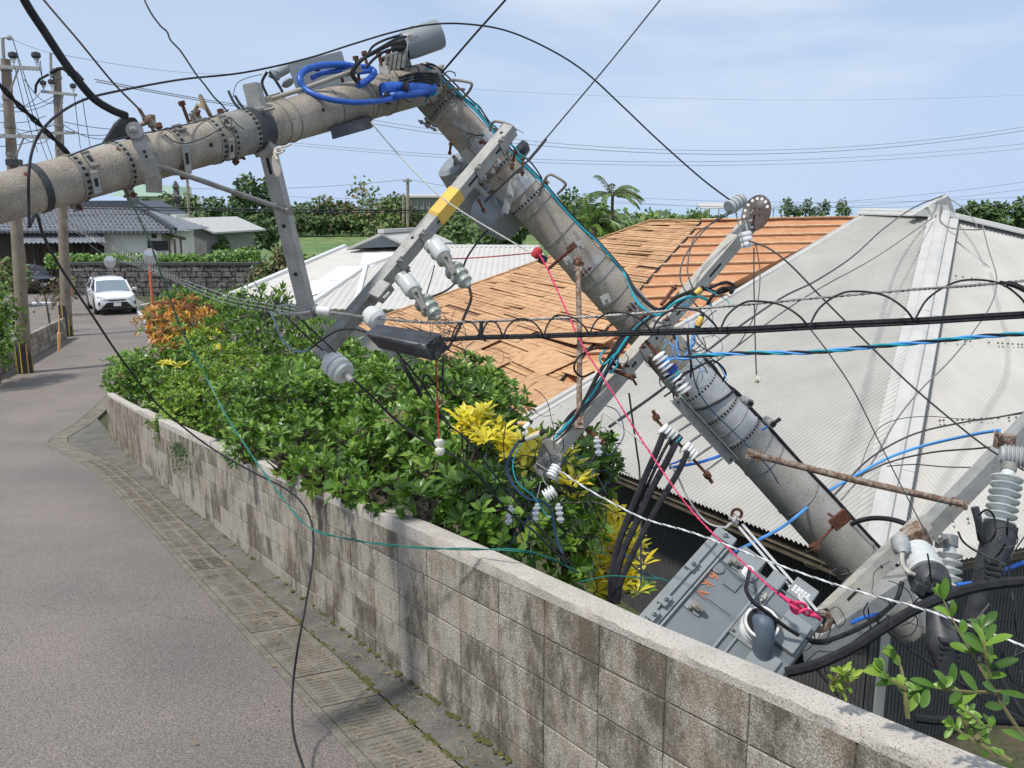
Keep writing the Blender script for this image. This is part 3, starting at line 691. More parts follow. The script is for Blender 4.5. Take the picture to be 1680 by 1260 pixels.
g = MB(); ga, gb, gc = W(570, 408, 44), W(626, 383, 44), W(672, 404, 44); dp = V((1.6, 3.2, 0)); g.prism([ga, gb, gc], dp); g.obj('gable', m_gable, wh)
g = MB()
for p, q in ((ga, gb), (gb, gc)):
    o_ = V((0, -.25, .05)); x = [p + o_, q + o_, q + dp + o_ + V((.3, .8, 0)), p + dp + o_ + V((.3, .8, 0))]; g.prism(x, V((0, 0, -.12)))
bar(g, gb + V((0, -.3, .12)), gb + dp + V((.3, .8, .12)), .18, .09)
g.lathe(gb + dp + V((.3, .6, .1)), gb + dp + V((.3, .6, .5)), [(0, .2), (.6, .17), (1, .02)], 8)
g.obj('gable_roof', m_cap, wh)
g = MB(); 
for p, q in ((a, e), (e, f), (f, h2)):
    pd = V((0, 0, 0)); x = [p + V((0, .4, -.1)), q + V((0, .4, -.1)), V((q.x, q.y + .4, CZ - 5.9)), V((p.x, p.y + .4, CZ - 5.9))]; g.add(x, [(0, 1, 2, 3)])
g.obj('house_wall', m_wallw, wh)
# ================================================================== VEGETATION
def leafcols(name, cols, rough=.38, tr=.25, spec=.5): return mat(name, cols[0], rough, island=cols, transl=tr, spec=spec)
m_lf_dark = leafcols('glossy_dark_leaves', [(.045, .11, .014), (.075, .17, .02), (.12, .25, .03), (.21, .36, .045), (.08, .19, .022)], .36)
m_lf_mid = leafcols('fresh_green_leaves', [(.05, .13, .018), (.10, .22, .025), (.17, .32, .04), (.25, .38, .045), (.08, .18, .025)], .42)
m_lf_lime = leafcols('lime_green_leaves', [(.10, .20, .02), (.17, .31, .025), (.26, .40, .03), (.35, .45, .04), (.12, .24, .02)], .45)
m_lf_yel = leafcols('golden_yellow_leaves', [(.82, .68, .03), (.88, .78, .05), (.78, .62, .03), (.92, .84, .12), (.55, .55, .05)], .4, .3)
m_lf_ora = leafcols('orange_croton_leaves', [(.70, .35, .04), (.60, .22, .05), (.75, .48, .06), (.35, .10, .04), (.25, .20, .05)], .45)
m_lf_red = leafcols('rusty_croton_leaves', [(.42, .12, .05), (.30, .08, .04), (.48, .20, .06), (.16, .12, .04)], .5)
m_lf_far = leafcols('hazed_dark_foliage', [(.06, .11, .04), (.095, .16, .055), (.14, .21, .07), (.08, .13, .05)], .7, .15)  # leaf colours lifted and greyed to stand in for haze
m_lf_far2 = leafcols('hazed_green_foliage', [(.10, .17, .05), (.14, .23, .06), (.19, .28, .08), (.08, .14, .045)], .7, .15)  # haze put into these leaf colours as well
m_lf_dry = leafcols('dry_brown_foliage', [(.24, .18, .10), (.30, .24, .13), (.16, .14, .07), (.18, .20, .08)], .8, .1)
m_bark = mat('bark', (.14, .11, .08), .9, 0, (.07, .055, .04), 12, .4, .6, None, 1, 0, 1, .4, 40)
m_twig = mat('young_twig', (.16, .15, .06), .8)
m_core = mat('inner_branches', (.025, .03, .012), .95)
def leaf(g, b, d, n, L_, wd, mi=0, droop=.12):
    """obovate leaf: base, shoulders, tip, folded along the midrib"""
    s = d.cross(n).normalized() * wd; n = s.cross(d).normalized()
    m = b + d * L_ * .55 - n * L_ * .03; t = b + d * L_ - n * L_ * droop
    g.add([b, b + d * L_ * .3 + s * .55 + n * wd * .15, b + d * L_ * .68 + s + n * (wd * .3 - L_ * droop * .4), t, b + d * L_ * .68 - s + n * (wd * .3 - L_ * droop * .4), b + d * L_ * .3 - s * .55 + n * wd * .15, m],
          [(0, 1, 6), (1, 2, 6), (2, 3, 6), (3, 4, 6), (4, 5, 6), (5, 0, 6)][::-1] if False else [(0, 6, 1), (1, 6, 2), (2, 6, 3), (3, 6, 4), (4, 6, 5), (5, 6, 0)], mi)
def leaf_fine(g, b, d, n, L_, wd, droop=.25):
    s = d.cross(n).normalized(); n = s.cross(d).normalized(); vs = []; pr = ((0, .05), (.12, .42), (.3, .78), (.5, .98), (.68, 1), (.84, .78), (.95, .38), (1, .04))
    for t, w_ in pr:
        c = b + d * L_ * t - n * L_ * droop * t * t; vs += [c + s * wd * w_ + n * wd * w_ * .35, c, c - s * wd * w_ + n * wd * w_ * .35]
    g.add(vs, [(i * 3 + k, i * 3 + k + 1, i * 3 + k + 4, i * 3 + k + 3) for i in range(7) for k in (0, 1)], 0, True)
def leafs(g, b, d, n, L_, wd, mi=0):      # simple folded leaf for distance
    s = d.cross(n).normalized() * wd
    g.add([b, b + d * L_ * .5 + s, b + d * L_ - n * L_ * .15, b + d * L_ * .5 - s], [(0, 3, 2, 1)], mi)
def rvec(r):
    while 1:
        v = V((r.uniform(-1, 1), r.uniform(-1, 1), r.uniform(-1, 1)))
        if .05 < v.length < 1: return v.normalized()
def rosette(g, c, ax, k, L_, wd, r, mi=0, el=.45, simple=False):
    a = ax.orthogonal().normalized(); b = ax.cross(a); q0 = r.uniform(0, 6.28)
    for i in range(k):
        q = q0 + i * 2.4; e = el + .5 * i / k + r.uniform(-.15, .15)
        d = ((a * math.cos(q) + b * math.sin(q)) * math.cos(e) + ax * math.sin(e)).normalized()
        f_ = r.uniform(.6, 1.2); (leafs if simple else leaf)(g, c + d * L_ * .08, d, ax, L_ * f_, wd * (f_ * .6 + .4) * r.uniform(.85, 1.1), mi)
def shrub(name, label, cat, blobs, mat_, L_=.09, wd=.018, k=8, dens=1.0, seed=1, simple=False, core=True, group=None, gz=None, el=.45, upb=.55, mat2=None, f2=0, stem=None):
    """blobs = (px, py, depth, rx_px, ry_px, depth radius): each a lump of the crown standing at that distance"""
    r = random.Random(seed); g = MB(); st = MB(); cg = MB(); base = None
    C = []
    for px, py, d, rx, ry, rd in blobs:
        c = P(px, py, d); C.append((c, rx * d / F, rd, ry * d / F))
    for c, ax, ay, az in C:
        area = 4 * math.pi * (((ax * ay) ** 1.6 + (ax * az) ** 1.6 + (ay * az) ** 1.6) / 3) ** (1 / 1.6)
        n = int(area / (L_ * L_) * .62 * dens)
        for i in range(n):
            v = rvec(r); nzv = noise.noise(V((v.x * 2.3 + c.x, v.y * 2.3 + c.y, v.z * 2.3 + c.z)))
            rad = (1 + .30 * nzv) * r.choice((1.0, 1.0, .97, .9, .8, .65, 1.06))
            p = c + V((v.x * ax, v.y * ay, v.z * az)) * rad
            if any(((p.x - q.x) / (bx * .82)) ** 2 + ((p.y - q.y) / (by * .82)) ** 2 + ((p.z - q.z) / (bz * .82)) ** 2 < .6 for q, bx, by, bz in C): continue
            nn = V((v.x / ax, v.y / ay, v.z / az)).normalized()
            axx = (nn * .8 + V((0, 0, upb)) + rvec(r) * .45).normalized()
            rosette(g, p, axx, (k if not simple else max(3, k - 3)) - r.choice((0, 0, 1, 3)), L_ * r.uniform(.65, 1.25), wd, r, (1 + bool(mat2)) if r.random() < .012 else 1 if (mat2 and r.random() < f2) else 0, el, simple)
            if i % 5 == 0 and not simple: st.tube([p - axx * L_ * 1.6 - nn * L_ * .5, p - axx * L_ * .5, p], [.006, .004, .003], 4)
        if core:
            for i in range(int(n * 1.5)):
                v = rvec(r); rad = r.uniform(.42, .86) * (1 + .25 * noise.noise(V((v.x * 2.3 + c.x, v.y * 2.3 + c.y, v.z * 2.3 + c.z)))); p = c + V((v.x * ax, v.y * ay, v.z * az)) * rad
                leafs(g, p, rvec(r), (v + rvec(r) * .6).normalized(), L_ * 1.25, wd * 1.7, 1 if (mat2 and r.random() < f2 * .6) else 0)
        # dark interior of crossing branches and inner leaves
        if core:
            for i in range(int(26 * dens)):
                v = rvec(r); p = c + V((v.x * ax, v.y * ay, abs(v.z) * az)) * .85; st.tube([V((c.x, c.y, c.z - az * .9)) + rvec(r) * .06, c.lerp(p, .5) + rvec(r) * .05, p], [.018, .010, .004], 5)
            m_ = 2 if mat2 else 1
            nu, nv = 14, 9; vs = []
            for a in range(nv + 1):
                for b in range(nu):
                    th = math.pi * a / nv; ph_ = 2 * math.pi * b / nu; v = V((math.sin(th) * math.cos(ph_), math.sin(th) * math.sin(ph_), math.cos(th)))
                    f_ = .46 * (1 + .3 * noise.noise(v * 2.3 + c)); vs.append(c + V((v.x * ax, v.y * ay, v.z * az)) * f_)
            cg.add(vs, [(a * nu + b, (a + 1) * nu + b, (a + 1) * nu + (b + 1) % nu, a * nu + (b + 1) % nu) for a in range(nv) for b in range(nu)], 0, True)
    b0 = C[0][0]; z0 = min(c.z - az for c, _, _, az in C); gzv = gz if gz is not None else CZ - yard_drop(b0.y)
    root = thing(name, V((b0.x, b0.y, min(gzv, z0))), label, cat, group)
    for c, ax, ay, az in C[:3]: st.tube([V((b0.x + (c.x - b0.x) * .3, b0.y + (c.y - b0.y) * .3, min(gzv, z0 - .05))), V((c.x, c.y, c.z - az * .5)), V((c.x, c.y, c.z + az * .3))], [.05, .035, .012], 6)
    g.obj('foliage', [mat_] + ([mat2] if mat2 else []) + [m_lf_dry], root, sharp=0)
    st.obj('branches', stem or m_bark, root)
    return root
SH = 'shrubs behind the block wall'
# far to near along the wall
shrub('green_shrub', 'rounded bright green shrub at the far end of the block wall', 'shrub', [(235, 618, 19.5, 50, 42, .9), (285, 650, 18, 48, 45, .8), (215, 610, 21, 34, 32, .8), (320, 590, 19.5, 50, 36, .9)], m_lf_mid, .13, .030, 7, 1.0, 1, group=SH, mat2=m_lf_dark, f2=.25)
shrub('green_shrub', 'yellowish lime shrub with fine leaves over the rust-streaked part of the wall', 'shrub', [(335, 655, 13.5, 66, 52, .8), (300, 690, 12.9, 40, 30, .5), (375, 610, 15, 55, 45, .8)], m_lf_lime, .09, .018, 7, 1.0, 2, group=SH, mat2=m_lf_mid, f2=.5)
shrub('yellow_croton', 'golden yellow bush crown in front of the dark palms', 'croton', [(338, 566, 20.5, 32, 24, .6), (362, 584, 19.5, 26, 18, .5)], m_lf_lime, .14, .03, 7, 1.0, 3, mat2=m_lf_yel, f2=.35)
shrub('orange_croton', 'orange and yellow croton bush beside the bend in the road', 'croton', [(268, 532, 26, 38, 24, .9), (322, 536, 25, 36, 26, .9), (285, 560, 25, 40, 22, .8)], m_lf_ora, .22, .035, 7, .9, 4, mat2=m_lf_mid, f2=.35)
shrub('red_croton', 'rust red croton bush above the orange one', 'croton', [(300, 506, 29, 36, 16, .9), (268, 512, 29, 26, 16, .8)], m_lf_red, .22, .03, 7, .9, 5, mat2=m_lf_ora, f2=.45)
shrub('dark_bush', 'dark green bush behind the red and orange crotons', 'bush', [(300, 490, 33, 50, 18, 1.2), (350, 510, 31, 40, 30, 1.2), (395, 500, 30, 40, 30, 1.2)], m_lf_dark, .22, .05, 6, .8, 6, mat2=m_lf_mid, f2=.35, simple=True)
shrub('tall_bush', 'dense dark bush with narrow upright leaves below the grey crossarm', 'bush', [(380, 560, 21, 45, 42, 1.1), (432, 545, 20, 48, 52, 1.1), (490, 555, 19, 48, 45, 1.0), (540, 560, 17, 42, 34, .9), (448, 500, 20.5, 30, 28, .7), (480, 590, 17, 60, 30, .8)], m_lf_dark, .20, .022, 8, .8, 7, mat2=m_lf_mid, f2=.3, el=.8)
shrub('glossy_shrub', 'big glossy dark green shrub spilling over the middle of the block wall', 'shrub', [(430, 668, 10.2, 80, 66, .75), (490, 735, 8.6, 62, 52, .5), (540, 660, 9.8, 82, 72, .8), (585, 740, 7.9, 66, 56, .5), (640, 660, 9.0, 86, 66, .8), (420, 720, 9.2, 50, 38, .4), (615, 770, 7.4, 50, 42, .4), (555, 610, 11.5, 80, 36, .8), (470, 758, 7.0, 32, 20, .2), (520, 780, 6.4, 34, 22, .2), (575, 800, 5.95, 36, 24, .2), (625, 814, 5.6, 32, 22, .18), (405, 735, 8.0, 24, 18, .2)], m_lf_dark, .105, .021, 8, .95, 8, group=SH, mat2=m_lf_mid, f2=.42)
shrub('glossy_shrub', 'glossy green shrub rising in front of the stripped roof, below the black closure', 'shrub', [(735, 660, 8.2, 88, 60, .7), (700, 715, 7.3, 70, 55, .5), (810, 668, 8.4, 56, 38, .6), (760, 625, 9.0, 60, 34, .5), (770, 740, 7.2, 80, 50, .5)], m_lf_dark, .105, .021, 8, .95, 9, group=SH, mat2=m_lf_mid, f2=.42)
shrub('broadleaf_shrub', 'low shrub with broad green leaves beneath the yellow croton, against the wall', 'shrub', [(720, 800, 6.2, 62, 48, .4), (785, 835, 5.8, 66, 50, .4), (850, 860, 5.6, 70, 50, .4), (800, 775, 6.6, 66, 40, .4), (905, 800, 6.6, 62, 60, .5), (940, 740, 7.2, 66, 36, .5), (940, 890, 5.9, 50, 50, .4), (980, 770, 7.2, 34, 34, .4), (690, 826, 5.3, 36, 26, .18)], m_lf_dark, .10, .024, 8, .85, 10, group=SH, mat2=m_lf_mid, f2=.30)
# yellow crotons among them
def croton(label, pts, seed):
    r = random.Random(seed); g = MB(); st = MB(); q0 = P(*pts[0]); root = thing('yellow_croton', V((q0.x, q0.y, CZ - yard_drop(q0.y))), label, 'croton', 'bright yellow crotons')
    for px, py, d in pts:
        c = P(px, py, d); 
        for i in range(4 if seed in (21, 23) else 2):
            cc = c + V((r.gauss(0, .05), r.gauss(0, .07), r.gauss(0, .04)))
            rosette(g, cc, (V((0, -.25, 1)) + rvec(r) * .35).normalized(), 9, r.uniform(.10, .16), .020, r, 1 if r.random() < .12 else 0, .3)
        st.tube([V((q0.x, q0.y, CZ - yard_drop(q0.y))), (q0 + c) / 2 - V((0, 0, .25)), c], [.02, .012, .006], 5)
    g.obj('foliage', [m_lf_yel, m_lf_mid], root, sharp=0); st.obj('branches', m_bark, root)
croton('cluster of bright yellow leaves beside the taped cable ends', [(758, 705, 6.5), (785, 715, 6.45), (812, 722, 6.4), (838, 735, 6.35), (800, 700, 6.6), (852, 752, 6.25), (866, 730, 6.4), (828, 712, 6.5), (770, 690, 6.6)], 21)
croton('yellow leaves just right of the lowest crossarm end', [(925, 782, 6.2), (945, 790, 6.2), (950, 808, 6.1), (930, 800, 6.1)], 22)
croton('tall column of yellow leaves behind the three thick black cables', [(985, 838, 6.9), (1000, 860, 6.9), (1022, 880, 6.8), (990, 888, 6.7), (1030, 905, 6.7), (1005, 918, 6.6), (1035, 935, 6.6), (980, 935, 6.5), (1015, 955, 6.5), (1040, 965, 6.5), (995, 968, 6.4), (970, 905, 6.6)], 23)
croton('small yellow tuft on top of the far green shrub', [(278, 600, 17.0), (286, 598, 17.0)], 24)
# small sprouts on and beyond the near wall
def sprig(name, label, paths, L_, wd, seed, m=m_lf_mid, per=9, cat='sprig'):
    r = random.Random(seed); g = MB(); st = MB(); root = thing(name, PP(paths[0])[0], label, cat)
    for path in paths:
        pts = spline(PP(path), 8); st.tube(pts, [.007 * (1 - .7 * i / len(pts)) for i in range(len(pts))], 5); n = len(pts)
        for i in range(2, n, max(1, n // per)):
            t = (pts[min(i + 1, n - 1)] - pts[i - 1]).normalized()
            for k in range(2):
                d = (t * .55 + rvec(r) * .75 + V((0, 0, .1))).normalized(); leaf_fine(g, pts[i], d, (V((0, -.6, .8)) + rvec(r) * .3).normalized(), L_ * r.uniform(.65, 1.2), wd * r.uniform(.85, 1.1), r.uniform(.05, .4))
        t = (pts[-1] - pts[-3]).normalized()
        for k in range(4): leaf_fine(g, pts[-1], (t + rvec(r) * .5).normalized(), V((0, -.6, .8)), L_ * .7, wd * .7)
    g.obj('leaves', m, root, sharp=0); st.obj('stem', m_twig, root)
sprig('leafy_branch', 'green leafy branch leaning in at the lower right over the thick cable', [[(1700, 1240, 3.0), (1640, 1150, 3.05), (1600, 1080, 3.1), (1570, 1030, 3.15), (1548, 985, 3.2)], [(1650, 1135, 3.05), (1590, 1135, 3.0), (1545, 1130, 3.0), (1515, 1128, 3.0)], [(1625, 1110, 3.05), (1615, 1060, 3.05), (1612, 1030, 3.1)]], .088, .0155, 31, m_lf_dark, 6)
sprig('wilted_weed', 'wilted young weed standing on the wall top right of the grey trim', [[(1490, 1178, 2.35), (1485, 1140, 2.35), (1478, 1095, 2.4), (1465, 1078, 2.4)], [(1486, 1130, 2.35), (1460, 1115, 2.35), (1448, 1100, 2.35)]], .05, .012, 32, m_lf_mid, 5, 'weed')
sprig('grass_tuft', 'thin grass shoots behind the wall top near the thick cable end', [[(1368, 1135, 2.55), (1385, 1105, 2.55), (1382, 1100, 2.5)], [(1378, 1138, 2.55), (1392, 1118, 2.5), (1398, 1108, 2.5)], [(1362, 1125, 2.55), (1372, 1112, 2.5), (1379, 1102, 2.5)]], .035, .006, 33, m_lf_lime, 5, 'grass')
sprig('creeping_weed', 'creeping weed with dry stalks on the wall top at the lower right corner', [[(1660, 1250, 2.1), (1610, 1222, 2.15), (1575, 1200, 2.2), (1560, 1190, 2.2)], [(1590, 1205, 2.2), (1580, 1175, 2.2), (1590, 1165, 2.2)], [(1610, 1215, 2.15), (1602, 1180, 2.15), (1585, 1168, 2.15)], [(1600, 1212, 2.15), (1625, 1195, 2.15), (1615, 1190, 2.15)]], .030, .007, 34, m_lf_mid, 5, 'weed')
g = MB(); r = random.Random(9)     # ivy patch on the wall face
for i in range(520):
    a_ = 8.05 + r.gauss(0, .34); h = .86 - abs(r.gauss(0, .17)) - .12 * abs(a_ - 8.0); p = wp(-.018, a_, h)
    leafs(g, p, (V((-.3, 0, -.4)) + rvec(r) * .8).normalized(), -WN, .035, .012)
g.obj('ivy_patch', leafcols('tiny_ivy_leaves', [(.05, .10, .03), (.09, .15, .05), (.07, .10, .03)], .6), sharp=0, kind='stuff', label='small triangular patch of tiny leaved creeper on the wall face', category='creeper')
# ---- trees
def tree(name, label, x, y, z, h, crx, crz, mat_, seed, n=1500, L_=.28, wd=.10, trunk=.12, mat2=None, f2=.3, bare=0, lobes=7, cat='tree', group=None, cy=None):
    r = random.Random(seed); root = thing(name, V((x, y, z)), label, cat, group); tr = MB(); g = MB()
    top = V((x + r.uniform(-.3, .3), y, z + h - crz * .7)); base = V((x, y, z - .1)); mid = base.lerp(top, .5) + V((r.uniform(-.2, .2), 0, 0)); tr.tube([base, mid, top], [trunk, trunk * .75, trunk * .35], 7)
    for i in range(lobes):
        v = rvec(r); c = V((x + v.x * crx * .62, y + v.y * crx * .62, z + h - crz + v.z * crz * .6)); lr = r.uniform(.34, .55)
        tr.tube([mid.lerp(top, r.uniform(.2, .9)), (top + c) / 2 + rvec(r) * .15, c], [trunk * .4, trunk * .25, trunk * .08], 5)
        for k in range(4 + bare * 8):
            e = c + rvec(r) * crx * lr; tr.tube([c, c.lerp(e, .5) + rvec(r) * .1, e], [trunk * .12, trunk * .08, trunk * .04], 4)
        m = int(n / lobes)
        for k in range(m):
            v = rvec(r); rad = r.uniform(.45, 1) ** .6 * (1 + .35 * noise.noise(v * 2 + c))
            p = c + V((v.x * crx * lr, v.y * crx * lr, v.z * crz * lr)) * rad
            leafs(g, p, (rvec(r) + v * .5).normalized(), (v + V((0, 0, .8)) + rvec(r) * .5).normalized(), L_ * r.uniform(.6, 1.3), wd, 1 if (mat2 and r.random() < f2) else 0)
    tr.obj('trunk', m_bark, root)
    if n: g.obj('crown', [mat_] + ([mat2] if mat2 else []), root, sharp=0)
    return root
def gz_at(x, y): 
    q = V((x, y, 0)) - WO; return ground_z(q.dot(WN), q.dot(WA))
def tree_px(name, label, px, ytop, Y, wpx, mat_, seed, **k):
    u = (px - 840) / F; x = u * Y * .985; t = W(px, ytop, Y); z = gz_at(x, Y); h = t.z - z; crx = wpx * Y / F / 2
    k.setdefault('cat', 'tree')
    return tree(name, label, t.x, Y, z, h, crx, min(h * .46, k.pop('crz', h * .42)), mat_, seed, **k)
TG = 'trees along the slope behind the fields'
lt = [('dark green tree with a tall rounded crown behind the grey crossarm', 418, 276, 85, 90, m_lf_far, 2600, {}), ('low dense tree left of the tallest dark tree', 350, 318, 88, 100, m_lf_far, 2000, {}),
      ('tree beside the grey shed under the thin brace', 378, 348, 80, 110, m_lf_far, 2200, {}), ('broad dark tree below the upper crossarm', 470, 330, 95, 110, m_lf_far, 2200, {}),
      ('storm-bared thin tree standing against the sky', 592, 291, 105, 90, m_lf_dry, 260, {'bare': 2, 'mat2': m_lf_far2, 'f2': .5}), ('brownish wind-burnt tree left of the bare one', 545, 318, 100, 80, m_lf_dry, 900, {'bare': 1, 'mat2': m_lf_far, 'f2': .6}),
      ('mixed green tree right of the bare one', 640, 318, 100, 90, m_lf_far2, 1800, {'mat2': m_lf_dry, 'f2': .25}), ('brown tinged tree beside the far pole', 610, 345, 92, 110, m_lf_far, 1800, {'mat2': m_lf_dry, 'f2': .35}),
      ('leafy tree left of the yellow sleeve', 690, 335, 100, 90, m_lf_far2, 1800, {'mat2': m_lf_far, 'f2': .5}), ('tree behind the grey drum of the leaning pole', 750, 345, 95, 110, m_lf_far, 2000, {'mat2': m_lf_far2, 'f2': .4}),
      ('dark tree under the bent pole shaft', 820, 340, 90, 100, m_lf_far, 2000, {}), ('round tree just right of the leaning shaft', 925, 318, 85, 90, m_lf_far, 2400, {'mat2': m_lf_far2, 'f2': .4}),
      ('thin leaved tree at the left of the slope', 245, 312, 92, 70, m_lf_dry, 500, {'bare': 1, 'mat2': m_lf_far2, 'f2': .5}), ('loose tree over the tiled roof', 290, 302, 90, 70, m_lf_far, 900, {'bare': 1}),
      ('bushy tree under the brace left of the crossarm', 520, 352, 88, 100, m_lf_far, 1800, {'mat2': m_lf_dry, 'f2': .2}), ('low olive tree at the field edge', 575, 352, 96, 80, m_lf_far2, 1400, {'mat2': m_lf_dry, 'f2': .3}),
      ('low green tree at the edge of the pale roof', 700, 372, 80, 90, m_lf_far2, 1400, {'mat2': m_lf_far, 'f2': .4})]
for i, (lb, px, yt, Y, w_, m, n, kw) in enumerate(lt):
    ff = 2.0 if 460 < px < 615 else 1
    if ff > 1: Y = 185
    tree_px('tree', lb, px, yt, Y, w_, m, 100 + i, n=n, L_=.55 * ff, wd=.19 * ff, trunk=.16, group=TG, **kw)
BG = 'bushes below the stone wall and shed'
for i, (lb, px, yt, Y, w_, m, n) in enumerate([('rounded bright bush right of the shed', 395, 400, 66, 60, m_lf_far2, 1500), ('bush below the shed wall', 350, 388, 68, 70, m_lf_far2, 1500), ('large bush at the right of the stone wall', 372, 425, 60, 90, m_lf_mid, 1600),
      ('reddish brown thicket between stone wall and pale roof', 448, 425, 46, 80, m_lf_dry, 1500), ('low thicket in front of the stone wall end', 415, 460, 44, 70, m_lf_dry, 1200), ('bare twiggy bush by the field', 470, 402, 60, 60, m_lf_dry, 700),
      ('green bush at the edge of the open field', 500, 412, 64, 46, m_lf_far, 900)]):
    tree_px('bush', lb, px, yt, Y, w_, m, 140 + i, n=n, L_=.30, wd=.11, trunk=.05, group=BG, cat='bush', mat2=m_lf_far2, f2=.35)
for i, (lb, px, yt, Y, w_, n) in enumerate([('bush beyond the top of the stripped roof, left', 1060, 338, 46, 60, 900), ('bush beyond the top of the stripped roof, middle', 1100, 336, 48, 60, 900), ('bush beyond the stripped roof nearest the tilted disc', 1140, 345, 46, 50, 700), ('dark bush behind the thin palm', 985, 345, 44, 60, 1100), ('broad low tree between shaft and palm', 950, 350, 56, 90, 1600)]):
    tree_px('garden_bush', lb, px, yt, Y, w_, m_lf_far2, 160 + i, n=n, L_=.24, wd=.09, trunk=.05, cat='bush', group='bushes behind the stripped roof', mat2=m_lf_mid, f2=.35)
r_ = random.Random(77)
for i, px in enumerate([1290, 1312, 1330, 1352, 1385, 1605, 1640, 1672, 1588, 1625]):
    Y = 250 if px < 1500 else 170
    tree_px('far_tree', (['leftmost', 'second', 'third', 'fourth', 'rightmost', 'second', 'fourth', 'rightmost', 'leftmost', 'third'][i] + [' small wind-bent tree on the far skyline left of the roof apex', ' dark tree beyond the field right of the roof apex'][px > 1500]), px, 326 if px < 1500 else 328 + r_.uniform(-3, 4), Y, 24 if px < 1500 else 44, m_lf_far, 180 + i, n=260 if px < 1500 else 700, L_=.9, wd=.35, trunk=.15, group=['far trees left of the roof apex', 'far trees right of the roof apex'][px > 1500], bare=1 if px < 1500 else 0)
g = MB(); r = random.Random(5)      # far vegetation that reads as one mass
for i in range(15000):
    if i % 3: px = r.uniform(180, 1180); Y = r.uniform(190, 240); hmax = 3.5
    else: px = r.uniform(900, 1800); Y = r.uniform(260, 380); hmax = 2.2
    x = (px - 840) / F * Y * .985; z = gz_at(x, Y) + r.uniform(0, 1) ** 1.5 * hmax * (1 + 1.0 * noise.noise(V((x * .12, Y * .1, 0))))
    leafs(g, V((x, Y, z)), rvec(r), V((r.uniform(-.5, .5), -.5, 1)).normalized(), .9 if Y < 200 else 1.9, .42 if Y < 200 else .8, i % 2)
g.obj('scrub', [m_lf_far, m_lf_far2], sharp=0, kind='stuff', label='belt of scrub and low wood in front of the sea', category='scrub')
g = MB()
for i in range(4200):             # hedge behind the stone wall
    px = r.uniform(75, 425); Y = r.uniform(52.6, 54.5); p = W(px, r.uniform(418, 438) - (6 if 350 < px else 0), Y); leafs(g, p, rvec(r), V((0, -.6, .8)), .22, .08, 0)
for px in range(85, 425, 10): p = W(px, 445, 53.3); g.tube([p - V((0, 0, 1)), p + V((0, 0, .7))], .04, 4, 1)
g.obj('clipped_hedge', [m_lf_dark, m_bark], sharp=0, label='dark clipped hedge on top of the stone wall by the tiled house', category='hedge')
def palm(label, px, ytop, Y, h, fr, nf, seed, lean=.0, m=None):
    r = random.Random(seed); t = W(px, ytop, Y); root = thing('palm_tree', V((t.x - lean, Y, t.z - h)), label, 'palm tree', 'palms behind the stripped roof'); tr = MB(); g = MB()
    tr.tube([V((t.x - lean, Y, t.z - h)), V((t.x - lean * .3, Y, t.z - h * .5)), t], [.13, .10, .07], 8)
    for i in range(nf):
        q = 6.28 * i / nf + r.uniform(-.3, .3); e = r.uniform(.5, 1.25); L_ = fr * r.uniform(.8, 1.1); d = V((math.cos(q) * math.cos(e) + .25, math.sin(q) * math.cos(e), math.sin(e))).normalized(); pts = [t]; 
        for k in range(10): d = (d + V((.05, 0, -.17))).normalized(); pts.append(pts[-1] + d * L_ / 10)
        tr.tube(pts, [.03 * (1 - .08 * k) for k in range(11)], 4)
        for k in range(2, 11):
            dd = (pts[k] - pts[k - 1]).normalized(); s = dd.cross(V((0, 0, 1))).normalized()
            for sg in (-1, 1):
                for o_ in (0, .25, .5, .75): leafs(g, pts[k].lerp(pts[k - 1], o_), (s * sg * .7 + dd * .7 + V((0, 0, -.45)) + rvec(r) * .15).normalized(), V((0, -.4, 1)), L_ * .20, .035)
    tr.obj('trunk', m_bark, root); g.obj('crown', m or m_lf_far2, root, sharp=0)
palm('slender wind-blown palm standing against the sky', 1005, 322, 44, 6.5, 1.6, 11, 3)
palm('lower palm left of the slender one', 965, 352, 46, 5.0, 1.8, 11, 4)
palm('bushy palm low behind the roof edge', 975, 372, 40, 3.6, 1.5, 14, 5, m=m_lf_dark)
palm('palm crown nearest the leaning pole', 945, 370, 42, 3.8, 1.5, 12, 6, m=m_lf_dark)
# ================================================================== BACKGROUND: wall, house, car, poles
m_stone = mat('dark_stacked_stone', (.12, .115, .11), .95, 0, (.24, .225, .205), 1.6, .45, .62, (.03, .03, .03), 5, .5, .62, .8, 8)
st = thing('stone_wall', W(250, 486, 52), 'dark stacked stone wall across the end of the road', 'wall')
g = MB(); r = random.Random(3); xl = W(106, 480, 52).x; xr = W(430, 480, 52).x; zb_ = CZ - 5.4; zt_ = CZ - 3.5
g.bx(xl, xr, 52.15, 52.5, zb_, zt_)
z = zb_
while z < zt_ - .1:
    h = r.uniform(.26, .34); x = xl
    while x < xr:
        l = r.uniform(.5, .9); g.box(((x + l / 2), 52.1 + r.uniform(-.03, .03), z + h / 2), (l / 2 - .02, 0, r.uniform(-.01, .01)), (0, .1, 0), (0, 0, h / 2 - .02)); x += l
    z += h
g.obj('stones', m_stone, st, bevel=.02)
g = MB(); x = xl
while x < xr: g.bx(x, x + .39, 51.95, 52.5, zt_, zt_ + .16); x += .4
g.obj('capping', mat('dark_capping_stone', (.07, .07, .07), .9), st, bevel=.02)
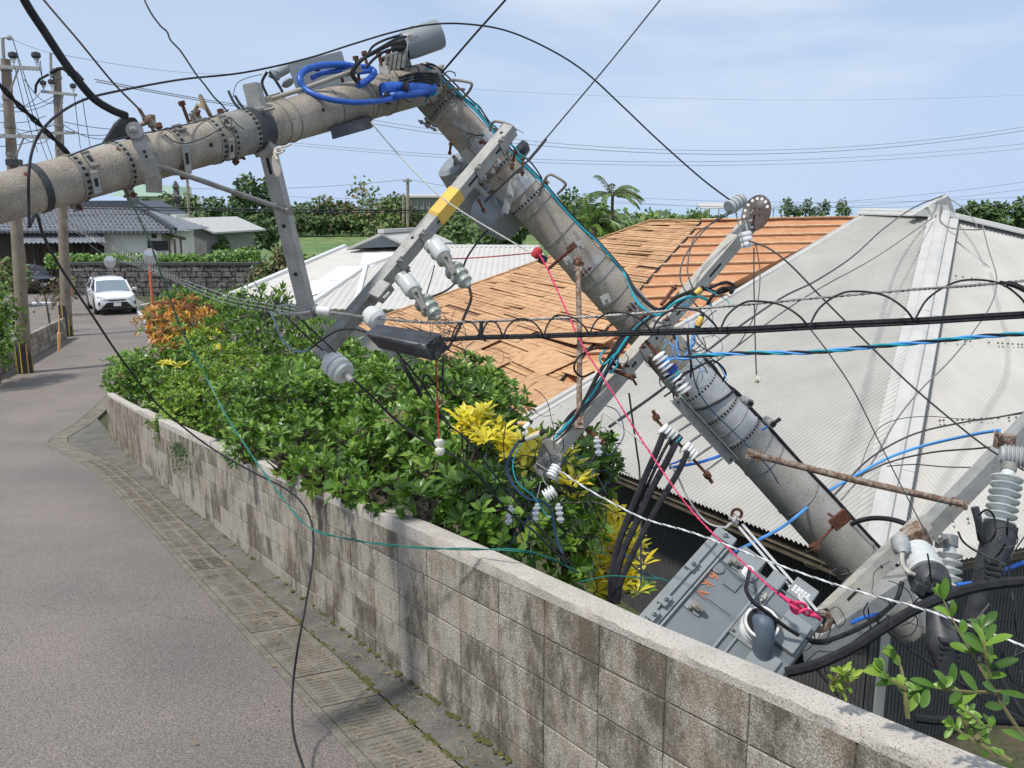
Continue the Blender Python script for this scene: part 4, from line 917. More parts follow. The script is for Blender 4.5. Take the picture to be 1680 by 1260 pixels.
# tiled house
th = thing('tiled_house', W(160, 430, 60), 'old house with grey clay tile roof and pale walls behind the stone wall', 'house')
m_tile = mat('silver_grey_clay_tile', (.27, .29, .32), .42, .0, (.19, .205, .235), 3, .4, .65, (.13, .14, .16), 18, .52, .68, .1, 10)
m_tiled = mat('dark_ridge_tile', (.09, .10, .12), .5, 0, (.05, .055, .065), 6)
e0 = W(-40, 381, 58); e1 = W(288, 379, 58); r1_ = W(222, 338, 61.6); r0 = W(-40, 334, 61.6)
def tiles(nm, poly, upv, par):
    ob, n_ = corrug(nm, poly, upv, .30, .045, m_tile, par, sub=6); return n_
n_ = tiles('roof', [e0, e1, r1_, r0], V((0, 1, .5)), th)
e2 = e1 + V((-.3, 7.5, .0)); tiles('roof', [e1, e2, r1_], V((-1, 0, .5)), th)
g = MB()
for k in range(8):               # courses read as small steps across the slope
    t = (k + .5) / 8.5; p = e0.lerp(r0, t); q = e1.lerp(r1_, t); bar(g, p + n_ * .045, q + n_ * .045, .05, .012)
g.obj('tile_courses', m_tiled, th)
g = MB(); bar(g, r0 + V((0, 0, .15)), r1_ + V((0, 0, .15)), .16, .16); bar(g, e1 + V((0, 0, .12)), r1_ + V((0, 0, .12)), .12, .10); g.box(r1_ + V((.1, 0, .38)), (.10, 0, 0), (0, .2, 0), (0, 0, .28))
x = e0.x
while x < e1.x: g.lathe(V((x, 57.9, e0.z)), V((x, 58.05, e0.z)), [(0, .10), (1, .10)], 8); x += .30
g.obj('ridge_tiles', m_tiled, th)
m_wht = mat('cream_rendered_wall', (.88, .85, .77), .9, 0, (.78, .75, .67), 1.2, .45, .7); m_wood = mat('aged_dark_wood', (.10, .075, .055), .85, 0, (.06, .045, .035), 8)
g = MB(); yF = 58.7
a1 = W(169, 385, yF); a2 = W(268, 430, yF); g.bx(a1.x, a2.x, yF, yF + 6, CZ - 5.2, a1.z + .1); g.obj('rendered_wall', m_wht, th)
g = MB(); a0 = W(-40, 385, yF); g.bx(a0.x, a1.x - .02, yF + .9, yF + 6, CZ - 5.2, a1.z + .1)
for px in (36, 52, 66, 84, 100, 128, 146, 160, 167): p = W(px, 400, yF); g.bx(p.x - .07, p.x + .07, yF - .9, yF - .76, CZ - 5.2, p.z + .2)
g.obj('veranda_front', m_wood, th)
m_wg = mat('dark_window_glass', (.05, .06, .07), .15)
for px in (42, 60, 92, 113, 137, 153): g = MB(); p = W(px, 408, yF); q = W(px + 12, 428, yF); g.bx(p.x, q.x, yF + .86, yF + .9, q.z, p.z); g.obj('glass_door', m_wg, th)
p0, p1 = W(32, 399, 57.0), W(173, 397, 57.0); q0, q1 = W(32, 386, 58.6), W(170, 385, 58.6); tiles('lean_to_roof', [p0, p1, q1, q0], V((0, 1, .4)), th)
g = MB(); g.bx(W(210, 0, yF).x, W(245, 0, yF).x, yF - .06, yF + .02, W(0, 411, yF).z, W(0, 395, yF).z); g.obj('window', mat('dark_slatted_window', (.05, .045, .04), .6), th, label='wide dark slatted window')
g = MB(); g.bx(W(218, 0, yF).x, W(226, 0, yF).x, yF - .05, yF + .02, W(0, 390.5, yF).z, W(0, 384, yF).z); g.obj('vent', m_wood, th)
g = MB(); p = [W(266, 379.5, 58.5), W(305, 389, 57.5), W(303, 391, 60.5), W(266, 382, 61)]; g.prism(p, V((0, 0, -.12)))
for px in (277, 286, 296): b_ = W(px, 392, 58); g.bx(b_.x - .05, b_.x + .05, 57.95, 58.05, CZ - 5.2, b_.z)
g.obj('side_porch', m_wood, th)
sh = thing('grey_shed', W(310, 410, 66), 'plain grey shed with a low gable roof right of the tiled house', 'shed')
m_shed = mat('grey_shed_wall', (.27, .27, .26), .9, 0, (.21, .21, .20), 2); g = MB()
pl = [W(268, 412, 66), W(338, 412, 66), W(338, 379, 66), W(297, 361, 66), W(268, 367, 66)]; pl[0].z = pl[1].z = CZ - 5.4; g.prism(pl, V((1.5, 7, 0))); g.obj('shed_wall', m_shed, sh)
g = MB()
for p, q in ((W(262, 366, 65.6), W(297, 357.5, 65.6)), (W(297, 357.5, 65.6), W(351, 381, 65.6))): g.prism([p, q, q + V((1.6, 8, 0)), p + V((1.6, 8, 0))], V((0, 0, -.12)))
g.obj('shed_roof', m_cap, sh)
for px, y0_, Y in ((150, 326, 66),):   # blue roofed house behind and green roof
    bh = thing('dark_roof_house', W(190, 330, 72), 'part of a house with a dark blue tiled ridge behind the tiled house', 'house'); g = MB(); p = W(150, 329, 72); q = W(225, 329, 72)
    g.prism([p, W(225, 329, 72), W(272, 352, 72), W(140, 352, 72)], V((0, 5, .0))); g.obj('roof', m_tiled, bh); g = MB(); g.bx(W(150, 0, 73).x, W(262, 0, 73).x, 73, 76, CZ - 5.8, W(0, 352, 73).z); g.obj('house_wall', m_wht, bh)
gh = thing('green_roof_house', W(240, 320, 90), 'low building with a pale green roof on the rise behind the tiled houses', 'building'); g = MB()
g.prism([W(178, 322, 90), W(215, 304, 92), W(285, 308, 92), W(286, 322, 90)], V((0, 5, .2))); g.obj('roof', mat('pale_green_roof', (.28, .40, .31), .6), gh); g = MB(); g.bx(W(182, 0, 91).x, W(283, 0, 91).x, 91, 95, CZ - 6, W(0, 321, 91).z); g.obj('house_wall', m_wht, gh)
gs = thing('stone_lantern', W(289, 316, 84), 'small dark stone lantern standing out above the shed', 'lantern'); g = MB(); p = W(289, 314, 84)
g.lathe(V((p.x, p.y, CZ - 5.8)), V((p.x, p.y, p.z + .95)), [(0, .35), (.75, .30), (.78, .5), (.82, .5), (.84, .3), (.92, .26), (.93, .38), (1, .08)], 8); g.obj('lantern_body', m_stone, gs)
# far sheds and roofs
for nm, lb, x0, x1, yt, yb, Y in (('far_shed', 'long low pale roofed shed on the skyline left of the yellow sleeve', 664, 745, 318, 324, 150), ('far_greenhouse', 'long white roofed open shed by the sea beyond the stripped roof', 1150, 1270, 333, 343, 190)):
    t = thing(nm, W((x0 + x1) / 2, yb, Y), lb, 'shed'); g = MB(); p, q = W(x0, yb - 2, Y), W(x1, yb - 2, Y); g.prism([p, q, V((q.x, q.y + 5, W(0, yt, Y).z)), V((p.x, p.y + 5, W(0, yt, Y).z))], V((0, 0, -.2))); g.obj('roof', m_cap, t)
    g = MB(); n = 9
    for k in range(n): x = lerp(p.x, q.x, k / (n - 1)); g.bx(x - .07, x + .07, Y + .2, Y + .4, CZ - 9, p.z)
    g.obj('shed_frame', m_galvd, t, kind='stuff')
    if Y < 160: g = MB(); g.bx(p.x, q.x, Y + .5, Y + 4.5, CZ - 9, p.z + .1); g.obj('shed_wall', m_shed, t)
# left side: low block wall, hedge, blocks
lw = thing('low_block_wall', W(60, 590, 28), 'low dark block wall on the left side of the road between the two upright poles', 'wall'); g = MB()
pa, pb = W(-25, 640, 24.3), W(118, 552, 34.2); pa.z = road_z(24.3); pb.z = road_z(34.2); d = (pb - pa); n = 26
for k in range(n):
    a_ = pa + d * (k / n); b_ = pa + d * ((k + 1) / n); dd = V((d.x, d.y, 0)).normalized(); sd = V((dd.y, -dd.x, 0))
    for j in range(4 if k > 2 else 3):
        c = (a_ + b_) / 2 - sd * .25; c.z = road_z(c.y) + .12 + j * .2; g.box(c, V(((b_ - a_).x, (b_ - a_).y, 0)) * .49, sd * .075, (0, 0, .095))
g.obj('block_courses', m_wall, lw, bevel=.01)
g = MB(); pc, pd_ = W(88, 520, 38.0), W(116, 552, 34.4)
shrub('clipped_conifer', 'bright green clipped conifer hedge at the left edge of the picture', 'hedge', [(-14, 520, 25, 40, 60, 1.0), (-22, 560, 24.5, 40, 50, 1.0)], m_lf_mid, .16, .04, 7, 1.1, 50, simple=True, mat2=m_lf_dark, f2=.4)
tree_px('bare_shrub', 'thin twiggy shrub between the left poles in front of the dark car', 72, 425, 36, 70, m_lf_dry, 51, n=40, L_=.2, wd=.06, trunk=.05, bare=2, cat='shrub')
tree_px('bare_shrub', 'low bare shrub behind the second upright pole', 104, 452, 42, 46, m_lf_dry, 52, n=160, L_=.2, wd=.06, trunk=.05, bare=2, cat='shrub')
tree_px('garden_tree', 'small garden tree behind the first upright pole', 12, 420, 46, 60, m_lf_far2, 53, n=700, L_=.25, wd=.1, trunk=.06, mat2=m_lf_dry, f2=.4)
# left roadside verge
g = MB(); r = random.Random(6)
for i in range(900):
    x = lerp(-14.2, -17.4, r.random()); y = lerp(22.5, 26.5, r.random())
    if x > -14.6 - (y - 22) * .35: continue
    p = V((x, y, road_z(y) + .02)); leafs(g, p, (V((0, 0, .8)) + rvec(r) * .7).normalized(), V((0, -1, .3)), r.uniform(.05, .16), .02, r.random() < .5)
g.obj('verge_weeds', [m_lf_far2, m_lf_dry], sharp=0, kind='stuff', label='weeds on the dirt verge at the left roadside', category='weeds')
g = MB(); kp = [WZ(243, 532, 5.17), WZ(222, 505, 5.17), WZ(262, 496, 5.17)]
for p, q in zip(kp, kp[1:]): p.z = road_z(p.y) + .06; q.z = road_z(q.y) + .06; bar(g, p, q, .10, .09)
g.obj('kerb', mat('pale_kerb_concrete', (.55, .53, .48), .9), bevel=.01, kind='structure')
g = MB(); q = [WZ(243, 532, 5.1), WZ(222, 505, 5.1), WZ(262, 496, 5.1), WZ(300, 500, 5.1), WZ(300, 540, 5.1)]
for p in q: p.z = road_z(p.y) + .1
g.prism(q, V((0, 0, -.1))); g.obj('grass_island', m_grass, kind='structure')
# ---- upright power poles at left
def pole(name, label, base, top, r0_, r1_, arms, extra):
    b = W(*base); b.z = road_z(b.y) - .1; t = W(*top); root = thing(name, b, label, 'utility pole')
    g = MB(); g.lathe(b, t, [(0, r0_), (1, r1_)], 16); g.obj('shaft', m_oldp, root)
    for k in range(6):
        g = MB(); c = b + (t - b) * (.965 - .085 * k); g.lathe(c, c + (t - b).normalized() * .1, [(0, r1_ + .035), (1, r1_ + .035)], 14); g.obj('band', m_galvd, root)
    for (x0, y0, x1, y1, dz) in arms:
        p, q = W(x0, y0, b.y - .25), W(x1, y1, b.y - .25); g = MB(); bar(g, p, q, .05, .05); ob = g.obj('crossarm', m_galv, root)
        g = MB(); mid_ = lerp(x0, x1, .62); s_ = W(mid_, lerp(y0, y1, .62), b.y - .25); e_ = b.lerp(t, 0); k = (s_.z - .75 - b.z) / (t.z - b.z); c = b + (t - b) * k + V((.1, -.15, 0)); g.tube([s_, c], .025, 6); g.obj('brace', m_galv, ob)
    return root, b, t
m_dk = m_blk2
p1, b1, t1 = pole('utility_pole', 'upright concrete pole at the far left with a striped guard at its foot', (42, 607, 26.7), (9, 97, 26.7), .20, .13, [(-25, 108, 65, 113, 0), (-25, 222, 80, 225, 0), (-20, 300, 22, 302, 0)], 0)
p2, b2, t2 = pole('utility_pole', 'second upright concrete pole, standing behind the low block wall', (110, 550, 34.8), (93, 113, 34.8), .21, .14, [(68, 150, 126, 156, 0), (70, 219, 122, 218, 0)], 0)
def pinins(par, px, py, Y, h, top=m_dk, r=.07):
    p = W(px, py, Y); g = MB(); g.lathe(p, p + V((0, 0, h)), [(0, .02), (.3, .02), (.32, r * .7), (.45, r * .5), (.5, r * .8), (.6, r * .5)], 10, 0); g.lathe(p + V((0, 0, h * .55)), p + V((0, 0, h)), [(0, r * .8), (.3, r * 1.35), (.8, r * 1.2), (1, r * .3)], 10, 1); g.obj('insulator', [m_porc, top], par)
for px in (23, 61): pinins(p1, px, 110, 26.45, .42, r=.10)
for px, py in ((72, 150), (85, 148), (121, 155)): pinins(p2, px, py, 34.5, .4, r=.09)
g = MB(); p = W(6, 97, 26.5); q = W(4, 62, 26.5); g.tube([p, q], .05, 8); g.tube([q, W(16, 61, 26.5)], .03, 6); g.lathe(W(15, 66, 26.5), W(15, 58, 26.5), [(0, .05), (.5, .08), (1, .05)], 8); g.obj('ground_wire_bracket', m_galv, p1)
g = MB(); p = W(84, 128, 34.6); q = W(83, 87, 34.6); g.tube([p, q], .05, 8); g.tube([q, W(92, 88, 34.6)], .03, 6); g.obj('ground_wire_bracket', m_galv, p2)
g = MB(); g.tube([W(83, 120, 34.4), W(95, 113, 34.4), W(104, 112, 34.4), W(114, 120, 34.4)], .07, 8); g.tube([W(112, 119, 34.4), W(124, 124, 34.4), W(137, 131, 34.4)], [.10, .17, .04], 8); g.tube([W(80, 122, 34.4), W(65, 130, 34.4), W(59, 140, 34.4), W(58, 153, 34.4)], .045, 6); g.obj('insulated_lead', m_blk, p2)
g = MB(); g.bx(b1.x + .25, b1.x + .6, b1.y - .3, b1.y, W(0, 272, 26.7).z, W(0, 262, 26.7).z); g.obj('small_box', m_dk, p1)
def guard(par, b, r, h):
    g = MB(); n = 16
    for k in range(n):
        q0, q1 = 2 * math.pi * k / n, 2 * math.pi * (k + (.35 if k % 2 == 0 else .9)) / n; R_ = r + .03
        g.add([b + V((R_ * math.cos(q0), R_ * math.sin(q0), h * .12)), b + V((R_ * math.cos(q1), R_ * math.sin(q1), h * .12)), b + V((R_ * math.cos(q1), R_ * math.sin(q1), h)), b + V((R_ * math.cos(q0), R_ * math.sin(q0), h))], [(0, 1, 2, 3)], k % 2)
    g.lathe(b, b + V((0, 0, h)), [(0, r + .025), (1, r + .02)], 16, 1); g.obj('striped_guard', [m_yel, m_blk2], par)
guard(p1, b1, .2, 1.05); guard(p2, b2, .21, 1.35)
# mirrors
def mirror(label, base, top, r, mpx, m_p, rad, face=(-.1, -1, .0)):
    b = W(*base); b.z = road_z(b.y) - .05; t = W(*top); root = thing('traffic_mirror', b, label, 'traffic mirror'); g = MB(); g.tube([b, t], r, 10); g.obj('post', m_p, root)
    c = W(*mpx); f = V(face).normalized(); g = MB(); g.lathe(c, c - f * .12, [(0, rad), (.15, rad * 1.04), (1, rad * .55)], 28, 0); g.obj('mirror_housing', mat('pale_mirror_back', (.42, .42, .42), .6, 0, (.35, .35, .35), 5), root)
    g = MB(); g.lathe(c + f * .005, c + f * .04, [(0, rad * .92), (.6, rad * .6), (1, .01)], 28, 0); g.obj('mirror_face', mat('mirror_glass', (.50, .53, .55), .18, .6), root)
m_orp = mat('orange_post_paint', (.75, .16, .06), .5, 0, (.62, .13, .05), 6)
mirror('round mirror on a leaning orange post beside the crotons', (251, 502, 41.5), (243, 408, 41.5), .065, (247, 421, 41.35), m_orp, .36)
mirror('round mirror on a slim grey post by the stone wall', (184, 468, 50), (184, 430, 50), .04, (180, 430, 49.85), m_galv, .34)
ms = thing('marker_post', WZ(97, 576, 5.1), 'slim wooden marker post leaning on the low block wall', 'post'); g = MB(); p = W(97, 576, 29.6); q = W(96.5, 517, 29.6); g.lathe(p, q, [(0, .045), (.5, .06), (.52, .03), (1, .02)], 8, 0); g.obj('wooden_stick', mat('pale_orange_wood', (.75, .42, .18), .7), ms); 
rp_ = thing('red_marker_post', W(118, 482, 50), 'short red post beside the stone wall behind the second pole', 'post'); g = MB(); p = W(118, 482, 50); g.tube([p, p + V((0, 0, .75))], .05, 8); g.obj('post', m_orp, rp_)
# ---- cars
def car(name, label, pos, rz, paint, scale=1, dark=False):
    root = thing(name, pos, label, 'car'); root.rotation_euler = (0, 0, 0)
    M_ = Matrix.Translation(pos) @ Matrix.Rotation(rz, 4, 'Z') @ Matrix.Scale(scale, 4)
    def T(x, y, z): return M_ @ V((x, y, z))
    m_gl = mat('car_glass', (.045, .055, .065), .06, 0, spec=.9) if not dark else mat('dark_car_glass', (.03, .03, .035), .1)
    m_bk = mat('car_black_trim', (.018, .018, .02), .45)
    # y: 0 front bumper ... 4.7 rear; stations (y, half width, z low, z belt, half width at top of fenders)
    stn = [(.0, .62, .42, .62, .55), (.06, .80, .30, .78, .70), (.28, .90, .22, .90, .80), (.75, .925, .20, .99, .80), (1.30, .925, .20, 1.04, .82), (2.2, .925, .20, 1.06, .86), (3.3, .925, .20, 1.08, .86), (4.1, .91, .24, 1.10, .82), (4.55, .86, .34, 1.05, .76), (4.7, .72, .45, .9, .62)]
    g = MB(); vs = []; prof = lambda w_, zl, zb2, wt_: [(-w_ * .93, zl), (-w_, zl + .12), (-w_, lerp(zl, zb2, .62)), (-lerp(w_, wt_, .45), zb2 - .05), (-wt_, zb2), (-wt_ * .5, zb2 + .035), (0, zb2 + .045), (wt_ * .5, zb2 + .035), (wt_, zb2), (lerp(w_, wt_, .45), zb2 - .05), (w_, lerp(zl, zb2, .62)), (w_, zl + .12), (w_ * .93, zl)]
    for y, w_, zl, zb2, wt_ in stn: vs += [T(x, y, z) for x, z in prof(w_, zl, zb2, wt_)]
    n = 13; fs = [(i * n + j, i * n + j + 1, (i + 1) * n + j + 1, (i + 1) * n + j) for i in range(len(stn) - 1) for j in range(n - 1)]
    g.add(vs, fs + [tuple(range(n))[::-1], tuple(range((len(stn) - 1) * n, len(stn) * n))] + [(i * n + n - 1, i * n, (i + 1) * n, (i + 1) * n + n - 1) for i in range(len(stn) - 1)], 0, True)
    # roof shell
    rf = [(1.62, .66, 1.42), (1.85, .64, 1.56), (2.3, .63, 1.625), (3.1, .62, 1.62), (3.8, .60, 1.54), (4.25, .58, 1.38)]
    vs = [T(x * w_, y, z + dz) for y, w_, z in rf for x, dz in ((-1.06, -.07), (-.95, -.01), (-.5, .03), (0, .04), (.5, .03), (.95, -.01), (1.06, -.07))]
    g.add(vs, [(i * 7 + j, i * 7 + j + 1, (i + 1) * 7 + j + 1, (i + 1) * 7 + j) for i in range(len(rf) - 1) for j in range(6)], 0, True)
    for sx in (-1, 1): g.tube([T(sx * .80, .98, 1.02), T(sx * .74, 1.35, 1.27), T(sx * .68, 1.70, 1.50)], .045, 6); g.tube([T(sx * .84, 2.6, 1.06), T(sx * .70, 2.65, 1.52)], .04, 6); g.tube([T(sx * .80, 4.35, 1.08), T(sx * .64, 3.95, 1.50)], .07, 6)
    g.obj('body', paint, root, sharp=30)
    g = MB(); g.add([T(-.78, 1.0, 1.05), T(.78, 1.0, 1.05), T(.665, 1.72, 1.50), T(.3, 1.68, 1.53), T(-.3, 1.68, 1.53), T(-.665, 1.72, 1.50)], [(0, 1, 2, 3, 4, 5)]); g.obj('windscreen', mat('windscreen_painted_reflection', (.20, .25, .28), .08, 0, spec=1) if not dark else m_gl, root)  # pale base colour paints a reflection into the windscreen glass
    for sx in (-1, 1):
        g = MB(); g.add([T(sx * .85, 1.1, 1.05), T(sx * .86, 4.3, 1.10), T(sx * .66, 3.95, 1.48), T(sx * .69, 2.3, 1.54), T(sx * .70, 1.75, 1.48)], [(0, 1, 2, 3, 4)]); g.obj('side_window', m_gl, root)
        g = MB(); g.box(T(sx * 1.0, 1.32, 1.10), M_.to_3x3() @ V((.11, 0, 0)), M_.to_3x3() @ V((0, .06, 0)), M_.to_3x3() @ V((0, 0, .075))); g.obj('door_mirror', paint, root, bevel=.03)
        g = MB(); 
        pts = [T(sx * .46, .03, .80), T(sx * .80, .20, .90), T(sx * .86, .42, .93), T(sx * .83, .20, .80), T(sx * .60, .02, .745)]; g.prism([p for p in pts], M_.to_3x3() @ V((0, -.035, 0))); g.obj('headlight', mat('headlight_glass', (.55, .58, .6), .15), root)
        g = MB(); g.prism([T(sx * .74, -.01, .62), T(sx * .82, .04, .64), T(sx * .84, .05, .46), T(sx * .78, .02, .46)], M_.to_3x3() @ V((0, -.02, 0))); g.obj('fog_light_slot', m_bk, root)
        for y in (.90, 3.68):
            g = MB(); c0, c1 = T(sx * .72, y, .34), T(sx * .945, y, .34); g.lathe(c0, c1, [(0, .30), (.05, .34), (.9, .345), (1, .31)], 24, 0)
            w_ob = g.obj('wheel', mat('tyre_rubber', (.02, .02, .02), .8), root)
            g = MB(); g.lathe(T(sx * .90, y, .34), T(sx * .955, y, .34), [(0, .235), (.9, .235), (1, .19)], 20, 0); g.obj('rim', mat('alloy_rim', (.30, .31, .32), .35, .8), w_ob)
        g = MB(); g.lathe(T(sx * .80, .90, .40), T(sx * .932, .90, .40), [(0, .40), (1, .40)], 20); g.lathe(T(sx * .80, 3.68, .40), T(sx * .932, 3.68, .40), [(0, .40), (1, .40)], 20); g.obj('wheel_arch', m_bk, root)
    g = MB(); g.prism([T(-.44, .0, .60), T(.44, .0, .60), T(.70, .02, .33), T(-.70, .02, .33)], M_.to_3x3() @ V((0, -.035, 0))); g.prism([T(-.44, .03, .735), T(.44, .03, .735), T(.32, .01, .665), T(-.32, .01, .665)], M_.to_3x3() @ V((0, -.03, 0)))
    g.obj('grille', m_bk, root)
    g = MB(); g.prism([T(-.80, .03, .30), T(.80, .03, .30), T(.76, .12, .20), T(-.76, .12, .20)], M_.to_3x3() @ V((0, -.07, 0))); g.obj('front_skirt', m_bk, root)
    g = MB(); g.box(T(0, -.055, .50), M_.to_3x3() @ V((.165, 0, 0)), M_.to_3x3() @ V((0, .008, 0)), M_.to_3x3() @ V((0, 0, .083))); g.obj('number_plate', m_white, root)
    return root
m_carw = mat('white_car_paint', (.80, .81, .83), .22, 0, coat=.8); m_cark = mat('black_car_paint', (.02, .022, .026), .2, 0, coat=.8)
cp = WZ(194, 517, 5.2); car('parked_car', 'white suv facing the camera on the road in front of the stone wall', V((cp.x, cp.y, road_z(cp.y) + .03)), R(31), m_carw, 1.0)
cp = WZ(84, 477, 5.3); car('parked_car', 'black car half hidden behind the left poles', V((cp.x + .35, cp.y - 1.5, road_z(cp.y) + .03)), R(50), m_cark, 1.0, True)
# ================================================================== THE BROKEN UTILITY POLE
U0, U1 = P(-150, 366, 3.28), P(700, 136, 5.55)       # fallen upper length
L0, L1 = P(704, 150, 5.72), P(1492, 1016, 6.62)      # leaning lower length
RU = (.092, .122); RL = (.118, .190)
bp = thing('broken_utility_pole', V((L1.x, L1.y, L1.z - .05)), 'large snapped concrete utility pole bent into an inverted V over the wall', 'utility pole')
class Shaft:
    def __init__(s, a, b, r): s.a, s.b, s.r = a, b, r; s.d = (b - a).normalized(); s.L = (b - a).length
    def at(s, px=None, py=None, t=None):      # parameter from the pixel column or row
        if t is not None: return t
        lo, hi = 0.0, 1.0
        def f(t):
            p = s.a + (s.b - s.a) * t - V((0, 0, CZ)); dd = p.y * CP - p.z * SP
            return 840 + p.x / dd * F if px is not None else 630 - (p.y * SP + p.z * CP) / dd * F
        tg = px if px is not None else py; inc = f(1) > f(0)
        for _ in range(40):
            m = (lo + hi) / 2
            if (f(m) < tg) == inc: lo = m
            else: hi = m
        return lo
    def p(s, t): return s.a + (s.b - s.a) * t
    def rad(s, t): return lerp(s.r[0], s.r[1], t)
    def frame(s, t):              # n towards the camera, m sideways (right hand in the picture)
        c = s.p(t); n = (V((0, 0, CZ)) - c); n = (n - s.d * n.dot(s.d)).normalized(); m = s.d.cross(n).normalized(); return c, n, m
SU = Shaft(U0, U1, RU); SL = Shaft(L0, L1, RL)
def shaft_mesh(S_, t0, t1, rag0=0, rag1=0, seed=1):
    g = MB(); n = 40; k = 40; vs = []; r = random.Random(seed); rg = [r.uniform(-1, 1) for _ in range(n)]
    c, a, b = S_.frame(0)
    for i in range(k + 1):
        t = lerp(t0, t1, i / k)
        for j in range(n):
            q = 2 * math.pi * j / n; o_ = 0
            if i == 0: o_ = rag0 * rg[j]
            if i == k: o_ = rag1 * rg[j]
            rr = S_.rad(t) * (1 + .004 * noise.noise(V((math.cos(q) * 2, math.sin(q) * 2, t * 20))))
            vs.append(S_.p(t) + S_.d * o_ + (a * math.cos(q) + b * math.sin(q)) * rr)
    g.add(vs, [(i * n + j, i * n + (j + 1) % n, (i + 1) * n + (j + 1) % n, (i + 1) * n + j) for i in range(k) for j in range(n)], 0, True)
    g.add([vs[j] for j in range(n)][::-1], [tuple(range(n))], 0); g.add([vs[k * n + j] for j in range(n)], [tuple(range(n))], 0)
    return g
tj = SL.at(py=570); tm = SL.at(px=1120)
shaft_mesh(SU, 0, 1, 0, .03, 3).obj('upper_shaft', m_conc, bp, sharp=50)
shaft_mesh(SL, 0, tm, .03, 0, 4).obj('middle_shaft', m_conc, bp, sharp=50)
g = shaft_mesh(SL, tm, 1, 0, .05, 5); ls = g.obj('lower_shaft', m_conc2, bp, sharp=50); ls['label'] = 'smoother grey lower length of the pole'
def ring(g, S_, t, w_, pad, mi=0, n=36, th=None):
    c = S_.p(t); r = S_.rad(t) + pad; d = S_.d
    g.lathe(c - d * w_ / 2, c + d * w_ / 2, [(0, r - pad - .002), (0.001, r), (.999, r), (1, r - pad - .002)], n, mi, cap=False)
def plate(g, S_, t, ang, h, w_, th, mi=0, off=0, tilt=0):       # plate hugging the shaft at an angle (0 = camera, + = right hand side m)
    c, n, m = S_.frame(t); r = S_.rad(t) + off; nn = n * math.cos(ang) + m * math.sin(ang); mm = m * math.cos(ang) - n * math.sin(ang)
    d = S_.d
    if tilt: d, mm = d * math.cos(tilt) + mm * math.sin(tilt), mm * math.cos(tilt) - d * math.sin(tilt)
    g.box(c + nn * (r + th / 2), d * h / 2, mm * w_ / 2, nn * th / 2, mi); return c + nn * (r + th), nn, mm, d
def bolt(g, p, d, r=.011, h=.014, mi=0): g.lathe(p, p + d.normalized() * h, [(0, r), (.8, r), (1, r * .8)], 6, mi); g.lathe(p, p + d.normalized() * h * 2.0, [(0, r * .5), (1, r * .5)], 6, mi)
def clamp(S_, t, w_=.034, m=m_galvd, holes=True, span=(-1.5, 1.5), pad=.005, ears=None, name='clamp_band', label=None, wide=0):
    g = MB(); ring(g, S_, t, w_, pad); c, n, mm = S_.frame(t)
    if holes:
        R_ = S_.rad(t) + pad; k = int((span[1] - span[0]) * R_ / .026)
        for i in range(k):
            q = lerp(span[0], span[1], (i + .5) / k); nn = n * math.cos(q) + mm * math.sin(q); tt = mm * math.cos(q) - n * math.sin(q); g.box(c + nn * R_, S_.d * w_ * .22, tt * .0065, nn * .0018, 1)
    for q in (ears or ()):
        nn = n * math.cos(q) + mm * math.sin(q); tt = mm * math.cos(q) - n * math.sin(q); R_ = S_.rad(t)
        for o_ in (-.014, .014): g.box(c + nn * (R_ + .028) + tt * o_, S_.d * w_ * .5, tt * .003, nn * .028)
        g.tube([c + nn * (R_ + .032) - tt * .045, c + nn * (R_ + .032) + tt * .05], .007, 6, 2); bolt(g, c + nn * (R_ + .032) + tt * .02, tt, .012, .012, 2); bolt(g, c + nn * (R_ + .032) - tt * .02, -tt, .012, .012, 2)
    ob = g.obj(name, [m, m_hole, m_rust], bp)
    if label: ob['label'] = label
    return ob
def wire_wrap(S_, t, r=.0028, m=m_galvd, name='binding_wire'):
    g = MB(); c, n, mm = S_.frame(t); R_ = S_.rad(t) + r; g.tube([c + (n * math.cos(q * .1745) + mm * math.sin(q * .1745)) * R_ + S_.d * .004 * math.sin(q * .35) for q in range(37)], r, 6, cap=False); return g.obj(name, m, bp)
# --- bands on the fallen upper length (pixel columns)
for px, w_, q in ((60, .03, None), (122, .036, (2.2,)), (196, .030, (1.6,)), (232, .042, None), (283, .036, (-2.6,)), (345, .036, (-1.9,)), (366, .026, None), (402, .045, (2.4,))):
    clamp(SU, SU.at(px=px), w_, m_galvd if px != 60 else m_blk2, holes=px != 60 and px != 232, ears=q)
for px in (454, 471, 540, 588, 596, 628): wire_wrap(SU, SU.at(px=px))
g = MB(); ring(g, SU, SU.at(px=385), .17, .004); g.obj('dark_sleeve', m_galvd, bp)
g = MB(); ring(g, SU, SU.at(px=418), .10, .006); g.obj('dark_sleeve', m_blk2, bp)
def buckle(px, py_off, L_=.11, w_=.042, m=m_galv, tilt=0.0, ang=.0):
    g = MB(); t = SU.at(px=px); p, nn, mm, d = plate(g, SU, t, ang, w_, L_, .006, 0, .008)
    plate(g, SU, t, ang, w_ * .45, L_ * .35, .002, 1, .0145); 
    for o_ in (-.42, .42): g.tube([p + mm * L_ * o_ - d * w_ * .5, p + mm * L_ * o_ + d * w_ * .5], .0045, 6, 0)
    return g.obj('band_buckle', [m, m_hole], bp)
buckle(131, 0, .10, .035, m_galv, 0, .35); buckle(138, 0, .085, .036, m_galvd, 0, -.55); buckle(279, 0, .15, .035, m_galv, 0, .4); buckle(352, 0, .10, .03, m_galv, 0, .5); buckle(360, 0, .08, .04, m_galvd, 0, -.6); buckle(293, 0, .05, .045, m_galvd, 0, -.95)
